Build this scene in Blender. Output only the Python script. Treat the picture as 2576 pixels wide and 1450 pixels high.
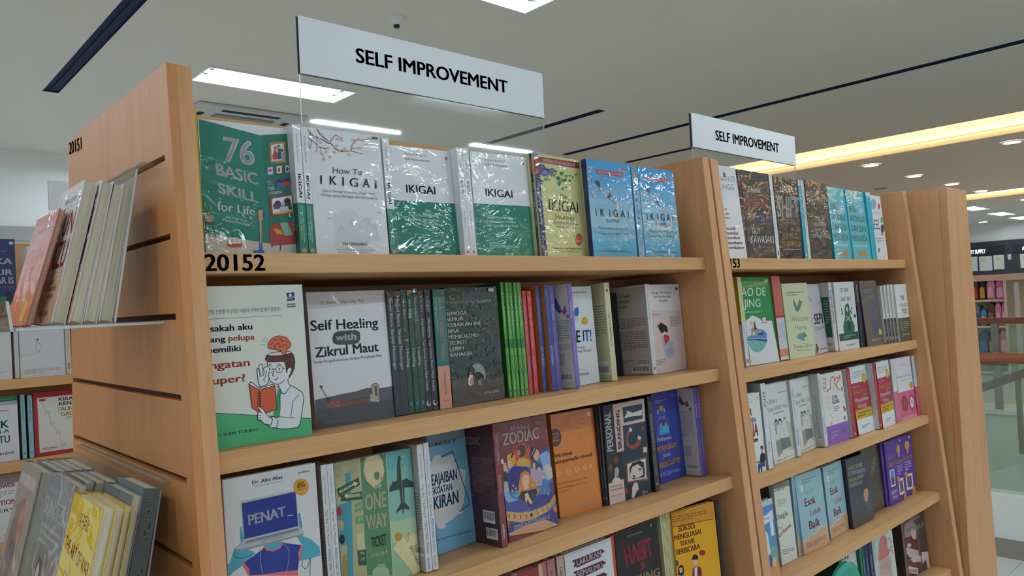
import bpy, math, random
from mathutils import Matrix, Vector
for o in list(bpy.data.objects): bpy.data.objects.remove(o, do_unlink=True)
SC = bpy.context.scene
COL = SC.collection
# ------------------------------------------------------------------ camera
cam_data = bpy.data.cameras.new('camera'); cam = bpy.data.objects.new('camera', cam_data); COL.objects.link(cam)
cam_data.sensor_width = 36.0; cam_data.lens = 1895.4 / 2576 * 36.0; cam_data.clip_start = 0.02; cam_data.clip_end = 200
YAW, PITCH, ROLL = 0.830045789, 0.0216597528, -0.0488819629
F = Vector((math.cos(YAW)*math.cos(PITCH), math.sin(YAW)*math.cos(PITCH), math.sin(PITCH)))
RT = Vector((math.sin(YAW), -math.cos(YAW), 0)); UP = RT.cross(F)
cr, sr = math.cos(ROLL), math.sin(ROLL)
RR = RT*cr + UP*sr; UU = RT*-sr + UP*cr
cam.matrix_world = Matrix(((RR.x, UU.x, -F.x, 0), (RR.y, UU.y, -F.y, 0), (RR.z, UU.z, -F.z, 1.5), (0, 0, 0, 1)))
SC.camera = cam
# ------------------------------------------------------------------ world, exposure
wd = bpy.data.worlds.new('world'); SC.world = wd; wd.use_nodes = True
wd.node_tree.nodes['Background'].inputs[0].default_value = (0.80, 0.93, 1.08, 1); wd.node_tree.nodes['Background'].inputs[1].default_value = 0.65
SC.view_settings.view_transform = 'Standard'; SC.view_settings.look = 'None'; SC.view_settings.gamma = 1.0; SC.view_settings.use_curve_mapping = False
SC.view_settings.exposure = 0.34
SC.cycles.max_bounces = 8; SC.cycles.diffuse_bounces = 4; SC.cycles.glossy_bounces = 4; SC.cycles.transparent_max_bounces = 12; SC.cycles.use_denoising = True
SC.cycles.sample_clamp_indirect = 6.0; SC.cycles.caustics_reflective = False; SC.cycles.caustics_refractive = False
TUBE = 58.0          # brightness of the fluorescent tubes
DOWN = 24.0          # downlights
COVE = 9.0          # warm LED strip in the ceiling coves
KALB = 0.84          # printed colours as seen -> albedo
ZC = 3.25            # ceiling height
# ------------------------------------------------------------------ materials
def lin(c): return c/12.92 if c <= 0.04045 else ((c+0.055)/1.055)**2.4
def hexl(h, k=1.0):
    v = [min(0.92, lin(int(h[i:i+2], 16)/255)*k) for i in (0, 2, 4)]
    return (v[0], v[1], v[2], 1.0)
MATS = {}
def pmat(name, col, rough=0.5, metal=0.0, spec=0.5):
    if name in MATS: return MATS[name]
    m = bpy.data.materials.new(name); m.use_nodes = True; b = m.node_tree.nodes['Principled BSDF']
    b.inputs['Base Color'].default_value = hexl(col) if isinstance(col, str) else col
    b.inputs['Roughness'].default_value = rough; b.inputs['Metallic'].default_value = metal; b.inputs['Specular IOR Level'].default_value = spec
    MATS[name] = m; return m
def emat(name, col, s):
    m = bpy.data.materials.new(name); m.use_nodes = True; nt = m.node_tree; nt.nodes.remove(nt.nodes['Principled BSDF'])
    e = nt.nodes.new('ShaderNodeEmission'); e.inputs[0].default_value = col; e.inputs[1].default_value = s
    nt.links.new(e.outputs[0], nt.nodes['Material Output'].inputs[0]); MATS[name] = m; return m
def wood(name, axis, a, b, rough=0.42):
    m = bpy.data.materials.new(name); m.use_nodes = True; nt = m.node_tree; N = nt.nodes; L = nt.links; p = N['Principled BSDF']
    tc = N.new('ShaderNodeTexCoord'); mp = N.new('ShaderNodeMapping'); s = [38, 38, 38]; s[axis] = 1.3; mp.inputs['Scale'].default_value = s
    n1 = N.new('ShaderNodeTexNoise'); n1.inputs['Scale'].default_value = 1.0; n1.inputs['Detail'].default_value = 5; n1.inputs['Roughness'].default_value = 0.6; n1.inputs['Distortion'].default_value = 0.4
    mp2 = N.new('ShaderNodeMapping'); s2 = [260, 260, 260]; s2[axis] = 14; mp2.inputs['Scale'].default_value = s2
    n2 = N.new('ShaderNodeTexNoise'); n2.inputs['Scale'].default_value = 1.0; n2.inputs['Detail'].default_value = 2
    r = N.new('ShaderNodeValToRGB'); r.color_ramp.elements[0].position = 0.3; r.color_ramp.elements[0].color = hexl(a); r.color_ramp.elements[1].position = 0.72; r.color_ramp.elements[1].color = hexl(b)
    mx = N.new('ShaderNodeMix'); mx.data_type = 'RGBA'; mx.blend_type = 'MULTIPLY'; mx.inputs[0].default_value = 0.22
    L.new(tc.outputs['Object'], mp.inputs[0]); L.new(tc.outputs['Object'], mp2.inputs[0]); L.new(mp.outputs[0], n1.inputs['Vector']); L.new(mp2.outputs[0], n2.inputs['Vector'])
    L.new(n1.outputs[0], r.inputs[0]); L.new(r.outputs[0], mx.inputs[6]); L.new(n2.outputs[0], mx.inputs[7]); L.new(mx.outputs[2], p.inputs['Base Color'])
    p.inputs['Roughness'].default_value = rough; p.inputs['Specular IOR Level'].default_value = 0.4
    MATS[name] = m; return m
WOODZ = wood('beech_vertical', 2, 'c98f5f', 'd6a173'); WOODE = wood('beech_slats', 2, 'bd7c48', 'ca8b56'); WOODX = wood('beech_horizontal', 0, 'cb955f', 'd9a875'); WOODY = wood('beech_depth', 1, 'c98f5f', 'd6a173')
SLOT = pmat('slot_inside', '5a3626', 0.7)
def printmat(name, rough, coat, crinkle):
    m = bpy.data.materials.new(name); m.use_nodes = True; nt = m.node_tree; N = nt.nodes; L = nt.links; p = N['Principled BSDF']
    at = N.new('ShaderNodeAttribute'); at.attribute_name = 'Col'; L.new(at.outputs['Color'], p.inputs['Base Color'])
    p.inputs['Roughness'].default_value = rough; p.inputs['Specular IOR Level'].default_value = 0.2; p.inputs['Coat Weight'].default_value = coat; p.inputs['Coat Roughness'].default_value = 0.035
    if crinkle:
        tc = N.new('ShaderNodeTexCoord'); mp = N.new('ShaderNodeMapping'); mp.inputs['Scale'].default_value = (7, 7, 11); mp.inputs['Rotation'].default_value = (0, 0.5, 0)
        n = N.new('ShaderNodeTexNoise'); n.inputs['Scale'].default_value = 1.6; n.inputs['Detail'].default_value = 3; n.inputs['Distortion'].default_value = 1.2
        oi = N.new('ShaderNodeObjectInfo'); ad = N.new('ShaderNodeVectorMath'); ml = N.new('ShaderNodeMath'); ml.operation = 'MULTIPLY'; ml.inputs[1].default_value = 37.0
        L.new(oi.outputs['Random'], ml.inputs[0]); L.new(tc.outputs['Object'], mp.inputs[0]); L.new(mp.outputs[0], ad.inputs[0]); L.new(ml.outputs[0], ad.inputs[1]); L.new(ad.outputs[0], n.inputs['Vector'])
        bp = N.new('ShaderNodeBump'); bp.inputs['Strength'].default_value = 0.55; bp.inputs['Distance'].default_value = crinkle; L.new(n.outputs[0], bp.inputs['Height']); L.new(bp.outputs[0], p.inputs['Coat Normal'])
    MATS[name] = m; return m
PRINT = [printmat('print_matte', 0.55, 0.04, 0), printmat('print_satin', 0.45, 0.25, 0), printmat('print_film_wrapped', 0.5, 0.75, 0.006)]
def pagemat():
    m = bpy.data.materials.new('page_edges'); m.use_nodes = True; nt = m.node_tree; N = nt.nodes; L = nt.links; p = N['Principled BSDF']
    tc = N.new('ShaderNodeTexCoord'); mp = N.new('ShaderNodeMapping'); mp.inputs['Scale'].default_value = (900, 900, 6)
    n = N.new('ShaderNodeTexNoise'); n.inputs['Scale'].default_value = 1.0; r = N.new('ShaderNodeValToRGB'); r.color_ramp.elements[0].color = hexl('b3a88f'); r.color_ramp.elements[1].color = hexl('ddd5c2')
    L.new(tc.outputs['Object'], mp.inputs[0]); L.new(mp.outputs[0], n.inputs['Vector']); L.new(n.outputs[0], r.inputs[0]); L.new(r.outputs[0], p.inputs['Base Color']); p.inputs['Roughness'].default_value = 0.8
    MATS['page_edges'] = m; return m
PAGES = pagemat()
def acrylic(name, tint, gloss):
    m = bpy.data.materials.new(name); m.use_nodes = True; nt = m.node_tree; N = nt.nodes; L = nt.links; N.remove(N['Principled BSDF'])
    t = N.new('ShaderNodeBsdfTransparent'); t.inputs[0].default_value = tint; g = N.new('ShaderNodeBsdfGlossy'); g.inputs['Roughness'].default_value = 0.03
    d = N.new('ShaderNodeBsdfDiffuse'); d.inputs[0].default_value = (0.8, 0.82, 0.82, 1)
    fr = N.new('ShaderNodeLayerWeight'); fr.inputs[0].default_value = 0.5; pw = N.new('ShaderNodeMath'); pw.operation = 'POWER'; pw.inputs[1].default_value = 5.0; mm = N.new('ShaderNodeMath'); mm.operation = 'MULTIPLY_ADD'; mm.inputs[1].default_value = 0.9*gloss; mm.inputs[2].default_value = 0.035*gloss
    m1 = N.new('ShaderNodeMixShader'); m1.inputs[0].default_value = 0.06; m2 = N.new('ShaderNodeMixShader')
    L.new(fr.outputs['Facing'], pw.inputs[0]); L.new(pw.outputs[0], mm.inputs[0]); L.new(mm.outputs[0], m2.inputs[0]); L.new(t.outputs[0], m1.inputs[1]); L.new(d.outputs[0], m1.inputs[2]); L.new(m1.outputs[0], m2.inputs[1]); L.new(g.outputs[0], m2.inputs[2])
    L.new(m2.outputs[0], N['Material Output'].inputs[0]); MATS[name] = m; return m
ACR = acrylic('clear_acrylic', (0.93, 0.96, 0.95, 1), 1.0); GLASS = acrylic('green_glass', (0.88, 0.96, 0.91, 1), 1.0)
ACRE = pmat('acrylic_edge', 'c4caca', 0.25)
def paint(name, col, rough, nscale=3.0, amt=0.04):
    m = bpy.data.materials.new(name); m.use_nodes = True; nt = m.node_tree; N = nt.nodes; L = nt.links; p = N['Principled BSDF']
    tc = N.new('ShaderNodeTexCoord'); n = N.new('ShaderNodeTexNoise'); n.inputs['Scale'].default_value = nscale; n.inputs['Detail'].default_value = 4
    c = hexl(col); r = N.new('ShaderNodeValToRGB'); r.color_ramp.elements[0].color = tuple(v*(1-amt) for v in c[:3])+(1,); r.color_ramp.elements[1].color = c
    L.new(tc.outputs['Object'], n.inputs['Vector']); L.new(n.outputs[0], r.inputs[0]); L.new(r.outputs[0], p.inputs['Base Color']); p.inputs['Roughness'].default_value = rough
    MATS[name] = m; return m
CEIL = paint('ceiling_paint', 'ebe7e0', 0.85); WALL = paint('wall_paint', 'f0f0ee', 0.8); WHITE = pmat('white_enamel', 'e8eaea', 0.4); BLACK = pmat('black_coat', '1a2028', 0.5)
NAVY = pmat('slot_diffuser_black', '1a2a4a', 0.7, 0, 0.15); GREYP = pmat('grey_trim', 'a8a9a4', 0.6); INK = pmat('black_ink', '1c1c20', 0.5); SIGNW = pmat('sign_white', 'dfe3e8', 0.35); SIGNT = pmat('sign_ink', '2a3640', 0.5)
STEEL = pmat('brushed_steel', '8c8a84', 0.35, 0.9); RAIL = pmat('rail_wood', '8a4a2e', 0.35); CREAMP = pmat('cream_board', 'dccfb8', 0.5)
# ------------------------------------------------------------------ mesh helpers
def link(o, parent=None):
    COL.objects.link(o)
    if parent: o.parent = parent
    return o
def tag(o, label=None, cat=None, group=None, kind=None):
    if label: o['label'] = label
    if cat: o['category'] = cat
    if group: o['group'] = group
    if kind: o['kind'] = kind
    return o
def empty(name, loc=(0, 0, 0), label=None, cat=None, group=None):
    o = bpy.data.objects.new(name, None); o.empty_display_size = 0.05; link(o); o.location = loc; return tag(o, label, cat, group)
class MB:
    def __init__(s): s.v = []; s.f = []; s.m = []
    def poly(s, pts, mi=0):
        k = len(s.v); s.v += [tuple(p) for p in pts]; s.f.append(tuple(range(k, k+len(pts)))); s.m.append(mi)
    def hexa(s, p, mi=0):   # 8 points: bottom ring 0-3, top ring 4-7
        k = len(s.v); s.v += [tuple(q) for q in p]
        for a in ((3, 2, 1, 0), (4, 5, 6, 7), (0, 1, 5, 4), (1, 2, 6, 5), (2, 3, 7, 6), (3, 0, 4, 7)): s.f.append(tuple(k+i for i in a)); s.m.append(mi)
    def box(s, x0, x1, y0, y1, z0, z1, mi=0):
        s.hexa([(x0, y0, z0), (x1, y0, z0), (x1, y1, z0), (x0, y1, z0), (x0, y0, z1), (x1, y0, z1), (x1, y1, z1), (x0, y1, z1)], mi)
    def prism(s, prof, a, b, axis, mi=0):   # profile of 2D points extruded along axis from a to b
        def P(t, q):
            if axis == 0: return (t, q[0], q[1])
            if axis == 1: return (q[0], t, q[1])
            return (q[0], q[1], t)
        n = len(prof); k = len(s.v); s.v += [P(a, q) for q in prof]+[P(b, q) for q in prof]
        s.f.append(tuple(range(k, k+n))); s.m.append(mi); s.f.append(tuple(range(k+2*n-1, k+n-1, -1))); s.m.append(mi)
        for i in range(n): j = (i+1) % n; s.f.append((k+i, k+n+i, k+n+j, k+j)); s.m.append(mi)
    def cyl(s, c, r, h, axis=2, n=24, r2=None, mi=0):
        r2 = r if r2 is None else r2; k = len(s.v)
        for t, rr in ((0, r), (h, r2)):
            for i in range(n):
                a = 2*math.pi*i/n; u, w = rr*math.cos(a), rr*math.sin(a)
                q = {0: (t, u, w), 1: (u, t, w), 2: (u, w, t)}[axis]; s.v.append((c[0]+q[0], c[1]+q[1], c[2]+q[2]))
        s.f.append(tuple(range(k+n-1, k-1, -1))); s.m.append(mi); s.f.append(tuple(range(k+n, k+2*n))); s.m.append(mi)
        for i in range(n): j = (i+1) % n; s.f.append((k+i, k+j, k+n+j, k+n+i)); s.m.append(mi)
    def build(s, name, mats, parent=None, bevel=0, smooth=False):
        me = bpy.data.meshes.new(name); me.from_pydata(s.v, [], s.f); mats = mats if isinstance(mats, list) else [mats]
        for m in mats: me.materials.append(m)
        me.polygons.foreach_set('material_index', s.m)
        if smooth: me.polygons.foreach_set('use_smooth', [True]*len(s.f))
        me.update(); o = bpy.data.objects.new(name, me); link(o, parent)
        if bevel:
            b = o.modifiers.new('bevel', 'BEVEL'); b.width = bevel; b.segments = 2; b.limit_method = 'ANGLE'
        return o
# lettering: outlines of the built-in font, cached per string
_tc = bpy.data.curves.new('lettering', 'FONT'); _to = bpy.data.objects.new('lettering', _tc); COL.objects.link(_to); _tc.resolution_u = 3
GL = {}
def glyphs(t, bold):
    k = (t, bold)
    if k not in GL:
        _tc.body = t; me = bpy.data.meshes.new_from_object(_to)
        v0 = [(v.co.x, v.co.y) for v in me.vertices]; f0 = [tuple(p.vertices) for p in me.polygons]; bpy.data.meshes.remove(me); vs = []; fs = []
        for dx, dy in (((0, 0),), ((-.012, 0), (.012, 0)), ((-.026, -.010), (.026, -.010), (-.026, .010), (.026, .010), (0, 0)))[bold]:   # heavier strokes
            k0 = len(vs); vs += [(x+dx, y+dy) for x, y in v0]; fs += [tuple(k0+i for i in f) for f in f0]
        x0 = min(v[0] for v in vs); x1 = max(v[0] for v in vs); w = max(x1-x0, 1e-6)
        GL[k] = ([((x-x0)/w, y/0.682) for x, y in vs], fs)
    return GL[k]
def letters(mb, t, bold, p0, p1, up, mi=0):   # 3D: baseline from p0 to p1, cap height vector up
    vs, fs = glyphs(t, bold); p0, p1, up = Vector(p0), Vector(p1), Vector(up); k = len(mb.v)
    mb.v += [tuple(p0+(p1-p0)*x+up*y) for x, y in vs]; mb.f += [tuple(k+i for i in f) for f in fs]; mb.m += [mi]*len(fs)
# ------------------------------------------------------------------ books
GROUPS = {(1, 1): 'books on the top shelf of the near bookcase', (1, 2): 'books on the second shelf of the near bookcase', (1, 3): 'books on the third shelf of the near bookcase', (1, 4): 'books on the lowest visible shelf of the near bookcase',
          (2, 1): 'books on the top shelf of the far bookcase', (2, 2): 'books on the second shelf of the far bookcase', (2, 3): 'books on the third shelf of the far bookcase', (2, 4): 'books on the fourth shelf of the far bookcase', (2, 5): 'books on the fifth shelf of the far bookcase',
          (3, 1): 'books in the upper acrylic holder', (3, 2): 'books in the lower acrylic holder', (4, 1): 'books on the top shelf behind', (4, 2): 'books on the second shelf behind', (4, 3): 'books on the third shelf behind', (4, 4): 'books on the fourth shelf behind'}
BOARD = 0.0011
def B(k0, k1, typ, x, y, z, yaw, W, D, H, lam, front, spine, left, fin, label, art):
    root = empty('book', (x, y, z), label, 'book', GROUPS[(k0, k1)]); root.rotation_euler = (-lam, 0, yaw)
    V = []; Fc = []; C = []
    def bx(x0, x1, y0, y1, z0, z1, col):
        k = len(V); V.extend([(x0, y0, z0), (x1, y0, z0), (x1, y1, z0), (x0, y1, z0), (x0, y0, z1), (x1, y0, z1), (x1, y1, z1), (x0, y1, z1)])
        for a in ((3, 2, 1, 0), (4, 5, 6, 7), (0, 1, 5, 4), (1, 2, 6, 5), (2, 3, 7, 6), (3, 0, 4, 7)): Fc.append(tuple(k+i for i in a)); C.append(col)
    c = min(BOARD, W*0.25 if typ == 'S' else D*0.2); cf, cs, cl = hexl(front, KALB), hexl(spine, KALB), hexl(left, KALB)
    if typ == 'S':      # spine towards -Y
        bx(0, W, 0, c, 0, H, cs); bx(0, c, c, D, 0, H, cl); bx(W-c, W, c, D, 0, H, cf); pg = (c, W-c, c, D-0.003, 0.002, H-0.002)
    elif typ == 'R':    # front towards -Y, spine on the right
        bx(0, W-c, 0, c, 0, H, cf); bx(0, W-c, D-c, D, 0, H, cf); bx(W-c, W, 0, D, 0, H, cs); pg = (0.003, W-c, c, D-c, 0.002, H-0.002)
    else:               # front towards -Y, spine on the left
        bx(c, W, 0, c, 0, H, cf); bx(c, W, D-c, D, 0, H, cl); bx(0, c, 0, D, 0, H, cs); pg = (c, W-0.003, c, D-c, 0.002, H-0.002)
    nl = 0; rnd = random.Random(len(label)*7+int(x*1000))
    for ln in art.split('\n'):
        if not ln: continue
        face, op, rest = ln.split(' ', 2); hx = rest[:6]; nl += 1; off = 0.00004+nl*0.000012
        if face == 'f': M = lambda u, v: (min(.999, max(.001, u))*W, -off, min(.999, max(.001, v))*H)
        elif face == 'l': M = lambda u, v: (-off, D*(1-min(.999, max(.001, u))), min(.999, max(.001, v))*H)
        else: M = lambda u, v: (W+off, D*min(.999, max(.001, u)), min(.999, max(.001, v))*H)
        fw = W if face == 'f' else D
        def add(pts, col): k = len(V); V.extend(M(a, b) for a, b in pts); Fc.append(tuple(range(k, k+len(pts)))); C.append(col)
        def nums(s): q = [float(i)/1000 for i in s.split()]; return list(zip(q[::2], q[1::2]))
        if op == 'P': add(nums(rest[7:]), hexl(hx, KALB))
        elif op == 'E':
            o, a, b = nums(rest[7:]); add([(o[0]+a[0]*math.cos(t)+b[0]*math.sin(t), o[1]+a[1]*math.cos(t)+b[1]*math.sin(t)) for t in [i*math.pi/9 for i in range(18)]], hexl(hx, KALB))
        elif op == 'L':
            q = rest[7:].split(' ', 1); w = float(q[0])/1e5/2; pts = [(a*fw, b*H) for a, b in nums(q[1])]; col = hexl(hx, KALB)
            for (ax, ay), (bx_, by) in zip(pts, pts[1:]):
                dx, dy = bx_-ax, by-ay; l = math.hypot(dx, dy) or 1e-9; nx, ny = -dy/l*w, dx/l*w; ex, ey = dx/l*w*.6, dy/l*w*.6
                add([((ax-ex+nx)/fw, (ay-ey+ny)/H), ((ax-ex-nx)/fw, (ay-ey-ny)/H), ((bx_+ex-nx)/fw, (by+ey-ny)/H), ((bx_+ex+nx)/fw, (by+ey+ny)/H)], col)
        elif op == 'T':
            q = rest[9:].split(' ', 6); p0, p1, up = nums(' '.join(q[:6])); vs, fs = glyphs(q[6], int(rest[7])); k = len(V); col = hexl(hx, KALB)
            V.extend(M(p0[0]+(p1[0]-p0[0])*a+up[0]*b, p0[1]+(p1[1]-p0[1])*a+up[1]*b) for a, b in vs); Fc.extend(tuple(k+i for i in f) for f in fs); C.extend([col]*len(fs))
        elif op == 'D':     # small print: rows of word-like dashes
            q = rest[7:].split(' ', 1); n = int(q[0]); A, Bq, Cq, Dq = nums(q[1]); col = hexl(hx, KALB)
            def at(s, t): return ((A[0]*(1-s)+Bq[0]*s)*(1-t)+(Dq[0]*(1-s)+Cq[0]*s)*t, (A[1]*(1-s)+Bq[1]*s)*(1-t)+(Dq[1]*(1-s)+Cq[1]*s)*t)
            for i in range(n):
                t0, t1 = (i+.25)/n, (i+.72)/n; s = 0; end = 1 if i < n-1 or n == 1 else .6
                while s < end-.03:
                    e = min(end, s+rnd.uniform(.06, .2)); add([at(s, t0), at(s, t1), at(e, t1), at(e, t0)], col); s = e+.025
        elif op == 'B':     # barcode sticker
            (u0, v0), (u1, v1) = nums(rest); add([(u0, v0), (u1, v0), (u1, v1), (u0, v1)], hexl('e0e0de', KALB)); off += 0.00002; s = u0+.06*(u1-u0)
            while s < u1-.08*(u1-u0):
                e = s+rnd.uniform(.01, .035)*(u1-u0); add([(s, v0+.25*(v1-v0)), (e, v0+.25*(v1-v0)), (e, v0+.9*(v1-v0)), (s, v0+.9*(v1-v0))], hexl('26262a')); s = e+rnd.uniform(.012, .03)*(u1-u0)
    me = bpy.data.meshes.new('cover'); me.from_pydata(V, [], Fc); me.materials.append(PRINT[fin])
    ca = me.color_attributes.new('Col', 'FLOAT_COLOR', 'CORNER'); buf = []
    for f, cc in zip(Fc, C): buf.extend(cc*len(f))
    ca.data.foreach_set('color', buf); me.update(); link(bpy.data.objects.new('cover', me), root)
    mb = MB(); mb.box(*pg); mb.build('pages', PAGES, root)
    return root
# ------------------------------------------------------------------ the setting
def holes_plane(name, X0, X1, Y0, Y1, z, holes, mat):
    xs = sorted({X0, X1}|{h[0] for h in holes}|{h[1] for h in holes}); ys = sorted({Y0, Y1}|{h[2] for h in holes}|{h[3] for h in holes}); mb = MB(); idx = {}
    def V(x, y):
        if (x, y) not in idx: idx[(x, y)] = len(mb.v); mb.v.append((x, y, z))
        return idx[(x, y)]
    for a, b in zip(xs, xs[1:]):
        for c, d in zip(ys, ys[1:]):
            cx, cy = (a+b)/2, (c+d)/2
            if any(h[0] < cx < h[1] and h[2] < cy < h[3] for h in holes): continue
            mb.f.append((V(a, c), V(b, c), V(b, d), V(a, d))); mb.m.append(0)
    return tag(mb.build(name, mat), kind='structure')
X0, X1, Y0, Y1 = -10.0, 26.6, -18.0, 8.7
TROF = [(2.585, 5.36), (2.57, 3.03), (2.57, 0.7), (2.57, -1.63), (4.15, -2.5), (3.85, -3.75), (5.75, -3.8), (-1.6, 5.3), (-1.6, 3.0), (-1.6, 0.7), (-1.6, -1.6), (7.2, -0.6), (7.2, -3.2), (13.5, 0.0), (13.5, -3.0), (20.3, 5.75), (22.9, 5.85), (25.2, 5.95), (20.3, 1.5), (23.5, 1.5), (17.0, -2.0), (2.57, -6.2), (5.75, -6.2), (9.0, -6.2), (4.1, -9.0), (8.5, -9.5), (-1.6, -4.5), (-5.5, -1.0), (-5.5, 3.0), (2.585, 7.69), (-1.6, 7.6)]  # unseen rows farther behind the camera are added to light up the ceiling
SLOTS = [(1.23, 1.335, 3.3, 6.39), (5.29, 5.39, 4.49, 6.27), (6.5, 6.6, 1.2, 6.13), (7.6, 7.7, 4.8, 6.08)]
COVES = [(9.25, 10.25), (17.0, 17.7)]
TX, TY = 0.575, 0.175
hl = [(x-TX, x+TX, y-TY, y+TY) for x, y in TROF]+SLOTS+[(a, b, Y0+.01, Y1-.01) for a, b in COVES]
holes_plane('ceiling', X0, X1, Y0, Y1, ZC, hl, CEIL)
def floormat():
    m = bpy.data.materials.new('floor_boards'); m.use_nodes = True; nt = m.node_tree; N = nt.nodes; L = nt.links; p = N['Principled BSDF']
    tc = N.new('ShaderNodeTexCoord'); bk = N.new('ShaderNodeTexBrick'); bk.inputs['Scale'].default_value = 1.0; bk.inputs['Brick Width'].default_value = 1.2; bk.inputs['Row Height'].default_value = 0.15; bk.inputs['Mortar Size'].default_value = 0.003
    bk.inputs['Color1'].default_value = hexl('dedcd6'); bk.inputs['Color2'].default_value = hexl('d8d5ce'); bk.inputs['Mortar'].default_value = hexl('b4b0a8')
    L.new(tc.outputs['Object'], bk.inputs['Vector']); L.new(bk.outputs[0], p.inputs['Base Color']); p.inputs['Roughness'].default_value = 0.35
    return m
FLOOR = floormat()
holes_plane('floor', X0, X1, Y0, Y1, 0.0, [(4.85, 9.75, -2.0, 4.6)], FLOOR)
def wallbox(name, *a, mat=WALL): mb = MB(); mb.box(*a); return tag(mb.build(name, mat), kind='structure')
wallbox('wall_back', X0, X1, Y1, Y1+.1, 0, ZC); wallbox('wall_right', X1, X1+.1, Y0, Y1, 0, ZC)
wallbox('trim_1', X0, 8, Y1-.04, Y1, 2.36, 2.50, mat=GREYP)
# stairwell sides below the floor
SW = paint('stairwell_paint', 'dde6da', 0.7)
wallbox('wall_stairwell_far', 9.75, 9.85, -2.0, 4.6, -3.0, -0.001, mat=SW); wallbox('wall_stairwell_near', 4.75, 4.85, -2.0, 4.6, -3.0, -0.001, mat=SW)
wallbox('wall_stairwell_back', 4.85, 9.75, 4.6, 4.7, -3.0, -0.001, mat=SW); wallbox('wall_stairwell_front', 4.85, 9.75, -2.1, -2.0, -3.0, -0.001, mat=SW); wallbox('floor_stairwell', 4.85, 9.75, -2.0, 4.6, -3.1, -3.0, mat=SW)
wallbox('trim_2', 9.70, 9.95, -2.0, 4.6, 0.0, 0.04, mat=WHITE)
wallbox('wall_curb', 4.70, 4.85, -2.0, 4.6, 0.10, 0.33, mat=pmat('curb_white', 'dfe2dc', 0.5)); wallbox('baseboard_curb', 4.69, 4.85, -2.0, 4.6, 0.0, 0.10, mat=pmat('curb_base', '8c8378', 0.5))
# ceiling coves
LED = emat('warm_led', (1.0, 0.55, 0.20, 1), COVE); POCK = pmat('cove_plaster', 'ece6da', 0.7)
for i, (a, b) in enumerate(COVES):
    t = MB(); y0, y1 = Y0+.01, Y1-.01; t.box(a-.02, a, y0, y1, ZC-.0, ZC+.16); t.box(b, b+.02, y0, y1, ZC, ZC+.16); t.box(a-.02, b+.02, y0, y1, ZC+.16, ZC+.18); t.box(a-.02, b+.02, y0-.005, y0, ZC, ZC+.16); t.box(a-.02, b+.02, y1, y1+.005, ZC, ZC+.16)
    t.box(b-.001, b+.42, y0, y1, ZC-.045, ZC-.002); tag(t.build('trim_%d' % (i+3), POCK), kind='structure')
    s = empty('cove_light', (b-.06, 0, ZC+.05), ('warm LED strip glowing in the long ceiling cove nearest the camera', 'warm LED strip glowing in the second, farther ceiling cove')[i], 'light', 'warm strips in the ceiling coves')
    mb = MB(); mb.box(-.012, .012, y0+.1, y1-.1, -.03, .0); mb.build('channel', WHITE, s); mb = MB(); mb.box(-.035, .035, y0+.1, y1-.1, 0.001, .02); mb.build('led_strip', LED, s)
# ------------------------------------------------------------------ ceiling fittings
TUBEM = emat('tube_light', (0.78, 0.95, 1.05, 1), TUBE)
TL = ['tray light with two tubes seen just right of the tall end panel', 'tray light cut off by the upper picture edge', 'tray light right over the front of the near bookcase', 'tray light behind the camera, over the aisle', 'tray light behind the camera, first mirrored in the sign', 'tray light behind the camera, second mirrored in the sign', 'tray light behind the camera, third mirrored in the sign', 'tray light over the left back corner', 'tray light over the left shelves', 'tray light over the left aisle', 'tray light over the left front', 'tray light over the stair aisle', 'tray light beyond the stair aisle', 'tray light over the far front aisle', 'tray light over the far front corner', 'far tray light nearest the second cove', 'far tray light in the middle of the far row', 'far tray light nearest the far wall', 'far tray light over the schoolbag aisle', 'far tray light over the art supply aisle', 'far tray light over the front aisle'] + ['tray light behind the camera, '+s for s in ('sixth row left', 'sixth row middle', 'sixth row right', 'seventh row left', 'seventh row right', 'left of the aisle', 'far left front', 'far left back')] + ['tray light over the back wall, behind the end panel', 'tray light over the back wall at the far left']  # last pair added, out of view, to brighten the back wall
for (x, y), lb in zip(TROF, TL):
    r = empty('ceiling_light', (x, y, ZC), 'recessed '+lb, 'light', 'recessed fluorescent tray lights')
    t = MB(); a, b, h = TX, TY, .085; a2, b2 = a-.05, b-.07
    for q in (((-a, -b, 0), (a, -b, 0), (a2, -b2, h), (-a2, -b2, h)), ((a, -b, 0), (a, b, 0), (a2, b2, h), (a2, -b2, h)), ((a, b, 0), (-a, b, 0), (-a2, b2, h), (a2, b2, h)), ((-a, b, 0), (-a, -b, 0), (-a2, -b2, h), (-a2, b2, h)), ((-a2, -b2, h), (a2, -b2, h), (a2, b2, h), (-a2, b2, h))): t.poly(q)
    t.build('reflector_tray', WHITE, r)
    t = MB(); e = .018
    for q in ((-a-e, a+e, -b-e, -b), (-a-e, a+e, b, b+e), (-a-e, -a, -b, b), (a, a+e, -b, b)): t.box(*q, -.008, -.001)
    t.build('frame', WHITE, r)
    for s in (-.06, .06):
        t = MB(); t.cyl((-.5, s, .045), .014, 1.0, 0, 12); t.build('tube', TUBEM, r, smooth=False)
        t = MB(); t.box(-.53, -.5, s-.018, s+.018, .02, .085); t.box(.5, .53, s-.018, s+.018, .02, .085); t.build('lamp_holder', WHITE, r)
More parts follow.
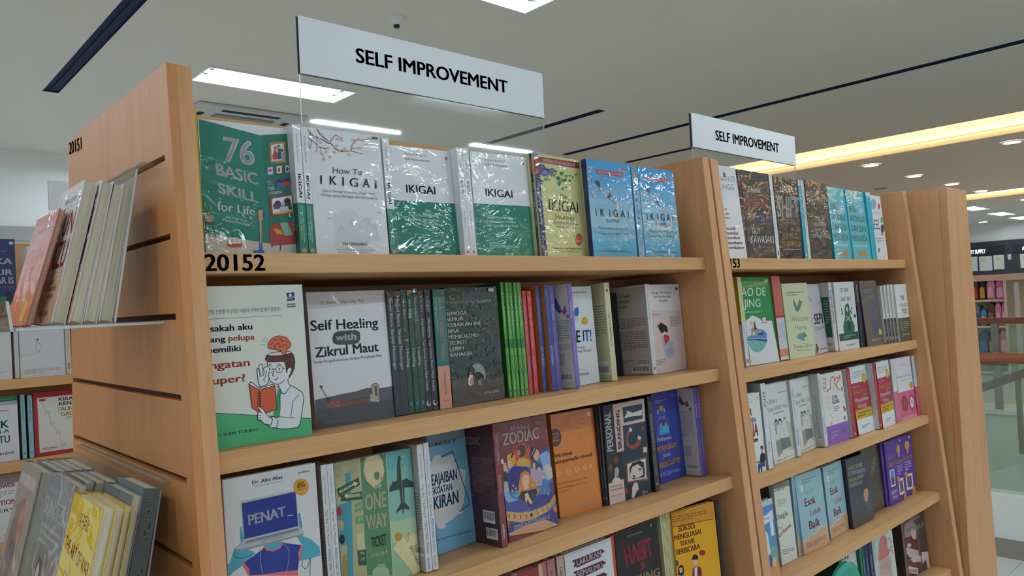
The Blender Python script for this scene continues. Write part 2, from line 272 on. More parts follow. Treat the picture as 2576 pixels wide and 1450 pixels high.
for (a, b, c, d), lb in zip(SLOTS, ('wide black slot diffuser in the ceiling at the upper left', 'short black slot diffuser seen above the middle of the shelf row', 'longest black slot diffuser, running to the right picture edge', 'black slot diffuser half hidden behind the second sign')):
    r = empty('air_diffuser', ((a+b)/2, (c+d)/2, ZC), lb, 'air vent', 'black slot diffusers in the ceiling'); w, l = (b-a)/2, (d-c)/2
    t = MB(); t.poly([(-w, -l, .012), (w, -l, .012), (w, l, .012), (-w, l, .012)])
    for q in (((-w, -l), (w, -l)), ((w, -l), (w, l)), ((w, l), (-w, l)), ((-w, l), (-w, -l))): t.poly([(q[0][0], q[0][1], 0), (q[1][0], q[1][1], 0), (q[1][0], q[1][1], .012), (q[0][0], q[0][1], .012)])
    t.build('housing', NAVY, r)
    t = MB(); t.box(-.006, .006, -l+.002, l-.002, .004, .011); t.build('blade', NAVY, r)
DISC = emat('downlight_lens', (1.0, 0.98, 0.92, 1), DOWN)
DL = [(11.15, 4.43), (13.0, 4.50), (14.8, 4.51), (16.6, 4.56), (11.16, 2.69), (25.3, 6.95), (13.0, 2.7), (14.8, 2.7), (16.6, 2.7), (19.5, 4.5), (11.15, 0.8), (13.5, -1.2), (16.0, 0.6)]
DLB = ['nearest round downlight of the row receding over the end cabinet', 'second round downlight of the row receding over the end cabinet', 'third round downlight, just above the end cabinet corner', 'fourth round downlight, right of the end cabinet', 'round downlight at the right picture edge below the warm cove', 'small far round downlight near the far wall', 'round downlight of the hidden second row, first', 'round downlight of the hidden second row, middle', 'round downlight of the hidden second row, last', 'round downlight beyond the second cove', 'round downlight over the stair edge', 'round downlight over the front aisle beyond the stair', 'round downlight right of the schoolbag aisle']
for (x, y), lb in zip(DL, DLB):
    r = empty('downlight', (x, y, ZC), lb, 'light', 'round downlights in the far ceiling')
    t = MB(); n = 24
    for i in range(n):
        p = [(rr*math.cos(2*math.pi*j/n), rr*math.sin(2*math.pi*j/n), zz) for j in (i, i+1) for rr, zz in ((.125, -.002), (.1, -.012))]; t.poly([p[0], p[1], p[3], p[2]])
    t.build('ring', WHITE, r); t = MB(); t.cyl((0, 0, -.010), .1, .006); t.build('lens', DISC, r)
r = empty('smoke_detector', (2.57, 3.72, ZC), 'white round smoke detector on the ceiling above the first sign', 'smoke detector')
t = MB(); t.cyl((0, 0, -.022), .05, .021, r2=.052); t.build('base', WHITE, r); t = MB(); t.cyl((0, 0, -.045), .030, .023, r2=.042); t.build('sensor_head', WHITE, r); t = MB(); t.cyl((0, 0, -.058), .018, .013); t.build('sensor_grille', BLACK, r)
r = empty('air_conditioner', (2.72, 6.52, ZC), 'white ceiling cassette air conditioner behind the teal cover', 'air conditioner')
t = MB(); t.box(-.475, .475, -.475, .475, -.03, -.001); t.build('panel', pmat('ac_white', 'c9c8c6', 0.5), r, bevel=.012); t = MB(); t.box(-.26, .26, -.26, .26, -.042, -.03)
t.build('grille', pmat('ac_grille', '8e8f96', 0.6), r, bevel=.02)
for q in ((-.25, .25, -.40, -.35), (-.25, .25, .35, .40), (-.40, -.35, -.25, .25), (.35, .40, -.25, .25)): t = MB(); t.box(*q, -.034, -.0305); t.build('vane', NAVY, r)
r = empty('ceiling_vent', (14.0, 5.42, ZC), 'small grey round ceiling vent between the downlights', 'air vent'); t = MB(); t.cyl((0, 0, -.012), .1, .011); t.build('ring', GREYP, r); t = MB(); t.cyl((0, 0, -.018), .06, .006); t.build('core', GREYP, r)
# ------------------------------------------------------------------ bookcases
ZT = 1.8325
yf = lambda z: 1-.082*(ZT-z)
yb = lambda z: 2.526-yf(z)
def panel(name, x0, x1, zt, root, mat=WOODZ):
    t = MB(); t.prism([(yf(0), 0), (yb(0), 0), (yb(zt), zt), (yf(zt), zt)], x0, x1, 0); return t.build(name, mat, root, bevel=.0015)
def shelf(x0, x1, zf, yfr, root):
    t = MB(); yb_ = 1.255; zb = zf-.045*(yb_-yfr); t.prism([(yfr, zf-.0285), (yb_, zb-.0285), (yb_, zb), (yfr, zf)], x0, x1, 0); return t.build('shelf', WOODX, root, bevel=.001)
A = empty('bookcase', (0, 0, 0), 'nearer light wood bookcase whose slotted end panel carries acrylic holders', 'bookcase', 'light wood bookcases in the aisle')
# slotted end panel: an inner board with slat strips on its outer face
t = MB(); t.prism([(yf(0), 0), (yb(0), 0), (yb(ZT), ZT), (yf(ZT), ZT)], .3443, .3629, 0)
ep = t.build('end_panel', WOODZ, A)
SL = [1.7125-.1035*i for i in range(16)]; xo, xi = .3313, .3443
t = MB(); zs_ = [ZT]+[v for s in SL for v in (s+.004, s-.004)]+[0]
for a, b in zip(zs_[::2], zs_[1::2]): t.prism([(yf(b), b), (yb(b), b), (yb(a), a), (yf(a), a)], xo, xi, 0)
for s in SL:
    a, b = s+.004, s-.004
    t.prism([(yf(b), b), (yf(b)+.027, b), (yf(a)+.027, a), (yf(a), a)], xo, xi, 0); t.prism([(yb(b)-.008, b), (yb(b), b), (yb(a), a), (yb(a)-.008, a)], xo, xi, 0)
o = t.build('slat_face', WOODE, A)
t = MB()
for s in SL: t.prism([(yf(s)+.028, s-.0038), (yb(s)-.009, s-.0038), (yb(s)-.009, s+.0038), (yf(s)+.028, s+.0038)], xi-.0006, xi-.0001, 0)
t.build('slot_lining', SLOT, A)  # dark brown strips put the shade of the slot depth into colour
t = MB(); letters(t, '20151', 2, (xo-.0004, 1.522, 1.8075), (xo-.0004, 1.432, 1.8005), (0, 0, .021)); t.build('number_decal', INK, A)
panel('side_panel', 1.5447, 1.572, 1.828, A)
t = MB(); t.box(.3629, 1.5447, 1.255, 1.271, .08, ZT+.006); t.build('back_panel', WOODX, A)
t = MB(); t.box(.3629, 1.5447, .90, 1.255, 0, .09); t.build('plinth', WOODX, A)
U1 = [(1.5885, 1.005), (1.3265, .9835), (1.0785, .963), (.828, .943), (.575, .922), (.32, .90)]
for i, (z, y) in enumerate(U1):
    s = shelf(.3629, 1.5447, z, y, A)
    if i == 0: t = MB(); letters(t, '20152', 2, (.3715, 1.0046, 1.5640), (.4555, 1.0046, 1.5640), (0, 0, .0218)); t.build('number_decal', INK, s)
C2 = empty('bookcase', (1.579, 0, 0), 'second light wood bookcase, farther along the row', 'bookcase', 'light wood bookcases in the aisle'); C2.location = (0, 0, 0)
panel('side_panel', 1.579, 1.611, 1.827, C2); panel('side_panel', 2.772, 2.802, 1.827, C2)
t = MB(); t.box(1.611, 2.772, 1.255, 1.271, .08, ZT+.004); t.build('back_panel', WOODX, C2); t = MB(); t.box(1.611, 2.772, .90, 1.255, 0, .09); t.build('plinth', WOODX, C2)
U2 = [(1.588, 1.005), (1.31, .982), (1.054, .961), (.795, .9405), (.542, .919), (.3, .90)]
for i, (z, y) in enumerate(U2):
    s = shelf(1.611, 2.772, z, y, C2)
    if i == 0: t = MB(); letters(t, '20153', 2, (1.611, 1.0046, 1.5640), (1.695, 1.0046, 1.5640), (0, 0, .0218)); t.build('number_decal', INK, s)
# end cabinet closing the row
r = empty('end_cabinet', (0, 0, 0), 'tall wooden end cabinet closing the right end of the bookcase row', 'cabinet')
ez = 1.8275
t = MB(); t.hexa([(2.83, .88, 0), (3.15, .88, 0), (3.15, .905, 0), (2.83, .905, 0), (2.83, .88, ez), (3.03, .88, ez), (3.03, .905, ez), (2.83, .905, ez)]); t.build('side_panel', WOODZ, r, bevel=.0015)
t = MB(); t.hexa([(2.83, 1.61, 0), (3.15, 1.61, 0), (3.15, 1.635, 0), (2.83, 1.635, 0), (2.83, 1.61, ez), (3.03, 1.61, ez), (3.03, 1.635, ez), (2.83, 1.635, ez)]); t.build('side_panel', WOODZ, r, bevel=.0015)
t = MB(); t.box(2.83, 2.855, .905, 1.61, 0, ez); t.build('back_board', WOODZ, r); t = MB(); t.hexa([(3.12, .905, 0), (3.145, .905, 0), (3.145, 1.61, 0), (3.12, 1.61, 0), (3.0, .905, ez-.002), (3.025, .905, ez-.002), (3.025, 1.61, ez-.002), (3.0, 1.61, ez-.002)]); t.build('front_board', WOODZ, r)
t = MB(); t.box(2.855, 3.0, .905, 1.61, ez-.025, ez-.003); t.build('top_board', WOODX, r)
# bookcase standing behind on the left
C3 = empty('bookcase', (0, 0, 0), 'light wood bookcase behind, seen left of the slotted end panel', 'bookcase', 'light wood bookcases in the aisle')
for xa in (-.42, 1.15): t = MB(); t.prism([(3.16, 0), (3.87, 0), (3.79, 1.828), (3.245, 1.828)], xa, xa+.03, 0); t.build('side_panel', WOODZ, C3)
t = MB(); t.box(-.39, 1.15, 3.53, 3.546, .08, 1.838); t.build('back_panel', WOODX, C3)
for i, z in enumerate((1.5885, 1.315, 1.015, .725, .45, .2)):
    t = MB(); zb = z-.045*.26; t.prism([(3.27, z-.035), (3.53, zb-.035), (3.53, zb), (3.27, z)], -.39, 1.15, 0); s = t.build('shelf', WOODX, C3)
    if i == 0: t = MB(); letters(t, '20143', 2, (.37, 3.2696, 1.559), (.486, 3.2696, 1.559), (0, 0, .026)); t.build('number_decal', INK, s)
# ------------------------------------------------------------------ aisle signs
def sign(x0, x1, y, z0, z1, z2, label, text):
    r = empty('aisle_sign', (x0, y, z0), label, 'sign', 'acrylic aisle signs on the bookcases'); w = x1-x0
    t = MB(); t.box(0, w, -.0015, .0015, 0, z2-z0); t.build('acrylic_sheet', ACR, r)
    t = MB(); t.box(-.0006, 0, -.0016, .0016, 0, z1-z0); t.box(w, w+.0006, -.0016, .0016, 0, z1-z0); t.build('sheet_edge', ACRE, r)
    t = MB(); t.box(-.0015, w+.001, .0018, .0046, z1-z0, z2-z0); t.build('backing_board', BLACK if text else SIGNW, r)
    t = MB(); t.box(0, w, -.0042, -.0018, z1-z0, z2-z0); h = t.build('header_board', SIGNW, r); h['label'] = 'white printed header board'
    if text: t = MB(); letters(t, 'SELF IMPROVEMENT', 2, (text[0]-x0, -.0046, text[2]-z0), (text[1]-x0, -.0046, text[2]-z0), (0, 0, text[3])); t.build('lettering', SIGNT, h)
sign(.654, 1.283, 1.263, 1.8385, 1.942, 2.049, 'nearest clear acrylic sign with a white SELF IMPROVEMENT header', (.771, 1.168, 1.984, .0275))
sign(1.902, 2.53, 1.263, 1.8365, 1.938, 2.04, 'farther clear acrylic sign with a white SELF IMPROVEMENT header', (2.024, 2.414, 1.972, .030))
sign(.69, 1.3, 3.538, 1.839, 1.98, 2.10, 'white sign back on the bookcase behind, left of the end panel', None)
# ------------------------------------------------------------------ acrylic book holders on the slotted panel
def holder(label, y0, y1, zb, zt, xl, xb, xt, yn):
    r = empty('book_holder', (0, y0, zb), label, 'book holder', 'acrylic book holders on the end panel'); Lh = y1-y0
    def sheet(name, x0, z0, x1, z1, th, m=ACR, ya=0, yb_=None):
        yb_ = Lh if yb_ is None else yb_; d = Vector((x1-x0, 0, z1-z0)); n = Vector((-d.z, 0, d.x)).normalized()*th/2
        t = MB(); t.prism([(x0+n.x, z0+n.z), (x1+n.x, z1+n.z), (x1-n.x, z1-n.z), (x0-n.x, z0-n.z)], ya, yb_, 1); return t.build(name, m, r)
    sheet('base_plate', xl, 0, .331, 0, .004); sheet('front_lip', xl-.004, -.002, xl-.008, .034, .004)
    sheet('back_plate', xb, .003, xt, zt-zb-.012, .004, ACR, yn); sheet('top_flange', xt+.003, zt-zb-.004, .3395, zt-zb+.0005, .003, ACR, yn)
    e = sheet('base_edge', xl, 0, .331, 0, .0034, ACRE, -.0008, -.0001); sheet('back_edge', xb, .003, xt, zt-zb-.012, .0022, ACRE, yn-.0008, yn-.0001); sheet('lip_edge', xl-.004, -.002, xl-.008, .034, .0030, ACRE, -.0008, -.0001)
holder('upper acrylic holder hooked in the slats, with four leaning paperbacks', 1.046, 1.27, 1.4985, 1.712, .166, .272, .305, 0)
holder('lower acrylic holder hooked in the slats, packed with leaning books', .95, 1.50, 1.082, 1.293, .150, .283, .319, .095)
HP = -math.pi/2
def HB(k, typ, x, y, W, D, H, lam, front, spine, left, fin, label, art):
    zb = {1: 1.5015, 2: 1.085}[k]; B(3, k, typ, x, y, zb+D*math.sin(lam), HP, W, D, H, lam, front, spine, left, fin, label, art)
HB(1, 'F', .186, 1.255, .143, .007, .157, .28, 'dc6a48', 'c85a3c', 'dc6a48', 2, 'orange paperback standing in front in the upper acrylic holder', '''f P d87a78 0 620 1000 620 1000 1000 0 1000
f P e0663c 0 0 1000 0 1000 330 0 330
f T f0cfc8 0 120 860 880 860 0 50 STRATEGI
f T f0cfc8 0 200 775 850 775 0 55 PERANG
f T a84a48 0 150 560 850 560 0 130 SUN
f T a84a48 0 150 390 850 390 0 130 TZU
f L f0b8a0 30 150 720 850 720
f T f2c0a0 0 150 270 750 270 0 25 Siasat Perang
f T f2c0a0 0 150 220 700 220 0 25 Klasik
f P e8b03c 640 40 820 40 860 190 700 230 640 150''')
WHB = '''f P e6b08e 0 0 1000 0 1000 330 0 330
f P e2c8bc 0 330 1000 330 1000 480 0 480
f T 6a5a5a 1 350 870 960 870 0 40 SENI DAN ISI
f L b07a70 60 380 840 960 840
f T b83c48 1 380 620 960 620 0 190 SUN
f T b83c48 2 380 390 960 390 0 190 TZU
f L a05a50 60 420 350 960 350
f P 9a6a50 480 275 700 275 700 305 480 305
f P 9a6a50 440 225 860 225 860 255 440 255
f P 9a6a50 420 175 800 175 800 205 420 205
f P a87858 380 50 760 50 760 85 380 85'''
HB(1, 'F', .2065, 1.205, .135, .0155, .186, .235, 'e6dad6', 'c8443c', 'e6dad6', 2, 'white and peach paperback with tall red lettering in the upper acrylic holder', WHB)
for i, lb in enumerate(('second thick film-wrapped paperback behind the red-lettered one in the upper holder', 'third film-wrapped paperback in the upper holder, nearer the panel', 'last film-wrapped paperback in the upper holder, against the acrylic back')):
    HB(1, 'F', .2240+.0158*i, 1.196-.003*i, .136, .0148, .186-.003*i, .235-.02*i, 'e6dad6', 'c8443c', 'e6dad6', 2, lb, WHB if i == 0 else '')
GB = '''f P 8c867e 0 0 1000 0 1000 550 0 550
f P 7c7468 0 0 1000 0 1000 220 0 220
f T %s 100 890 900 890 0 35 THE POWER OF
f T e4dccc 1 80 740 950 740 0 115 SUN TZU
f D b4aca0 3 120 700 880 700 880 560 120 560
f P 5a564e 200 40 420 60 520 300 470 480 300 500 220 300
f P d0c6b8 300 340 400 340 420 420 350 470 300 420''' % 'd8d0c0 1'
HB(2, 'F', .175, 1.390, .130, .014, .212, .235, '9a938a', '8c867e', '9a938a', 2, 'worn grey brown book at the outer left of the lower acrylic holder', '''f P a89a8e 0 0 1000 0 1000 1000 0 1000
f P 8a7c72 100 200 500 150 700 500 600 800 200 700
f P b07a70 450 500 700 480 760 640 640 760 480 700
f P 6a605a 300 420 600 380 620 460 320 500
f P c4bab0 100 850 900 850 900 930 100 930''')
for i in range(4): HB(2, 'F', .1935+.0165*i, 1.392+.002*i, .131, .0145, .210-.002*i, .235-.02*i, '8f9092', '7a7c80', '8f9092', 2, ('first', 'second', 'third', 'fourth')[i]+' book behind the worn grey brown one in the lower holder', '')
HB(2, 'F', .184, 1.249, .150, .013, .213, .235, '8b8d90', '76787c', '8b8d90', 2, 'grey cover titled The Power in the lower acrylic holder, beside the yellow cover', GB)
for i in range(3): HB(2, 'F', .2040+.0165*i, 1.2575-.002*i, .115, .0145, .208-.002*i, .235-.02*i, '85878a', '707276', ('8b3038', '85878a', '85878a')[i], 2, ('first', 'second', 'third')[i]+' book behind the grey Power cover in the lower holder', '')
YB = '''f P e6bd2a 0 0 1000 0 1000 1000 0 1000
f T 8a3a20 1 380 850 700 850 0 60 孫子兵法
f T 8a3024 1 60 690 980 640 0 75 THE ART OF WAR
f D 9a7a20 3 250 600 800 560 800 480 250 520
f P 4a3a34 330 120 420 380 560 440 700 420 760 260 820 200 740 330 620 180 640 0 350 0
f P d8a87c 380 120 560 60 620 200 600 330 480 340 400 250'''
HB(2, 'F', .176, 1.068, .127, .0150, .211, .235, 'e6bd2a', 'd0a41e', 'e6bd2a', 2, 'front yellow paperback titled The Art of War in the lower acrylic holder', YB)
HB(2, 'F', .196, 1.095, .127, .0150, .204, .23, 'e0b528', 'd0a41e', 'e0b528', 2, 'second yellow paperback directly behind the front Art of War copy', YB)
HB(2, 'F', .2150, 1.120, .125, .0135, .196, .225, 'd8b030', 'c89c1c', 'd8b030', 2, 'third, lowest yellow paperback behind the other two in the lower holder', YB)
HB(2, 'F', .2330, 1.137, .120, .0130, .203, .215, '85898c', '70747a', '85898c', 2, 'grey paperback with cream page edges left of the dark spine in the lower holder', GB)
HB(2, 'R', .2515, 1.141, .115, .0200, .206, .205, '75797c', '63686c', '75797c', 1, 'dark grey spine reading The Power, closest to the panel in the lower holder', '''r T e0e0d8 1 350 920 350 660 400 0 KAI TAN
r T e0dcd0 1 350 520 350 60 400 0 THE POWER OF SUN TZU''')
# ------------------------------------------------------------------ teal pouch on the fifth shelf
r = empty('pouch', (2.035, .945, .5425), 'round teal pouch standing before the books on the lowest right shelf', 'pouch')
TEAL = pmat('teal_fabric', '1d8a78', 0.6); t = MB(); n, mrg = 28, 7
ring = []
for j in range(mrg+1):
    ph = -math.pi/2+math.pi*j/mrg; ring.append([(.105*max(.02, math.cos(ph)**.6 if math.cos(ph) > 0 else .02)*math.cos(2*math.pi*i/n), .019*math.sin(ph), .105+.105*max(.02, math.cos(ph)**.6 if math.cos(ph) > 0 else .02)*math.sin(2*math.pi*i/n)) for i in range(n)])
for a, b in zip(ring, ring[1:]):
    for i in range(n): t.poly([a[i], a[(i+1) % n], b[(i+1) % n], b[i]])
t.build('body', TEAL, r, smooth=True)
t = MB()
for i in range(n):
    a, b = 2*math.pi*i/n, 2*math.pi*(i+1)/n
    t.poly([(.1065*math.cos(a), -.002, .105+.1065*math.sin(a)), (.1065*math.cos(b), -.002, .105+.1065*math.sin(b)), (.1065*math.cos(b), .002, .105+.1065*math.sin(b)), (.1065*math.cos(a), .002, .105+.1065*math.sin(a))])
t.build('zip_seam', pmat('teal_seam', '4fb0a0', 0.5), r)
# ------------------------------------------------------------------ stair railing, far shop
r = empty('railing', (4.78, 1.3, .33), 'near glass stair railing with a round wooden handrail', 'railing', 'stair railings')
t = MB(); t.cyl((0, -3.3, .742), .030, 6.6, 1, 16); t.build('handrail', RAIL, r, smooth=True); t = MB(); t.box(-.006, .006, -3.3, 3.28, .0, .70); t.build('glass_panel', GLASS, r)
for y in (-1.9, -.35, 1.2, 2.7): t = MB(); t.box(.010, .034, y-.02, y+.02, .0, .715); t.build('post', STEEL, r)
r = empty('railing', (9.83, 2.7, .04), 'far stair railing with steel posts and a wooden top rail', 'railing', 'stair railings')
t = MB(); t.box(-.03, .03, -4.6, 1.8, .97, 1.04); t.build('handrail', RAIL, r)
for y in (-3.6, -2.4, -1.2, -.05, 1.1):
    t = MB(); t.box(-.03, .03, y-.035, y+.035, 0, .97); p = t.build('post', STEEL, r); t = MB(); t.box(-.05, -.03, y-.14, y+.14, .52, .57); t.build('clamp', STEEL, p)
t = MB(); t.box(.035, .047, -4.5, 1.7, .06, .93); t.build('glass_panel', GLASS, r)
r = empty('stair_flight', (8.0, 2.0, -.6), 'sloping white stair parapet with a dark rail inside the stairwell', 'stairs')
t = MB(); t.hexa([(-.05, -3.5, -1.2), (.05, -3.5, -1.2), (.05, 2.4, -2.6), (-.05, 2.4, -2.6), (-.05, -3.5, 2.0), (.05, -3.5, 2.0), (.05, 2.4, -.65), (-.05, 2.4, -.65)]); t.build('parapet', pmat('parapet_white', 'd4d8d2', 0.6), r)
t = MB(); t.hexa([(-.03, -3.5, 2.70), (.03, -3.5, 2.70), (.03, 2.4, .15), (-.03, 2.4, .15), (-.03, -3.5, 2.78), (.03, -3.5, 2.78), (.03, 2.4, .23), (-.03, 2.4, .23)]); t.build('handrail', pmat('dark_rail', '5e3e30', 0.4), r)
for y in (-2.6, -1.3, 0, 1.3):
    zt = 1.58-(y+1)*.432; t = MB(); t.box(-.015, .015, y-.02, y+.02, zt-.73+.1, zt+.06); t.build('post', STEEL, r)
# art supply wall
XW = 26.6
r = empty('shop_fascia', (XW, 6, 1.5), 'dark wall display panel with two ART SUPPLY signs at the far wall', 'display wall')
DK = pmat('fascia_dark', '33353d', 0.5); DK2 = pmat('fascia_sign_dark', '1f2026', 0.5); LET = emat('sign_letters', (0.9, 0.97, 1, 1), 1.6)
t = MB(); t.box(-.06, -.005, -6.5, 2.6, 0.02, 1.22); t.build('panel', DK, r)
for y0, y1, s in ((1.95, .78, 'ART SUPPLY'), (.55, -.7, 'ART SUPPLY')):
    t = MB(); t.box(-.09, -.062, y1, y0, .82, 1.05); p = t.build('sign_box', DK2, r); t = MB(); yc = (y0+y1)/2+.12; letters(t, s, 2, (-.093, yc+.26, .87), (-.093, yc-.22, .87), (0, 0, .12)); t.build('lettering', LET, p)
for (y0, y1, z0, z1), lb in (((7.68, 7.51, 1.83, 2.28), 'leftmost pale board hung under the art supply sign'), ((7.46, 7.11, 1.82, 2.27), 'wide cream board with a yellow tag under the art supply sign'), ((7.07, 6.79, 1.84, 2.28), 'right pale board with a green tag under the art supply sign'), ((6.69, 6.6, 2.12, 2.28), 'small white card hung on the dark display wall'), ((6.37, 6.05, 1.84, 2.26), 'pale board under the second art supply sign')):
    r = empty('display_board', (XW-.075, (y0+y1)/2, z0), lb, 'board', 'boards on the art supply wall'); t = MB(); w = abs(y0-y1)/2; t.box(-.01, .01, -w, w, 0, z1-z0); t.build('board', pmat('board_white', 'd8dcd6', 0.5), r)
    if z1-z0 > .3 and w > .12: t = MB(); t.box(-.014, -.0105, w-.19, w-.05, (z1-z0)*.62, (z1-z0)*.86); t.build('tag', pmat('board_tag', 'd6cf96', 0.6), r)
# schoolbag gondola
XG = 14.0
r = empty('display_shelf', (XG, 3.5, 0), 'cream display shelf of schoolbags beyond the stair railing', 'shelf')
t = MB(); t.box(.25, .29, -2.5, 1.9, 0, 1.60); t.build('back_board', CREAMP, r)
for y in (.03, -2.4): t = MB(); t.box(-.28, .25, y-.02, y+.02, 0, 1.55); t.build('side_panel', CREAMP, r)
for z in (1.20, .78, .34, .05):
    t = MB(); t.box(-.30, .25, .05, 1.9, z-.03, z+.005); t.build('shelf', CREAMP, r)
t = MB(); t.box(-.32, .30, -2.5, .5, 1.50, 1.60); t.build('header', pmat('header_pinkish', 'dcb8a4', 0.5), r); t = MB(); t.box(-.30, -.22, -.16, -.10, 0, 1.46); t.build('post', pmat('post_white', 'cfc8c4', 0.4), r)
def bag(y0, y1, z0, h, col, pc, label, tall=1.0):
    w = abs(y0-y1)/2; r = empty('backpack', (XG-.12, (y0+y1)/2, z0), label, 'backpack', 'schoolbags on the display shelf')
    t = MB(); n = 10; prof = [(-w, 0), (w, 0), (w, h*.7)]+[(w*math.cos(a), h*.7+h*.3*math.sin(a)) for a in [i*math.pi/n for i in range(1, n)]]+[(-w, h*.7)]
    k = [(q[0], q[1]) for q in prof]; t.prism(k, -.14, .1, 0); t.build('body', pmat('bag_'+col, col, 0.6), r, bevel=.02)
    t = MB(); t.prism([(q[0]*.72, q[1]*.55+.02) for q in prof], -.175, -.13, 0); t.build('pocket', pmat('bag_'+pc, pc, 0.6), r, bevel=.012)
    t = MB(); t.box(-.05, -.03, -.03, .03, h-.004, h+.02); t.build('handle', pmat('bag_'+col, col, 0.6), r)
for a in ((3.995, 3.90, 1.206, .33, '6a3a4a', 'c8503c', 'dark red backpack with an orange pocket, first on the upper bag shelf'), (3.89, 3.80, 1.206, .34, '26282c', 'd8a43c', 'black backpack with a yellow pocket on the upper bag shelf'), (3.79, 3.67, 1.206, .32, 'e08fb4', 'eab0c8', 'left pink backpack on the upper bag shelf'), (3.66, 3.545, 1.206, .31, 'd878a8', 'e8a4c4', 'right pink backpack on the upper bag shelf'),
          (3.98, 3.90, .786, .34, '7a8894', '4a6a90', 'grey backpack at the left of the middle bag shelf'), (3.895, 3.805, .786, .26, '5aa0cc', 'd8b8b0', 'small sky blue backpack on the middle bag shelf'), (3.80, 3.69, .786, .36, '6a4638', '8a6450', 'brown backpack on the middle bag shelf'), (3.685, 3.60, .786, .36, 'd88aa8', 'e8b8cc', 'left pink backpack on the middle bag shelf'), (3.595, 3.53, .786, .37, 'd67aa0', 'e8a8c0', 'right pink backpack on the middle bag shelf'),
          (3.95, 3.80, .346, .34, '22407c', '3a6ab0', 'navy backpack on the lower bag shelf'), (3.795, 3.72, .346, .34, '2c2e2c', 'b8a44c', 'black backpack with yellow trim on the lower bag shelf'), (3.71, 3.66, .346, .36, 'd86a8c', 'e89ab0', 'narrow rose backpack on the lower bag shelf'), (3.65, 3.53, .346, .37, 'd884a4', 'e8b4c4', 'pink backpack at the right of the lower bag shelf')): bag(*a)
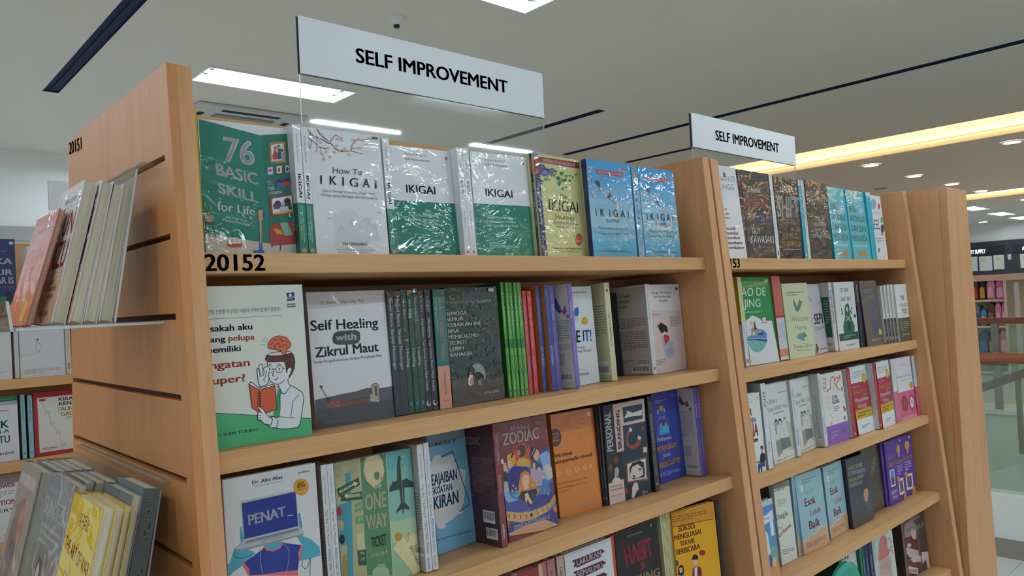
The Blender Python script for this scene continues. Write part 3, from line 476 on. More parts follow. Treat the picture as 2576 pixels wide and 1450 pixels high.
# ------------------------------------------------------------------ books (x, y, z, turn, width, depth, height, lean, colours, label, print)
B(1,1,'S',0.3802,1.0397,1.5888,0.005,0.0060,0.1350,0.2044,0.056,'d9b53a','d9b53a','d9b53a',0,'slim yellow book spine squeezed beside the tall end panel on the top shelf','''''')
B(1,1,'F',0.3939,1.0582,1.5868,-0.029,0.1343,0.0128,0.1983,0.072,'e3e6ea','2a8a76','e3e6ea',2,'white and teal paperback titled 76 Basic Skill for Life, wrapped in shiny film','''f P 1f7d6b 20 995 690 923 993 959 993 492 1003 118 697 101 14 170 4 381
f P 1b7060 690 929 993 962 1003 125 697 101
f P cfc9be 14 170 697 101 1003 118 1010 34 6 22
f L b9b2a6 40 124 148 116 26
f L b9b2a6 40 236 137 229 27
f L b9b2a6 40 330 128 324 27
f L b9b2a6 40 424 119 419 28
f L b9b2a6 40 521 110 517 28
f L b9b2a6 40 619 100 615 28
f L b9b2a6 40 751 87 749 29
f L b9b2a6 40 875 75 875 30
f T eceef2 2 255 706 592 689 7 176 76
f T eceef2 2 167 596 616 544 -4 83 BASIC
f T eceef2 2 175 466 605 406 -3 72 SKILL
f T eceef2 1 152 340 553 310 1 61 for Life
f T d8e4e0 0 235 285 463 261 0 14 Skill Wajib untuk
f T d8e4e0 0 202 262 495 229 1 17 Menjalani Kehidupan
f P b0803e 772 874 963 901 959 730 773 716
f P e9e4e0 793 858 941 884 938 749 790 734
f P b8463f 798 773 834 836 863 792 856 750 801 746
f E 5a2f28 842 837 16 1 2 15
f P 4a5160 858 792 869 838 904 841 903 756 859 750
f E 2f2420 879 851 15 1 2 14
f P 7fb0dc 902 802 938 812 936 754 900 750
f E 3c2a26 919 825 14 1 1 12
f E d9a58a 841 831 9 1 1 9
f E d9a58a 881 843 9 1 1 9
f P 4a7fc0 726 685 798 698 795 629 726 620
f P ecebe9 737 678 790 688 789 637 736 628
f E c4564a 762 660 18 1 2 15
f P 7d3a32 828 702 907 712 904 641 826 632
f P ecebe9 838 695 898 704 896 648 836 640
f E 6b4a35 864 670 14 1 2 20
f P 3d6b4d 933 713 989 721 990 653 933 645
f P e6e6ea 942 709 985 713 983 659 941 652
f E 39425c 963 681 14 1 2 19
f P 243f86 812 591 989 619 994 557 811 530
f E 2d2a3c 863 578 26 1 2 21
f P 4d5f90 829 535 841 569 897 572 899 543
f E 4b3029 943 591 26 1 2 17
f P c4503f 900 545 909 580 974 587 982 557
f T eceef2 2 720 545 774 553 1 32 D.
f T eceef2 2 718 507 789 514 1 30 iti
f T eceef2 2 720 472 878 489 0 28 utami
f P 8a4436 726 451 999 492 995 331 721 303
f P e5e6ea 754 441 991 478 988 350 755 324
f E 2c3350 821 409 35 1 3 23
f P 3d4a78 770 362 792 408 856 418 863 373
f E 7a4436 785 389 21 1 2 23
f E 2c241f 933 432 41 1 3 23
f P 2f4a3c 886 374 903 420 979 422 984 365
f P b9cde6 841 384 940 391 939 349 839 342
f E c98a70 877 400 16 1 2 19
f P d8a862 756 332 990 365 990 346 757 321
f P a8383a 701 196 741 249 997 270 1001 102 717 85 695 110
f P 7fb59c 827 259 915 268 973 167 874 163
f P d9a23c 743 219 811 213 869 173 784 175
f P 2c1a18 712 85 723 85 721 70 713 70
f P 2c1a18 809 93 820 93 815 48 808 48
f P dc9a90 590 353 635 358 632 276 587 272
f P 2a4fa8 590 372 637 375 637 352 590 349
f P 2a4fa8 633 340 664 341 660 303 635 302
f P d8a096 597 272 619 272 604 113 587 113
f P 2a4fb4 580 109 608 109 604 48 569 48
f P 2a4fb4 503 48 626 50 624 29 499 28
f P d9b23e 590 351 639 355 637 329 589 325
f E a89078 60 277 45 1 3 30
f P 8f765e 35 304 93 306 86 292 38 290
f P 6b4a32 12 247 111 251 110 244 11 240
f L 4a3226 100 21 242 4 141
f L 4a3226 100 56 243 52 142
f L 4a3226 100 92 243 110 143
f L 6f9a6a 70 58 309 20 396
f L 6f9a6a 70 60 309 83 363
f E 7fa877 25 371 8 0 2 18
f E 7fa877 84 348 8 0 1 16
f E 6d9966 43 347 8 0 1 16
f P c4473c 222 84 389 89 377 73 271 70
f E e9e5df 307 113 66 1 3 29
f P c4473c 227 95 390 98 386 82 228 80
f E 9a948c 286 118 15 0 1 10
f E e9e5df 286 118 9 0 1 6
f E 9a948c 334 121 13 0 1 10
f E e9e5df 334 121 8 0 1 7''')
B(1,1,'S',0.5286,1.0413,1.5884,-0.004,0.0124,0.1350,0.2008,0.054,'eceef2','eceef2','cfd2d8',2,'left one of two white and green IKIGAI spines beside the 76 Basic Skill book','''f P 1f8068 0 0 1000 0 1000 400 0 400
f P 2a8a74 0 0 140 0 140 400 0 400
f T 20242c 2 300 620 300 440 380 0 IKIGAI
f T 6a7078 0 350 930 350 720 250 0 Astuti & Dian Novandra
f T cfe4dc 0 500 380 500 100 220 0 Antara Passion, Mission, Profession dan Vacation
f T cfe4dc 0 220 380 220 120 180 0 Love Your Life, Ikigai Desu!
f E d98a7c 500 40 300 0 0 16
l P 1b735f 0 0 1000 0 1000 400 0 400''')  # IKIGAI back covers carry a darker tone for their shaded side
B(1,1,'S',0.5451,1.0463,1.5887,0.004,0.0115,0.1350,0.1997,0.058,'eceef2','eceef2','cfd2d8',2,'right one of two white and green IKIGAI spines beside the 76 Basic Skill book','''f P 1f8068 0 0 1000 0 1000 400 0 400
f P 2a8a74 0 0 140 0 140 400 0 400
f T 20242c 2 300 620 300 440 380 0 IKIGAI
f T 6a7078 0 350 930 350 720 250 0 Astuti & Dian Novandra
f T cfe4dc 0 500 380 500 100 220 0 Antara Passion, Mission, Profession dan Vacation
f T cfe4dc 0 220 380 220 120 180 0 Love Your Life, Ikigai Desu!
f E d98a7c 500 40 300 0 0 16
l P 1b735f 0 0 1000 0 1000 400 0 400''')
B(1,1,'S',0.6908,1.0464,1.5886,0.001,0.0141,0.1350,0.1992,0.058,'eceef2','eceef2','cfd2d8',2,'white and green IKIGAI spine between the How To Ikigai cover and the plain IKIGAI cover','''f P 1f8068 0 0 1000 0 1000 400 0 400
f P 2a8a74 0 0 140 0 140 400 0 400
f T 20242c 2 300 620 300 440 380 0 IKIGAI
f T 6a7078 0 350 930 350 720 250 0 Astuti & Dian Novandra
f T cfe4dc 0 500 380 500 100 220 0 Antara Passion, Mission, Profession dan Vacation
f T cfe4dc 0 220 380 220 120 180 0 Love Your Life, Ikigai Desu!
f E d98a7c 500 40 300 0 0 16
l P 1b735f 0 0 1000 0 1000 400 0 400''')
B(1,1,'F',0.5566,1.0449,1.5874,-0.043,0.1272,0.0128,0.2024,0.077,'e9ecf1','dfe2e8','e9ecf1',2,'white paperback titled How To Ikigai with a blossom branch and misty mountains','''f P dde0e4 257 348 336 336 476 395 539 370 616 324 787 318 743 25 235 70
f P cfd1d4 272 165 294 207 348 246 384 237 417 214 462 272 497 311 534 278 604 241 663 296 700 316 741 302 779 264 849 270 865 143 723 122 422 129
f P d8dade 244 136 291 184 490 263 569 226 693 267 842 221 898 134 585 106 256 108
f L 3a3436 160 1 987 28 956 81 936 174 919 251 895 314 885 358 849 456 840
f L 3a3436 180 128 994 170 952 253 914
f L 3a3436 120 0 916 45 901 149 850 228 846
f L 3a3436 90 253 914 300 898 312 928 374 966 469 938
f L 3a3436 100 358 849 438 834 574 847 733 832
f L 3a3436 100 574 847 589 897 646 940 776 949 866 965
f L 3a3436 70 559 861 698 884 786 900
f L 3a3436 90 38 966 41 872 12 833
f L 3a3436 70 149 850 173 795 208 759
f L 3a3436 70 111 924 115 839 104 810
f L 3a3436 100 -9 906 7 851 20 833
f E dfa79c 79 927 21 1 1 11
f E edc9c0 91 933 10 1 1 5
f E dfa79c 141 916 21 1 1 11
f E edc9c0 153 923 10 1 1 5
f E dfa79c 186 956 21 1 1 11
f E edc9c0 199 962 10 1 1 5
f E dfa79c 117 853 21 1 1 11
f E edc9c0 129 860 10 1 1 5
f E dfa79c 97 819 21 1 1 10
f E edc9c0 109 825 10 1 1 5
f E dfa79c 158 803 21 1 1 11
f E edc9c0 170 810 10 1 1 5
f E dfa79c 225 822 21 1 1 11
f E edc9c0 237 828 10 1 1 5
f E dfa79c 267 781 21 1 1 11
f E edc9c0 280 788 10 1 1 5
f E dfa79c 162 889 21 1 1 11
f E edc9c0 174 896 10 1 1 5
f E dfa79c 253 852 21 1 1 11
f E edc9c0 265 858 10 1 1 5
f E dfa79c 320 928 21 1 1 11
f E edc9c0 332 935 10 1 1 5
f E dfa79c 394 933 22 1 1 11
f E edc9c0 407 940 10 1 1 5
f E dfa79c 451 927 22 1 2 11
f E edc9c0 464 934 10 1 1 5
f E dfa79c 378 874 22 1 1 11
f E edc9c0 390 881 10 1 1 5
f E dfa79c 483 856 22 1 2 11
f E edc9c0 495 863 10 1 1 5
f E dfa79c 523 844 22 1 2 11
f E edc9c0 535 851 10 1 1 5
f E dfa79c 612 938 22 1 2 11
f E edc9c0 625 945 10 1 1 5
f E dfa79c 643 920 22 1 2 11
f E edc9c0 656 927 10 1 1 5
f E dfa79c 691 953 23 1 2 11
f E edc9c0 704 960 10 1 1 5
f E dfa79c 759 948 23 1 2 11
f E edc9c0 772 954 10 1 1 5
f E dfa79c 787 905 23 1 2 11
f E edc9c0 800 911 11 1 1 5
f E dfa79c 697 879 23 1 2 11
f E edc9c0 710 886 10 1 1 5
f E dfa79c 594 873 22 1 2 11
f E edc9c0 607 880 10 1 1 5
f E dfa79c 830 962 23 2 2 11
f E edc9c0 844 969 11 1 1 5
f E dfa79c 338 824 21 1 1 11
f E edc9c0 350 830 10 1 1 5
f E dfa79c 184 757 21 1 1 11
f E edc9c0 196 764 10 1 1 5
f E dfa79c 406 842 22 1 1 11
f E edc9c0 419 849 10 1 1 5
f E dfa79c 536 816 22 1 2 11
f E edc9c0 548 822 10 1 1 5
f T 4a4e56 0 291 656 699 658 6 45 How To
f T 20242c 1 114 563 135 561 9 68 I
f T 20242c 1 238 562 332 563 9 69 K
f T 20242c 1 407 560 429 558 10 70 I
f T 20242c 1 507 557 625 559 10 70 G
f T 20242c 1 691 558 791 559 10 71 A
f T 20242c 1 864 557 888 555 11 72 I
f T 5c626c 0 134 502 858 502 3 19 Cara Mempraktikkan Ikigai demi
f T 5c626c 0 114 469 887 465 3 19 Hidup yang Bahagia dan Bermakna
f T 3c4048 1 342 88 684 89 1 21 TIM TAMASHIRO
f T 6c727a 0 256 50 789 47 1 9 "Mempraktikkan ikigai akan menghasilkan kehidupan
f T 6c727a 0 277 29 735 27 1 9 yang lebih panjang dan penuh kegembiraan."
f L 70747c 70 170 296 198 293 226 299
f L 70747c 70 862 357 897 356 930 363
f P 5c626c 880 965 970 965 970 985 880 985''')
B(1,1,'F',0.7191,1.0640,1.5868,-0.043,0.1272,0.0128,0.1977,0.096,'eceef2','dcdfe4','eceef2',2,'white and green IKIGAI cover standing left of the two pale miracle spines','''f P 1f8068 0 0 1000 0 1000 510 0 510
f T 20242c 2 210 585 690 585 0 70 IKIGAI
f T 4c525c 0 240 925 600 925 0 20 Bunsho Book of
f T 4c525c 1 240 880 640 880 0 21 Self Improvement
f E c4564a 930 930 20 0 0 16
f T d6ece4 0 210 375 700 375 0 24 Antara Passion, Mission,
f T d6ece4 0 200 338 710 338 0 24 Profession, dan Vocation.
f T d6ece4 0 190 300 740 300 0 24 Love Your Life, Ikigai Desu!
f T d6ece4 1 200 100 740 100 0 26 Astuti & Dian Novandra''')
B(1,1,'F',0.8798,1.0490,1.5869,-0.062,0.1352,0.0128,0.1982,0.055,'eceef2','dcdfe4','eceef2',2,'white and green IKIGAI cover in crinkled film, left of the ivy-patterned yellow cover','''f P 1f8068 0 0 1000 0 1000 510 0 510
f T 20242c 2 210 585 690 585 0 70 IKIGAI
f T 4c525c 0 240 925 600 925 0 20 Bunsho Book of
f T 4c525c 1 240 880 640 880 0 21 Self Improvement
f E c4564a 930 930 20 0 0 16
f T d6ece4 0 210 375 700 375 0 24 Antara Passion, Mission,
f T d6ece4 0 200 338 710 338 0 24 Profession, dan Vocation.
f T d6ece4 0 190 300 740 300 0 24 Love Your Life, Ikigai Desu!
f T d6ece4 1 200 100 740 100 0 26 Astuti & Dian Novandra''')
B(1,1,'S',0.8475,1.0454,1.5886,-0.000,0.0128,0.1350,0.1994,0.057,'dfe1e6','e4e6ea','dcdfe6',2,'left one of two plain white The Miracle of IKIGAI spines, pale back cover showing','''f T 7c8088 0 300 870 300 720 300 0 The Miracle of
f T 5c6068 1 260 700 260 580 420 0 IKIGAI
f T 8a8e96 0 300 420 300 260 320 0 Asti Musman
f P b8343c 250 35 750 35 500 70''')
B(1,1,'S',0.8604,1.0448,1.5885,0.001,0.0139,0.1350,0.1997,0.056,'dfe1e6','e6e8ec','dcdfe6',2,'right one of two plain white The Miracle of IKIGAI spines','''f T 7c8088 0 300 870 300 720 300 0 The Miracle of
f T 5c6068 1 260 700 260 580 420 0 IKIGAI
f T 8a8e96 0 300 420 300 260 320 0 Asti Musman
f P b8343c 250 35 750 35 500 70''')
B(1,1,'S',1.0161,1.0318,1.5893,0.003,0.0059,0.1350,0.2026,0.057,'2d2f60','2b2d5c','c9c88e',2,'left one of two navy The Ikigai Journey spines, half hidden beside the crinkled green cover','''f P b9452f 100 800 900 800 900 950 100 950
f T e2e2ee 1 250 720 250 300 500 0 The IKIGAI Journey
f T a9abc8 0 300 200 300 20 300 0 Hector Garcia & Francesc Miralles''')
B(1,1,'S',1.0216,1.0256,1.5891,-0.004,0.0121,0.1350,0.2040,0.054,'2d2f60','2b2d5c','c9c88e',2,'right one of two navy The Ikigai Journey spines, touching the yellow ivy cover','''f P b9452f 100 800 900 800 900 950 100 950
f T e2e2ee 1 250 720 250 300 500 0 The IKIGAI Journey
f T a9abc8 0 300 200 300 20 300 0 Hector Garcia & Francesc Miralles''')
B(1,1,'S',1.1672,1.0333,1.5891,-0.000,0.0128,0.1350,0.2022,0.057,'2d2f60','2b2d5c','c9c88e',2,'lone navy The Ikigai Journey spine between the yellow ivy cover and blue cover','''f P b9452f 100 800 900 800 900 950 100 950
f T e2e2ee 1 250 720 250 300 500 0 The IKIGAI Journey
f T a9abc8 0 300 200 300 20 300 0 Hector Garcia & Francesc Miralles''')
B(1,1,'F',1.0370,1.0280,1.5880,0.075,0.1309,0.0128,0.2049,0.061,'d3cf8f','2b2d5c','d3cf8f',2,'yellow green paperback titled The Ikigai Journey with trailing ivy leaves','''f P 8c3440 12 970 1007 979 995 913 6 915
f T e9d9d4 1 119 926 882 927 7 31 INTERNATIONAL BESTSELLER
f P 2f6b44 70 854 116 873 137 863 172 876 193 856 157 840 126 819 98 836
f P 285c3b 174 850 215 867 233 858 264 870 282 852 251 838 224 820 199 835
f P 285c3b 15 814 64 835 85 824 122 838 145 816 107 800 74 777 44 796
f P 2f6b44 269 845 304 860 319 853 345 862 361 847 334 835 311 820 290 833
f P 3d7d50 285 811 326 828 344 819 375 831 394 812 362 799 335 780 310 796
f P 285c3b 224 811 261 827 278 819 307 829 324 813 295 800 270 783 247 797
f P 3d7d50 131 802 171 818 189 810 220 821 238 803 207 790 180 771 156 787
f P 285c3b 87 757 120 771 135 764 161 773 177 758 150 747 128 731 107 744
f P 285c3b 367 788 409 805 427 796 459 808 478 790 445 776 418 757 393 773
f P 2f6b44 469 840 511 857 529 849 561 861 581 842 548 828 520 809 494 825
f P 285c3b 435 773 473 788 490 780 520 791 538 774 507 761 482 744 458 759
f P 2f6b44 388 734 429 750 448 742 479 753 498 735 466 721 438 703 413 718
f P 3d7d50 510 767 542 780 556 773 581 782 596 768 571 757 549 743 529 755
f P 3d7d50 590 818 623 831 637 824 662 833 677 819 651 808 630 794 610 806
f P 285c3b 562 778 591 790 604 784 627 792 640 779 617 770 598 757 580 768
f P 2f6b44 686 827 709 836 719 831 737 837 747 828 729 820 714 810 700 818
f P 2f6b44 675 775 705 787 718 781 741 789 755 776 731 767 712 754 694 764
f P 285c3b 769 817 789 825 798 821 813 826 822 817 806 811 793 802 781 809
f P 3d7d50 858 846 878 854 887 850 902 855 912 847 896 840 882 831 870 838
f P 285c3b 468 685 500 698 514 691 539 700 553 686 528 675 507 661 487 673
f P 285c3b 568 709 597 720 610 714 633 722 646 709 623 700 604 687 586 698
f P 3d7d50 413 757 449 771 464 764 491 774 507 758 480 747 456 731 435 744
f P 3d7d50 170 756 198 768 210 762 232 770 244 757 223 748 204 735 187 746
f P 285c3b 355 850 384 861 397 856 419 864 432 851 409 841 390 829 373 839
f E 3e4278 128 826 121 7 10 43
f E 7f86b4 137 827 54 3 4 18
f E 3e4278 296 850 71 4 6 25
f E 7f86b4 305 851 32 2 2 10
f E 3e4278 15 725 60 3 5 22
f E 7f86b4 24 725 27 1 2 9
f E 3e4278 64 872 78 5 6 28
f E 7f86b4 73 873 35 2 3 12
f T 4a4a40 0 418 588 591 586 9 39 The
f T 3a3a3a 1 140 459 847 453 14 107 IKIGAI
f T 4a4a40 0 252 381 746 373 11 46 Journey
f T 6a6852 0 203 333 817 330 4 18 Langkah Praktis Menemukan dan
f T 6a6852 0 282 296 749 292 4 17 Memantapkan Ikigai Kita
f E b9543f 792 183 90 2 16 64
f T ecc9b0 0 730 167 857 163 5 19 Ikigai
f T 5a563c 1 153 82 860 82 4 18 Hector Garcia dan Francesc Miralles
f T 7a765a 0 296 57 736 53 3 13 Penulis Buku Bestseller Ikigai''')
B(1,1,'F',1.1616,1.0184,1.5882,0.001,0.1427,0.0128,0.2042,0.043,'6fb4d8','2b2d5c','6fb4d8',2,'sky blue IKIGAI cover with a blossom branch, right of the navy spine','''f P 4fa8cf 0 0 1000 0 1000 160 0 160
f P 6fb4d2 0 160 1000 160 1000 300 0 300
f P 8fc0d6 0 300 1000 300 1000 460 0 460
f P 88bedb 0 460 1000 460 1000 600 0 600
f P 6bb1dc 0 600 1000 600 1000 740 0 740
f P 4fa6dc 0 740 1000 740 1000 870 0 870
f P 3f9edc 0 870 1000 870 1000 1000 0 1000
f P b23c48 200 855 820 855 820 900 200 900
f T f0dede 2 240 868 790 868 0 20 THE INTERNATIONAL BESTSELLER
f T 4a6a80 0 200 830 600 830 0 16 Cara hidup yang wajib ditiru
f P d8854a 720 925 810 925 810 945 720 945
f P b9543a 810 925 890 925 890 945 810 945
f L 43363a 80 20 740 60 650 120 600 200 640
f L 43363a 60 60 900 100 820 80 760
f L 43363a 120 120 760 200 740 260 690 320 660 420 620 520 580 600 555 680 560
f L 43363a 80 220 720 270 780 330 820 300 840
f L 43363a 80 400 620 480 660 500 720
f L 43363a 80 460 640 580 630
f P 2f3034 160 770 200 790 260 775 280 730 240 720
f P 34343a 400 620 470 670 500 660 490 620
f E ecdcd6 50 720 22 0 0 13
f E b8604c 50 720 9 0 0 5
f E ecdcd6 90 660 22 0 0 13
f E b8604c 90 660 9 0 0 5
f E ecdcd6 140 620 22 0 0 13
f E b8604c 140 620 9 0 0 5
f E ecdcd6 20 790 22 0 0 13
f E b8604c 20 790 9 0 0 5
f E ecdcd6 100 900 22 0 0 13
f E b8604c 100 900 9 0 0 5
f E ecdcd6 60 870 22 0 0 13
f E b8604c 60 870 9 0 0 5
f E ecdcd6 160 690 22 0 0 13
f E b8604c 160 690 9 0 0 5
f E ecdcd6 280 700 22 0 0 13
f E b8604c 280 700 9 0 0 5
f E ecdcd6 310 670 22 0 0 13
f E b8604c 310 670 9 0 0 5
f E ecdcd6 350 660 22 0 0 13
f E b8604c 350 660 9 0 0 5
f E ecdcd6 380 640 22 0 0 13
f E b8604c 380 640 9 0 0 5
f E ecdcd6 500 700 22 0 0 13
f E b8604c 500 700 9 0 0 5
f E ecdcd6 560 630 22 0 0 13
f E b8604c 560 630 9 0 0 5
f E ecdcd6 600 600 22 0 0 13
f E b8604c 600 600 9 0 0 5
f E ecdcd6 640 560 22 0 0 13
f E b8604c 640 560 9 0 0 5
f E ecdcd6 700 555 22 0 0 13
f E b8604c 700 555 9 0 0 5
f E ecdcd6 600 545 22 0 0 13
f E b8604c 600 545 9 0 0 5
f E ecdcd6 500 610 22 0 0 13
f E b8604c 500 610 9 0 0 5
f E ecdcd6 420 680 22 0 0 13
f E b8604c 420 680 9 0 0 5
f E ecdcd6 120 740 22 0 0 13
f E b8604c 120 740 9 0 0 5
f E ecdcd6 70 820 22 0 0 13
f E b8604c 70 820 9 0 0 5
f T 33383f 1 120 420 135 420 0 75 I
f T 33383f 1 225 420 315 420 0 75 K
f T 33383f 1 420 420 435 420 0 75 I
f T 33383f 1 510 420 615 420 0 75 G
f T 33383f 1 680 420 780 420 0 75 A
f T 33383f 1 855 420 870 420 0 75 I
f T 51636e 0 330 365 640 365 0 26 生き甲斐
f T 4d6472 0 150 290 820 290 0 22 Rahasia Hidup Bahagia dan
f T 4d6472 0 140 235 840 235 0 22 Panjang Umur Orang Jepang
f T 3f6a82 0 120 55 860 55 0 18 HECTOR GARCIA DAN FRANCESC MIRALLES''')
B(1,1,'S',1.3244,1.0288,1.5885,-0.011,0.0215,0.1350,0.2025,0.050,'6fb4d8','84bbda','4f9fd0',2,'pale blue IKIGAI spine between two sky blue covers with blossom branches','''f P 4d9fd6 0 800 1000 800 1000 1000 0 1000
f L 43363a 100 200 990 500 900 700 800
f P c9824f 300 840 700 840 700 960 300 960
f T 33383f 1 400 690 500 690 0 35 I
f T 33383f 1 300 620 680 620 0 35 K
f T 33383f 1 400 550 500 550 0 35 I
f T 33383f 1 300 490 680 490 0 35 G
f T 33383f 1 300 420 680 420 0 35 A
f T 33383f 1 400 360 500 360 0 35 I
f T 5a7a90 0 250 280 250 50 200 0 RAHASIA HIDUP BAHAGIA
f T 5a7a90 0 550 280 550 100 200 0 HECTOR GARCIA''')
B(1,1,'F',1.3458,1.0262,1.5880,-0.014,0.1291,0.0128,0.2058,0.057,'6fb4d8','84bbda','6fb4d8',2,'sky blue IKIGAI cover with a blossom branch at the shelf end by the panel','''f P 4fa8cf 0 0 1000 0 1000 160 0 160
f P 6fb4d2 0 160 1000 160 1000 300 0 300
f P 8fc0d6 0 300 1000 300 1000 460 0 460
f P 88bedb 0 460 1000 460 1000 600 0 600
f P 6bb1dc 0 600 1000 600 1000 740 0 740
f P 4fa6dc 0 740 1000 740 1000 870 0 870
f P 3f9edc 0 870 1000 870 1000 1000 0 1000
f P b23c48 200 855 820 855 820 900 200 900
f T f0dede 2 240 868 790 868 0 20 THE INTERNATIONAL BESTSELLER
f T 4a6a80 0 200 830 600 830 0 16 Cara hidup yang wajib ditiru
f P d8854a 720 925 810 925 810 945 720 945
f P b9543a 810 925 890 925 890 945 810 945
f L 43363a 80 20 740 60 650 120 600 200 640
f L 43363a 60 60 900 100 820 80 760
f L 43363a 120 120 760 200 740 260 690 320 660 420 620 520 580 600 555 680 560
f L 43363a 80 220 720 270 780 330 820 300 840
f L 43363a 80 400 620 480 660 500 720
f L 43363a 80 460 640 580 630
f P 2f3034 160 770 200 790 260 775 280 730 240 720
f P 34343a 400 620 470 670 500 660 490 620
f E ecdcd6 50 720 22 0 0 13
f E b8604c 50 720 9 0 0 5
f E ecdcd6 90 660 22 0 0 13
f E b8604c 90 660 9 0 0 5
f E ecdcd6 140 620 22 0 0 13
f E b8604c 140 620 9 0 0 5
f E ecdcd6 20 790 22 0 0 13
f E b8604c 20 790 9 0 0 5
f E ecdcd6 100 900 22 0 0 13
f E b8604c 100 900 9 0 0 5
f E ecdcd6 60 870 22 0 0 13
f E b8604c 60 870 9 0 0 5
f E ecdcd6 160 690 22 0 0 13
f E b8604c 160 690 9 0 0 5
f E ecdcd6 280 700 22 0 0 13
f E b8604c 280 700 9 0 0 5
f E ecdcd6 310 670 22 0 0 13
f E b8604c 310 670 9 0 0 5
f E ecdcd6 350 660 22 0 0 13
f E b8604c 350 660 9 0 0 5
f E ecdcd6 380 640 22 0 0 13
f E b8604c 380 640 9 0 0 5
f E ecdcd6 500 700 22 0 0 13
f E b8604c 500 700 9 0 0 5
f E ecdcd6 560 630 22 0 0 13
f E b8604c 560 630 9 0 0 5
f E ecdcd6 600 600 22 0 0 13
f E b8604c 600 600 9 0 0 5
f E ecdcd6 640 560 22 0 0 13
f E b8604c 640 560 9 0 0 5
f E ecdcd6 700 555 22 0 0 13
f E b8604c 700 555 9 0 0 5
f E ecdcd6 600 545 22 0 0 13
f E b8604c 600 545 9 0 0 5
f E ecdcd6 500 610 22 0 0 13
f E b8604c 500 610 9 0 0 5
f E ecdcd6 420 680 22 0 0 13
f E b8604c 420 680 9 0 0 5
f E ecdcd6 120 740 22 0 0 13
f E b8604c 120 740 9 0 0 5
f E ecdcd6 70 820 22 0 0 13
f E b8604c 70 820 9 0 0 5
f T 33383f 1 120 420 135 420 0 75 I
f T 33383f 1 225 420 315 420 0 75 K
f T 33383f 1 420 420 435 420 0 75 I
f T 33383f 1 510 420 615 420 0 75 G
f T 33383f 1 680 420 780 420 0 75 A
f T 33383f 1 855 420 870 420 0 75 I
f T 51636e 0 330 365 640 365 0 26 生き甲斐
f T 4d6472 0 150 290 820 290 0 22 Rahasia Hidup Bahagia dan
f T 4d6472 0 140 235 840 235 0 22 Panjang Umur Orang Jepang
f T 3f6a82 0 120 55 860 55 0 18 HECTOR GARCIA DAN FRANCESC MIRALLES''')
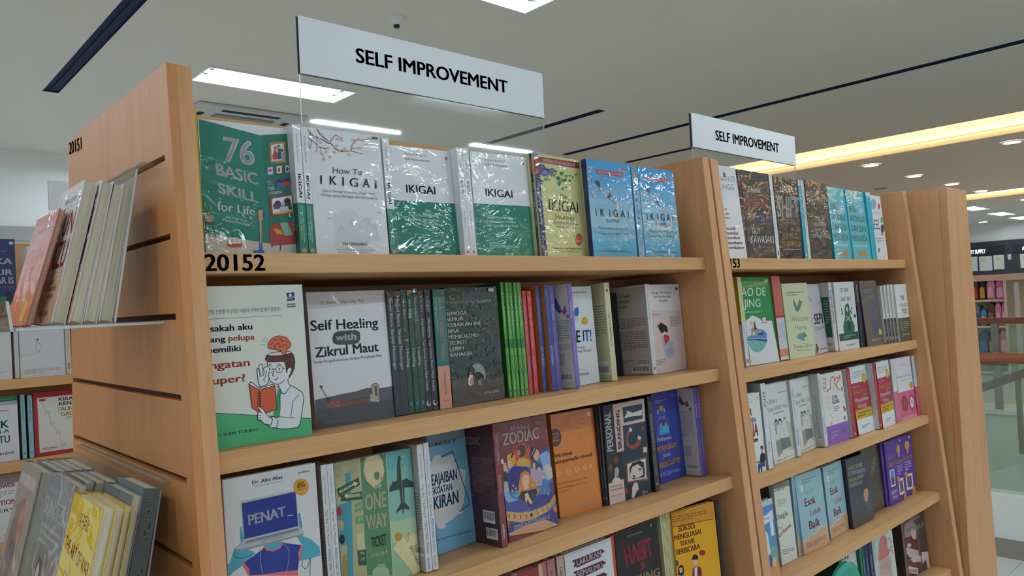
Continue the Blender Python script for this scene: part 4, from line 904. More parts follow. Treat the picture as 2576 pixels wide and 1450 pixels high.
B(1,2,'F',0.3660,1.0076,1.3259,-0.005,0.1508,0.0160,0.2185,0.059,'e3e5dc','d8d8cc','e3e5dc',0,'cream paperback showing a cartoon man whose brain floats above his open head','''f P 55b47c 16 233 374 191 1006 110 1002 -2 104 -11
f L 26302c 80 101 225 1009 108
f P 263a5e 836 946 915 949 914 896 835 892
f E eceef2 873 930 16 0 1 10
f T eceef2 2 836 901 913 903 2 20 BIP
f P 6b7484 830 865 920 865 920 875 830 875
f P 6b7484 830 850 920 850 920 860 830 860
f T 4a4e54 0 84 829 761 831 2 21 연발 건망증 투성이는 어떻게 기억력 천재가 됐을까?
f L 6a6e74 50 88 798 769 799
f T 1c2440 2 20 720 480 720 0 38 Bisakah aku
f T 1c2440 2 40 655 225 655 0 34 yang
f T d0634a 2 250 655 495 655 0 36 pelupa
f T 1c2440 2 30 590 360 590 0 36 memiliki
f T d0634a 2 40 492 435 492 0 45 ingatan
f T d0634a 2 30 398 385 398 0 45 super?
f T 2c5a48 1 20 80 470 80 0 20 CHO SHIN YOUNG
f P e6e9ee 706 338 794 349 819 339 878 311 924 284 939 254 924 204 894 121 878 81 852 63 772 63 693 70 602 88 565 96 581 107 612 142 627 179 640 228 660 277
f L 2a2c34 110 819 339 878 311 924 284 939 254 924 204 894 121 878 81 852 63 772 63 693 70 602 88
f L 2a2c34 90 894 270 848 252 823 233 810 188 794 135
f L 2a2c34 80 564 163 678 149 803 130 835 129
f P e6e9ee 599 506 763 506 782 463 790 422 807 394 785 375 794 349 737 333 690 341 688 356 654 362 617 382 605 414
f L 2a2c34 90 600 505 601 414 617 382 654 362 688 356 728 364 754 380
f L 2a2c34 90 807 400 787 375 798 346 819 339
f L 2a2c34 80 690 354 689 331
f P 5c3a38 582 527 595 547 635 560 737 567 825 562 862 537 874 494 861 448 833 413 807 392 791 437 778 422 774 464 762 496 683 498 606 503 581 517
f L 2a2c34 90 581 522 595 547 635 560 737 567 825 562 862 537 874 494 861 448 833 413 807 392
f P e4dfd6 611 553 643 562 737 564 824 561 844 552 782 541 688 540 618 544
f L 2a2c34 80 611 553 643 562 737 564 824 561 844 552 782 541 688 540 618 544 611 553
f P e6e9ee 783 437 801 454 826 458 835 444 821 419 799 400 785 412
f L 2a2c34 90 782 422 795 450 822 459 835 444 821 419 799 398
f P d8714f 618 617 635 634 660 653 700 664 732 667 771 660 802 654 824 635 842 613 836 590 806 576 782 541 759 542 738 572 707 574 676 583 638 588 616 599
f L 5a2c26 100 618 617 635 634 660 653 700 664 732 667 771 660 802 654 824 635 842 613 836 590 806 576 782 541 759 542 738 572 707 574 676 583 638 588 616 599 618 617
f L 6a3028 90 637 616 660 617 658 633
f L 6a3028 90 667 640 698 646 713 633
f L 6a3028 90 712 628 727 614 695 616 678 598 692 582
f L 6a3028 90 738 652 753 636 785 637
f L 6a3028 90 726 606 741 598 724 591
f L 6a3028 90 756 589 765 607 797 605 803 587 778 578
f L 6a3028 90 759 623 753 636
f L 6a3028 90 800 629 814 617
f L 8a8a84 60 549 619 597 615
f L 8a8a84 60 563 648 605 629
f L 8a8a84 60 588 665 619 642
f E 2a2c34 617 458 28 -2 3 25
f E e8e8cf 617 458 25 -2 2 22
f L 2a2c34 110 612 467 623 459 613 450
f E 2a2c34 710 452 38 -2 3 26
f E e8e8cf 710 452 34 -2 2 22
f L 2a2c34 110 704 461 716 453 706 444
f L 2a2c34 90 640 456 676 454
f L 2a2c34 90 742 456 761 455
f L 2a2c34 90 653 446 642 415 659 410
f L 2a2c34 90 656 390 676 389 691 403
f L 2a2c34 80 612 487 628 491 637 485
f L 2a2c34 80 697 484 713 487 725 481
f P e6e9ee 496 469 511 473 516 485 529 495 541 498 552 488 554 458 566 472 594 474 595 455 603 439 600 384 580 362 522 351 502 381 496 431
f L 2a2c34 90 502 381 496 431 496 469 511 473 520 417
f L 2a2c34 90 512 481 533 495 548 494 552 425
f L 2a2c34 80 513 473 533 419 552 422
f L 2a2c34 90 563 437 558 465 571 474 595 474
f L 2a2c34 90 606 439 600 384 580 362 515 352 502 381
f L 2a2c34 80 559 379 553 397 573 416 585 451
f P 3f9f6c 680 319 708 320 718 301 701 289 692 193 671 149 643 144 625 159 640 228 669 287
f L 2a2c34 90 680 319 708 320 718 301 701 289 692 193 675 151 643 144 625 159
f L 2a2c34 90 691 346 725 293 748 290 817 339
f P eceef2 412 380 432 390 506 343 638 360 656 351 660 201 555 183 492 196 427 229
f P cf5f3c 412 377 502 335 656 350 660 201 555 184 497 193 427 229
f L 2a2c34 100 412 380 432 390 506 343 638 360 656 351 660 201 555 184
f L 2a2c34 100 412 377 427 229 491 194
f L 2a2c34 100 412 377 502 334 656 350
f L 2a2c34 110 502 334 501 220
f L 2a2c34 110 485 317 502 306 520 316
f L 2a2c34 110 483 302 501 291 519 301
f L 2a2c34 110 481 284 499 274 517 284
f L 2a2c34 110 480 267 498 257 515 266
f L 2a2c34 110 478 252 496 242 514 251
f P e6e9ee 473 235 494 226 523 213 540 192 558 175 612 142 597 111 574 108 529 118 501 143 472 148 472 188 491 194 517 186 500 203
f L 2a2c34 90 517 186 500 203 473 235 495 228 530 208 547 184 579 155 612 141 597 111 580 92 565 101 574 109 529 118 501 143 472 148 472 188 491 194
f L 2a2c34 80 475 178 504 173
f L 2a2c34 80 473 163 503 158
f L 2a2c34 80 661 130 663 110 644 84''')
B(1,2,'F',0.5522,1.0624,1.3236,-0.011,0.1416,0.0128,0.2111,0.071,'e6e9ee','dcdde2','e6e9ee',2,'white paperback titled Self Healing with an open grave and shovel drawn below','''f P d2cdd0 2 998 1008 1008 1001 905 8 872
f T 5c5a60 0 171 907 715 913 3 25 H. Ahmad Zacky, S.Ag., M.A.
f T 263c3e 2 20 715 877 711 1 74 Self Healing
f P 2f4646 273 644 295 685 363 701 576 699 625 682 627 633 599 599 508 591 332 597 282 612
f T eceef2 2 310 630 575 628 3 48 with
f T 263c3e 2 50 518 856 524 -1 72 Zikrul Maut
f T 3c4a4c 1 17 473 891 479 1 20 Terapi Pengobatan Jiwa dengan Mengingat Mati
f P 55555b 4 210 130 218 327 228 513 235 660 251 805 234 1011 241 1010 0 -2 1
f P 46464c 3 137 1019 136 1010 0 -2 1
f L 3a3a40 50 29 145 359 137 717 134 1009 137
f L 3a3a40 50 24 105 353 96 711 92 1003 94
f L 3a3a40 50 19 65 348 55 705 49 996 51
f L 3a3a40 50 14 25 342 14 699 7 990 8
f P 7a4632 137 146 166 174 211 196 280 196 320 172 686 179 700 146 324 135 186 132
f L 4a2c24 120 320 172 686 177
f E 8f5238 173 158 23 -2 1 11
f E 8f5238 209 176 24 -2 1 11
f E 8f5238 240 158 24 -2 1 11
f E 8f5238 277 175 24 -2 1 11
f E 8f5238 282 144 24 -2 1 11
f L 2a2a2e 120 89 298 169 200
f P 2a2a2e 71 309 104 310 114 296 88 288
f P 2a2a2e 146 217 189 219 193 187 158 180
f P b0aa98 721 267 756 281 793 277 818 255 814 142 717 137
f L 33302c 120 717 139 720 262 760 280 796 275 817 252 811 142
f P 57523f 757 259 790 257 789 176 756 177
f P c2bcac 698 199 805 170 805 130 685 147
f L 4a463c 60 698 183 807 166
f L 4a463c 60 696 168 804 150
f L 4a463c 60 693 152 802 134''')  # grey band along the cover top is the shelf's shadow, painted on
B(1,2,'S',0.6942,1.0586,1.3250,0.004,0.0127,0.1350,0.2085,0.057,'2c3338','2c3439','262c31',2,'first thin charcoal spine right of the white Self Healing cover','''f T e2e5e8 2 300 940 300 360 420 0 Berani Bicara, Banyak Mendengar''')
B(1,2,'S',0.7071,1.0585,1.3244,-0.004,0.0137,0.1350,0.2078,0.053,'2c3338','2c3439','262c31',2,'second thin charcoal spine right of the white Self Healing cover','''f T e2e5e8 2 300 940 300 360 420 0 Berani Bicara, Banyak Mendengar''')
B(1,2,'S',0.7251,1.0641,1.3240,-0.007,0.0113,0.1350,0.2103,0.051,'2b4a3a','2c4c3c','233c30',2,'left one of three thin dark green Healing spines in crinkled film','''f T d0dcd4 0 300 920 300 770 300 0 Risna Anjani
f T e6ece8 2 280 520 280 370 420 0 Healing
f P 3f86b8 300 60 700 60 700 90 300 90''')
B(1,2,'S',0.7365,1.0626,1.3241,-0.006,0.0106,0.1350,0.2095,0.051,'2b4a3a','2c4c3c','233c30',2,'middle one of three thin dark green Healing spines in crinkled film','''f T d0dcd4 0 300 920 300 770 300 0 Risna Anjani
f T e6ece8 2 280 520 280 370 420 0 Healing
f P 3f86b8 300 60 700 60 700 90 300 90''')
B(1,2,'S',0.7476,1.0620,1.3244,-0.002,0.0108,0.1350,0.2112,0.053,'2b4a3a','2c4c3c','233c30',2,'right one of three thin dark green Healing spines in crinkled film','''f T d0dcd4 0 300 920 300 770 300 0 Risna Anjani
f T e6ece8 2 280 520 280 370 420 0 Healing
f P 3f86b8 300 60 700 60 700 90 300 90''')
B(1,2,'S',0.7603,1.0641,1.3242,-0.003,0.0127,0.1350,0.2082,0.053,'242a33','262d36','20252d',2,'left one of two near-black spines with small white moons at the foot','''f T c9d0d8 1 300 950 300 820 380 0 R. D. ASTI
f T dfe4ea 1 300 760 300 160 360 0 Melelahkan, Tapi Semua Demi Masa Depan
f E e0e4e8 500 60 350 0 0 22
f E 262d36 580 64 250 0 0 17''')
B(1,2,'S',0.7733,1.0633,1.3239,-0.008,0.0121,0.1350,0.2087,0.050,'242a33','262d36','20252d',2,'right one of two near-black spines with small white moons at the foot','''f T c9d0d8 1 300 950 300 820 380 0 R. D. ASTI
f T dfe4ea 1 300 760 300 160 360 0 Melelahkan, Tapi Semua Demi Masa Depan
f E e0e4e8 500 60 350 0 0 22
f E 262d36 580 64 250 0 0 17''')
B(1,2,'S',0.7882,1.0614,1.3233,-0.064,0.0250,0.1350,0.2097,0.041,'2b6a60','2f7166','1c3f3c',2,'thick teal spine with a salmon lower third, titled How To Respect Myself','''f P dd9c80 0 0 1000 0 1000 355 0 355
f T d7a58c 1 420 930 420 400 280 0 HOW TO RESPECT MYSELF
f T a9c0b0 0 150 930 150 640 150 0 Seni Menghargai Diri Sendiri
f T 5c4a44 1 450 310 450 120 170 0 YOON HONG GYUN
f T 4a3c38 0 300 60 820 60 0 14 Penerbit''')
B(1,2,'F',0.8176,1.0646,1.3232,0.053,0.1298,0.0128,0.2122,0.041,'2c3d38','22302c','2c3d38',2,'dark green rainy forest cover with a child crouching under a clear umbrella','''f P 2f4a48 19 999 984 1002 987 894 22 892
f P 2f4440 10 883 991 889 1002 824 12 828
f E 34483d 358 781 33 -1 2 11
f E 273430 874 804 33 -1 2 11
f E 3c5244 258 824 25 -1 1 9
f E 34483d 104 617 36 -1 2 13
f E 34483d 946 450 33 -2 2 11
f E 34483d 587 617 44 -2 2 15
f E 273430 594 786 26 -1 2 9
f E 3c5244 142 688 36 -1 2 13
f E 34483d 102 526 18 -1 1 6
f E 3c5244 593 831 15 0 1 5
f E 44584a 491 534 37 -2 2 12
f E 3c5244 589 580 23 -1 1 8
f E 273430 729 711 32 -1 2 11
f E 273430 509 654 27 -1 2 9
f E 34483d 800 768 29 -1 2 10
f E 2a3a36 758 337 25 -1 1 8
f E 34483d 584 499 28 -1 2 9
f E 34483d 961 552 36 -1 2 12
f E 38503f 755 667 32 -1 2 11
f E 38503f 853 680 26 -1 2 9
f E 273430 300 286 23 -1 1 8
f E 3c5244 166 843 35 -1 2 12
f E 44584a 752 610 43 -2 2 14
f E 3c5244 92 602 28 -1 2 10
f E 44584a 785 306 23 -1 1 7
f E 38503f 274 826 18 0 1 6
f E 2a3a36 236 574 30 -1 2 10
f E 273430 318 785 29 -1 2 10
f E 273430 516 265 34 -2 2 12
f E 44584a 947 434 38 -2 2 12
f E 273430 878 356 42 -2 2 14
f E 38503f 401 622 16 -1 1 6
f E 44584a 430 754 43 -1 2 15
f E 34483d 181 667 14 0 1 5
f E 273430 561 528 43 -2 2 14
f E 2a3a36 177 722 23 -1 1 8
f E 44584a 512 799 28 -1 2 10
f E 38503f 498 674 18 -1 1 6
f E 3c5244 365 708 38 -1 2 13
f E 2a3a36 545 741 43 -1 2 14
f E 273430 146 542 14 -1 1 5
f E 2a3a36 282 473 16 -1 1 5
f E 3c5244 473 296 24 -1 1 8
f E 3c5244 501 376 23 -1 1 8
f E 3c5244 581 366 37 -2 2 12
f E 3c5244 776 336 37 -2 2 12
f E 34483d 202 571 34 -1 2 12
f E 273430 798 560 20 -1 1 7
f E 3c5244 952 237 26 -2 1 8
f E 44584a 111 589 22 -1 1 8
f E 44584a 580 295 39 -2 2 13
f E 38503f 939 639 35 -1 2 11
f E 3c5244 136 638 33 -1 2 12
f E 2a3a36 510 759 37 -1 2 13
f E 44584a 49 297 33 -2 2 11
f E 3c5244 353 279 35 -2 2 12
f E 273430 446 457 32 -2 2 11
f E 38503f 586 788 14 0 1 5
f E 44584a 647 531 43 -2 2 14
f E 3c5244 787 655 31 -1 2 10
f E 273430 628 347 30 -2 2 10
f E 44584a 170 785 28 -1 2 10
f E 3c5244 769 473 38 -2 2 13
f E 273430 178 584 34 -1 2 12
f E 34483d 451 381 40 -2 2 13
f E 273430 271 704 36 -1 2 12
f E 34483d 500 856 41 -1 2 14
f E 273430 429 486 28 -1 2 10
f E 44584a 224 705 28 -1 2 10
f E 2a3a36 532 714 29 -1 2 10
f E 44584a 890 282 21 -1 1 7
f E 34483d 179 804 26 -1 1 9
f E 2a3a36 679 593 20 -1 1 7
f E 38503f 744 287 19 -1 1 6
f E 3c5244 658 634 22 -1 1 7
f E 3c5244 397 566 43 -2 2 15
f E 2a3a36 171 610 28 -1 2 10
f E 2a3a36 434 648 16 -1 1 5
f E 3c5244 557 831 44 -1 2 15
f E 2a3a36 142 617 39 -1 2 14
f E 44584a 400 535 29 -1 2 10
f E 38503f 747 810 16 0 1 5
f E 34483d 146 323 21 -1 1 7
f E 3c5244 601 357 16 -1 1 5
f E 2a3a36 332 527 41 -2 2 14
f E 34483d 671 842 36 -1 2 12
f E 3c5244 930 452 31 -1 2 10
f E 2a3a36 289 563 18 -1 1 6
f E 34483d 754 224 15 -1 1 5
f E 44584a 730 512 20 -1 1 7
f E 38503f 251 597 32 -1 2 11
f E 44584a 430 560 38 -2 2 13
f E 38503f 261 753 39 -1 2 13
f E 34483d 646 609 24 -1 1 8
f E 2a3a36 899 856 34 -1 2 11
f E 44584a 475 839 34 -1 2 11
f E 3c5244 860 428 23 -1 1 8
f E 2a3a36 744 839 20 0 1 7
f E 273430 468 706 42 -1 2 14
f E 3c5244 370 854 40 -1 2 14
f E 44584a 407 875 25 0 1 8
f E 34483d 262 466 20 -1 1 7
f E 273430 66 376 17 -1 1 6
f E 3c5244 225 512 28 -1 2 10
f E 44584a 634 410 41 -2 2 14
f E 2a3a36 744 401 29 -1 2 10
f E 38503f 711 453 15 -1 1 5
f E 273430 888 455 37 -2 2 12
f E 34483d 141 554 27 -1 2 9
f E 38503f 824 486 42 -2 2 14
f E 34483d 954 442 17 -1 1 6
f E 44584a 151 655 16 -1 1 5
f E 38503f 543 471 33 -2 2 11
f E 34483d 269 712 26 -1 1 9
f E 38503f 751 542 31 -1 2 10
f E 34483d 497 398 28 -1 2 9
f E 3c5244 884 712 38 -1 2 13
f E 44584a 690 240 29 -2 2 10
f E 38503f 617 657 34 -1 2 11
f E 34483d 296 520 13 -1 1 5
f E 3c5244 433 258 16 -1 1 5
f E 44584a 699 681 30 -1 2 10
f E 273430 435 387 43 -2 2 15
f E 34483d 153 271 40 -2 2 14
f E 44584a 332 828 28 -1 2 10
f E 273430 777 698 25 -1 1 8
f E 38503f 826 535 42 -2 2 14
f E 44584a 363 561 39 -2 2 13
f E 2a3a36 469 681 18 -1 1 6
f E 2a3a36 414 798 23 -1 1 8
f E 3c5244 716 326 18 -1 1 6
f E 2a3a36 671 289 23 -1 1 8
f E 34483d 83 639 38 -1 2 13
f E 34483d 366 605 21 -1 1 7
f E 38503f 326 844 33 -1 2 11
f E 44584a 542 751 25 -1 1 8
f E 273430 859 336 34 -2 2 11
f E 38503f 524 413 15 -1 1 5
f E 2a3a36 396 486 17 -1 1 6
f E 3c5244 440 296 30 -2 2 10
f E 38503f 486 654 22 -1 1 8
f E 3c5244 725 446 26 -1 2 9
f E 3c5244 294 526 25 -1 1 8
f E 44584a 690 821 29 -1 2 10
f P 544b40 -12 222 298 235 609 206 1035 223 1016 4 -18 -2
f P 4c443b -19 140 1031 164 1016 4 -18 -2
f E 5a4f40 551 207 30 -2 2 10
f E 3d4436 166 246 19 -1 1 7
f E 3d4436 332 226 46 -3 1 6
f E 5a4f40 747 197 33 -2 1 8
f E 5a4f40 282 208 35 -2 1 8
f E 3d4436 151 230 39 -2 2 10
f E 5a4f40 117 210 30 -2 1 9
f E 3d4436 949 159 53 -3 1 5
f E 5a4f40 428 197 47 -3 2 11
f E 5a4f40 37 243 49 -3 2 10
f E 46453a 973 192 22 -1 1 6
f E 5a4f40 974 200 51 -3 2 10
f E 46453a 111 217 16 -1 1 5
f E 5a4f40 916 173 30 -2 1 6
f E 5a4f40 530 209 46 -3 1 5
f E 46453a 525 201 31 -2 1 6
f E 5a4f40 37 235 51 -3 1 6
f E 3d4436 639 177 35 -2 1 6
f E 3d4436 64 240 39 -2 1 5
f E 46453a 499 198 33 -2 1 6
f E 46453a 431 219 35 -2 2 9
f E 46453a 425 202 24 -2 2 10
f E 3d4436 846 211 37 -2 1 6
f E 46453a 250 239 44 -3 1 7
f E 46453a 501 225 25 -2 1 7
f E 3d4436 87 229 49 -3 1 5
f E 5a4f40 976 198 20 -1 1 5
f E 3d4436 452 199 28 -2 1 5
f E 46453a 931 190 25 -2 2 11
f E 5a4f40 473 220 44 -3 2 10
f E 5a4f40 451 233 20 -1 1 5
f E 5a4f40 958 200 56 -4 1 6
f E 46453a 767 202 49 -3 1 5
f E 5a4f40 478 216 51 -3 1 6
f E 46453a 734 194 42 -3 1 6
f E 3d4436 768 217 19 -1 1 5
f E 5a4f40 270 209 49 -3 1 7
f E 46453a 341 192 18 -1 2 9
f E 46453a 330 231 17 -1 2 10
f E 46453a 949 204 51 -3 1 6
f T aeb6b0 0 -3 863 853 865 3 20 이 다정함이 모여 아주 조금만 더 행복해지길
f T e4e6e2 1 -10 765 370 767 3 31 SEMOGA
f T e4e6e2 1 -7 717 292 719 3 31 SEMUA
f T e4e6e2 1 -5 668 602 668 3 31 KEBAIKAN INI
f T e4e6e2 1 -2 616 202 619 3 31 BISA
f T e4e6e2 1 1 568 552 564 3 31 MEMBUATMU
f T e4e6e2 1 4 518 337 518 3 31 SEDIKIT
f T e4e6e2 1 6 467 259 468 3 31 LEBIH
f T e4e6e2 1 9 418 416 416 3 31 BAHAGIA
f T e0e0da 1 580 65 889 63 2 25 LUCIA SONG
f P c9d0cc 820 955 930 955 930 985 820 985
f P 8c9692 331 247 351 302 429 335 524 337 614 301 648 246 621 181 591 230 512 264 418 269
f L c4ccc8 50 499 312 349 292
f L c4ccc8 50 499 312 471 334
f L c4ccc8 50 499 312 574 317
f L c4ccc8 50 499 312 640 237
f L b4b4ac 80 497 303 410 218
f E 23211f 394 285 46 -3 5 28
f P e0dcd4 305 211 331 247 393 245 394 186 347 152 298 169
f E c79074 370 193 37 -2 5 32
f E 1f1d1c 494 222 55 -3 5 28
f P b08468 478 190 532 196 552 152 493 151
f L 6a6a60 30 -29 196 1001 185''')
B(1,2,'S',0.9621,1.0743,1.3234,-0.006,0.0093,0.1350,0.2209,0.050,'3f8a3c','4a9a44','2c6a2e',2,'leftmost of five bright green bamboo spines','''f P 86c23f 350 0 700 0 700 420 350 420
f P 2f7a34 0 420 1000 420 1000 500 0 500
f P 67b255 100 550 500 550 500 1000 100 1000
f P 2c7433 100 950 900 800 600 750
f P 2c7433 100 300 900 180 800 140
f T dcecd4 1 300 900 300 620 380 0 Filosofi Bambu
f T 2a5a2a 1 300 360 300 200 320 0 Bayu Saputra
f E 7a5a78 500 50 300 0 0 12''')
B(1,2,'S',0.9709,1.0715,1.3229,-0.012,0.0089,0.1350,0.2203,0.045,'3f8a3c','56a646','2c6a2e',2,'second from left of five bright green bamboo spines','''f P 86c23f 350 0 700 0 700 420 350 420
f P 2f7a34 0 420 1000 420 1000 500 0 500
f P 67b255 100 550 500 550 500 1000 100 1000
f P 2c7433 100 950 900 800 600 750
f P 2c7433 100 300 900 180 800 140
f T dcecd4 1 300 900 300 620 380 0 Filosofi Bambu
f T 2a5a2a 1 300 360 300 200 320 0 Bayu Saputra
f E 7a5a78 500 50 300 0 0 12''')
B(1,2,'S',0.9797,1.0705,1.3229,-0.014,0.0085,0.1350,0.2200,0.043,'3f8a3c','4a9a44','2c6a2e',2,'middle of five bright green bamboo spines','''f P 86c23f 350 0 700 0 700 420 350 420
f P 2f7a34 0 420 1000 420 1000 500 0 500
f P 67b255 100 550 500 550 500 1000 100 1000
f P 2c7433 100 950 900 800 600 750
f P 2c7433 100 300 900 180 800 140
f T dcecd4 1 300 900 300 620 380 0 Filosofi Bambu
f T 2a5a2a 1 300 360 300 200 320 0 Bayu Saputra
f E 7a5a78 500 50 300 0 0 12''')
B(1,2,'S',0.9880,1.0676,1.3230,-0.014,0.0085,0.1350,0.2196,0.043,'3f8a3c','52a048','2c6a2e',2,'second from right of five bright green bamboo spines','''f P 86c23f 350 0 700 0 700 420 350 420
f P 2f7a34 0 420 1000 420 1000 500 0 500
f P 67b255 100 550 500 550 500 1000 100 1000
f P 2c7433 100 950 900 800 600 750
f P 2c7433 100 300 900 180 800 140
f T dcecd4 1 300 900 300 620 380 0 Filosofi Bambu
f T 2a5a2a 1 300 360 300 200 320 0 Bayu Saputra
f E 7a5a78 500 50 300 0 0 12''')
B(1,2,'S',0.9964,1.0661,1.3231,-0.012,0.0097,0.1350,0.2193,0.044,'3f8a3c','4a9a44','2c6a2e',2,'rightmost of five bright green bamboo spines','''f P 86c23f 350 0 700 0 700 420 350 420
f P 2f7a34 0 420 1000 420 1000 500 0 500
f P 67b255 100 550 500 550 500 1000 100 1000
f P 2c7433 100 950 900 800 600 750
f P 2c7433 100 300 900 180 800 140
f T dcecd4 1 300 900 300 620 380 0 Filosofi Bambu
f T 2a5a2a 1 300 360 300 200 320 0 Bayu Saputra
f E 7a5a78 500 50 300 0 0 12''')
B(1,2,'S',1.0151,1.0736,1.3227,-0.015,0.0106,0.1350,0.2026,0.042,'c8404a','cf4650','b83842',2,'left one of two thin bright red spines beside the bamboo spines','''f T f0c8c4 1 300 840 300 450 400 0 Mengenal Diri Sendiri
f T f6e2e0 2 300 360 300 220 400 0 Eka Silvana''')
B(1,2,'S',1.0261,1.0702,1.3229,-0.011,0.0100,0.1350,0.2024,0.045,'c8404a','cf4650','b83842',2,'right one of two thin bright red spines beside the bamboo spines','''f T f0c8c4 1 300 840 300 450 400 0 Mengenal Diri Sendiri
f T f6e2e0 2 300 360 300 220 400 0 Eka Silvana''')
B(1,2,'S',1.0507,1.0714,1.3228,-0.013,0.0125,0.1350,0.2116,0.044,'3d4a9a','3b4a98','d27a2a',2,'left one of two indigo spines with an orange back cover','''f T 8c98d0 1 320 950 320 560 380 0 Jangan Menyerah Sebelum Mencoba
f T e6e8f4 2 280 430 280 240 440 0 ASTI MUSMAN''')
B(1,2,'S',1.0671,1.0618,1.3237,-0.009,0.0139,0.1350,0.2120,0.048,'3d4a9a','3b4a98','d27a2a',2,'right one of two indigo spines with an orange back cover','''f T 8c98d0 1 320 950 320 560 380 0 Jangan Menyerah Sebelum Mencoba
f T e6e8f4 2 280 430 280 240 440 0 ASTI MUSMAN''')
B(1,2,'S',1.0821,1.0618,1.3237,-0.008,0.0115,0.1350,0.2092,0.048,'dfdfe4','7a6cc0','d9d5d4',2,'violet Self Love spine pressed against the second indigo spine','''f T ece8f8 1 250 830 250 670 470 0 Self Love
f T a9a0dc 0 300 450 300 250 350 0 Pelangi Kehidupan''')
B(1,2,'S',1.1094,1.0364,1.3255,-0.002,0.0118,0.1350,0.2111,0.053,'dfdfe4','7a6cc0','d9d5d4',2,'violet Self Love spine whose white back cover with a butterfly shows','''f T ece8f8 1 250 830 250 670 470 0 Self Love
f T a9a0dc 0 300 450 300 250 350 0 Pelangi Kehidupan
l P 5a4a96 720 900 800 800 840 740 780 720 700 780
l P a8528c 840 740 920 800 940 730 880 700
l E c4486c 950 690 30 0 0 20
l D 9c96a0 9 660 660 970 660 970 450 660 450
l D 9c96a0 4 660 430 970 430 970 360 660 360
l P b6b6b0 700 220 820 220 820 340 700 340
l B 680 70 950 140''')
B(1,2,'F',1.1251,1.0709,1.3230,0.125,0.1113,0.0128,0.2083,0.052,'e6ebf0','d8dde2','e6ebf0',0,'white cover with a big blue IT! and a blue bulb doodle','''f T 4a5460 1 31 927 832 929 6 22 INTERNASIONAL
f P 2e6fc0 357 736 407 785 441 779 501 800 530 744 488 700 381 697
f L 8a96a4 80 347 681 500 679
f L 8a96a4 70 365 669 479 669 436 645 387 647 365 669
f L 9aa6b4 60 555 777 628 804
f L 9aa6b4 60 556 734 636 733
f L 9aa6b4 60 341 803 376 825
f L 9aa6b4 60 480 814 498 828
f P e2a63a 579 619 577 659 647 685 738 683 786 659 772 614 677 603
f E f2cc6e 682 645 29 -1 3 11
f T 20282f 2 -242 447 487 434 17 117 HAVE
f T 2f78c0 2 571 438 854 435 16 111 IT!
f T 4a5662 1 8 380 604 365 7 25 Ide dan Tools
f T 4a5662 1 -137 346 820 327 7 25 Langkah yang Smart
f L 8a94a0 60 327 165 540 158
f T 5a646e 1 99 104 658 92 8 27 HESTERNAD''')
B(1,2,'S',1.2557,1.0658,1.3240,-0.004,0.0172,0.1350,0.2135,0.052,'ddd9b4','dedbb2','d3cfaa',2,'pale cream spine with its cream back cover and barcode showing','''f T 5a5a48 1 350 700 350 340 350 0 Tidak Perlu Memikirkan Diri
f T a8a68a 0 350 240 350 60 250 0 Yoo Eun Jung
f E 4a4a3e 500 920 220 0 0 14
l D 98967c 12 620 780 970 780 970 450 620 450
l B 660 60 970 160
l P e4e4dc 660 170 970 170 970 200 660 200''')
B(1,2,'S',1.3654,1.1416,1.3207,0.001,0.0208,0.1350,0.1948,0.053,'24262e','26282f','1c1d24',0,'short black book standing in shadow behind the cream spine','''''')
B(1,2,'S',1.3949,1.0623,1.3242,-0.003,0.0156,0.1350,0.2077,0.052,'e2dcdc','e6e4e6','c9bab8',2,'white spine whose grey pink back cover full of small text shows','''f T 77737c 0 350 900 350 420 250 0 Hargai Diri Sendiri dan Berhentilah Tersakiti
f T 77737c 0 350 360 350 160 250 0 Eun-Jung Yoo
f P 55525c 350 50 650 50 650 80 350 80
l P c4bdbb 0 680 1000 680 1000 1000 0 1000
l T 4c4648 1 250 875 660 875 0 34 Hargai Diri Sendiri
l T 4c4648 1 300 815 640 815 0 34 dan Berhentilah
l T 4c4648 1 360 755 560 755 0 34 Tersakiti
l D 8d7f80 6 300 640 950 640 950 520 300 520
l D 8d7f80 9 300 490 950 490 950 270 300 270
l D 8d7f80 2 300 170 600 170 600 120 300 120
l B 660 100 950 170
l B 550 20 950 100''')
B(1,2,'F',1.4141,1.0643,1.3233,0.058,0.1280,0.0128,0.2069,0.058,'e6e2e6','e6e4e6','e6e2e6',1,'white and pink cover with a drawn girl hugging a red heart','''f P e3cfcd -71 710 1008 685 1006 1 -8 2
f L a89a9c 50 -71 710 1008 685
f T 3c3c44 1 69 892 725 887 9 30 Hargai Diri Sendiri
f T 3c3c44 1 113 847 704 844 9 30 dan Berhentilah
f T 3c3c44 1 255 798 563 798 10 34 Tersakiti
f T 4c464c 1 1 656 249 653 5 17 Eun-Jung
f P 2e2a2e 145 546 216 543 260 569 344 549 447 523 481 478 459 441 373 463 258 442 198 482
f P e8d4cc 312 440 424 448 395 412 322 415
f P b4bccf 226 394 322 415 445 397 525 356 621 302 680 248 579 165 459 140 324 178 278 267
f P cc3a48 322 415 382 431 431 410 477 415 511 382 425 329 361 301 322 352
f L e6cfc6 220 427 335 357 288 309 247
f P b4bccf 506 294 562 355 610 327 650 275
f L e8d2c8 220 587 290 653 224 657 173 736 125
f L e8d2c8 220 465 158 543 110 640 60
f E a4adc4 488 232 81 -4 11 37
f D a08c90 6 570 626 970 628 970 505 590 505
f D a08c90 3 -4 158 283 161 296 86 -8 88
f P 4a4a50 873 960 958 963 957 933 871 930
f P 4a4a50 -96 84 -26 84 -26 59 -96 60''')
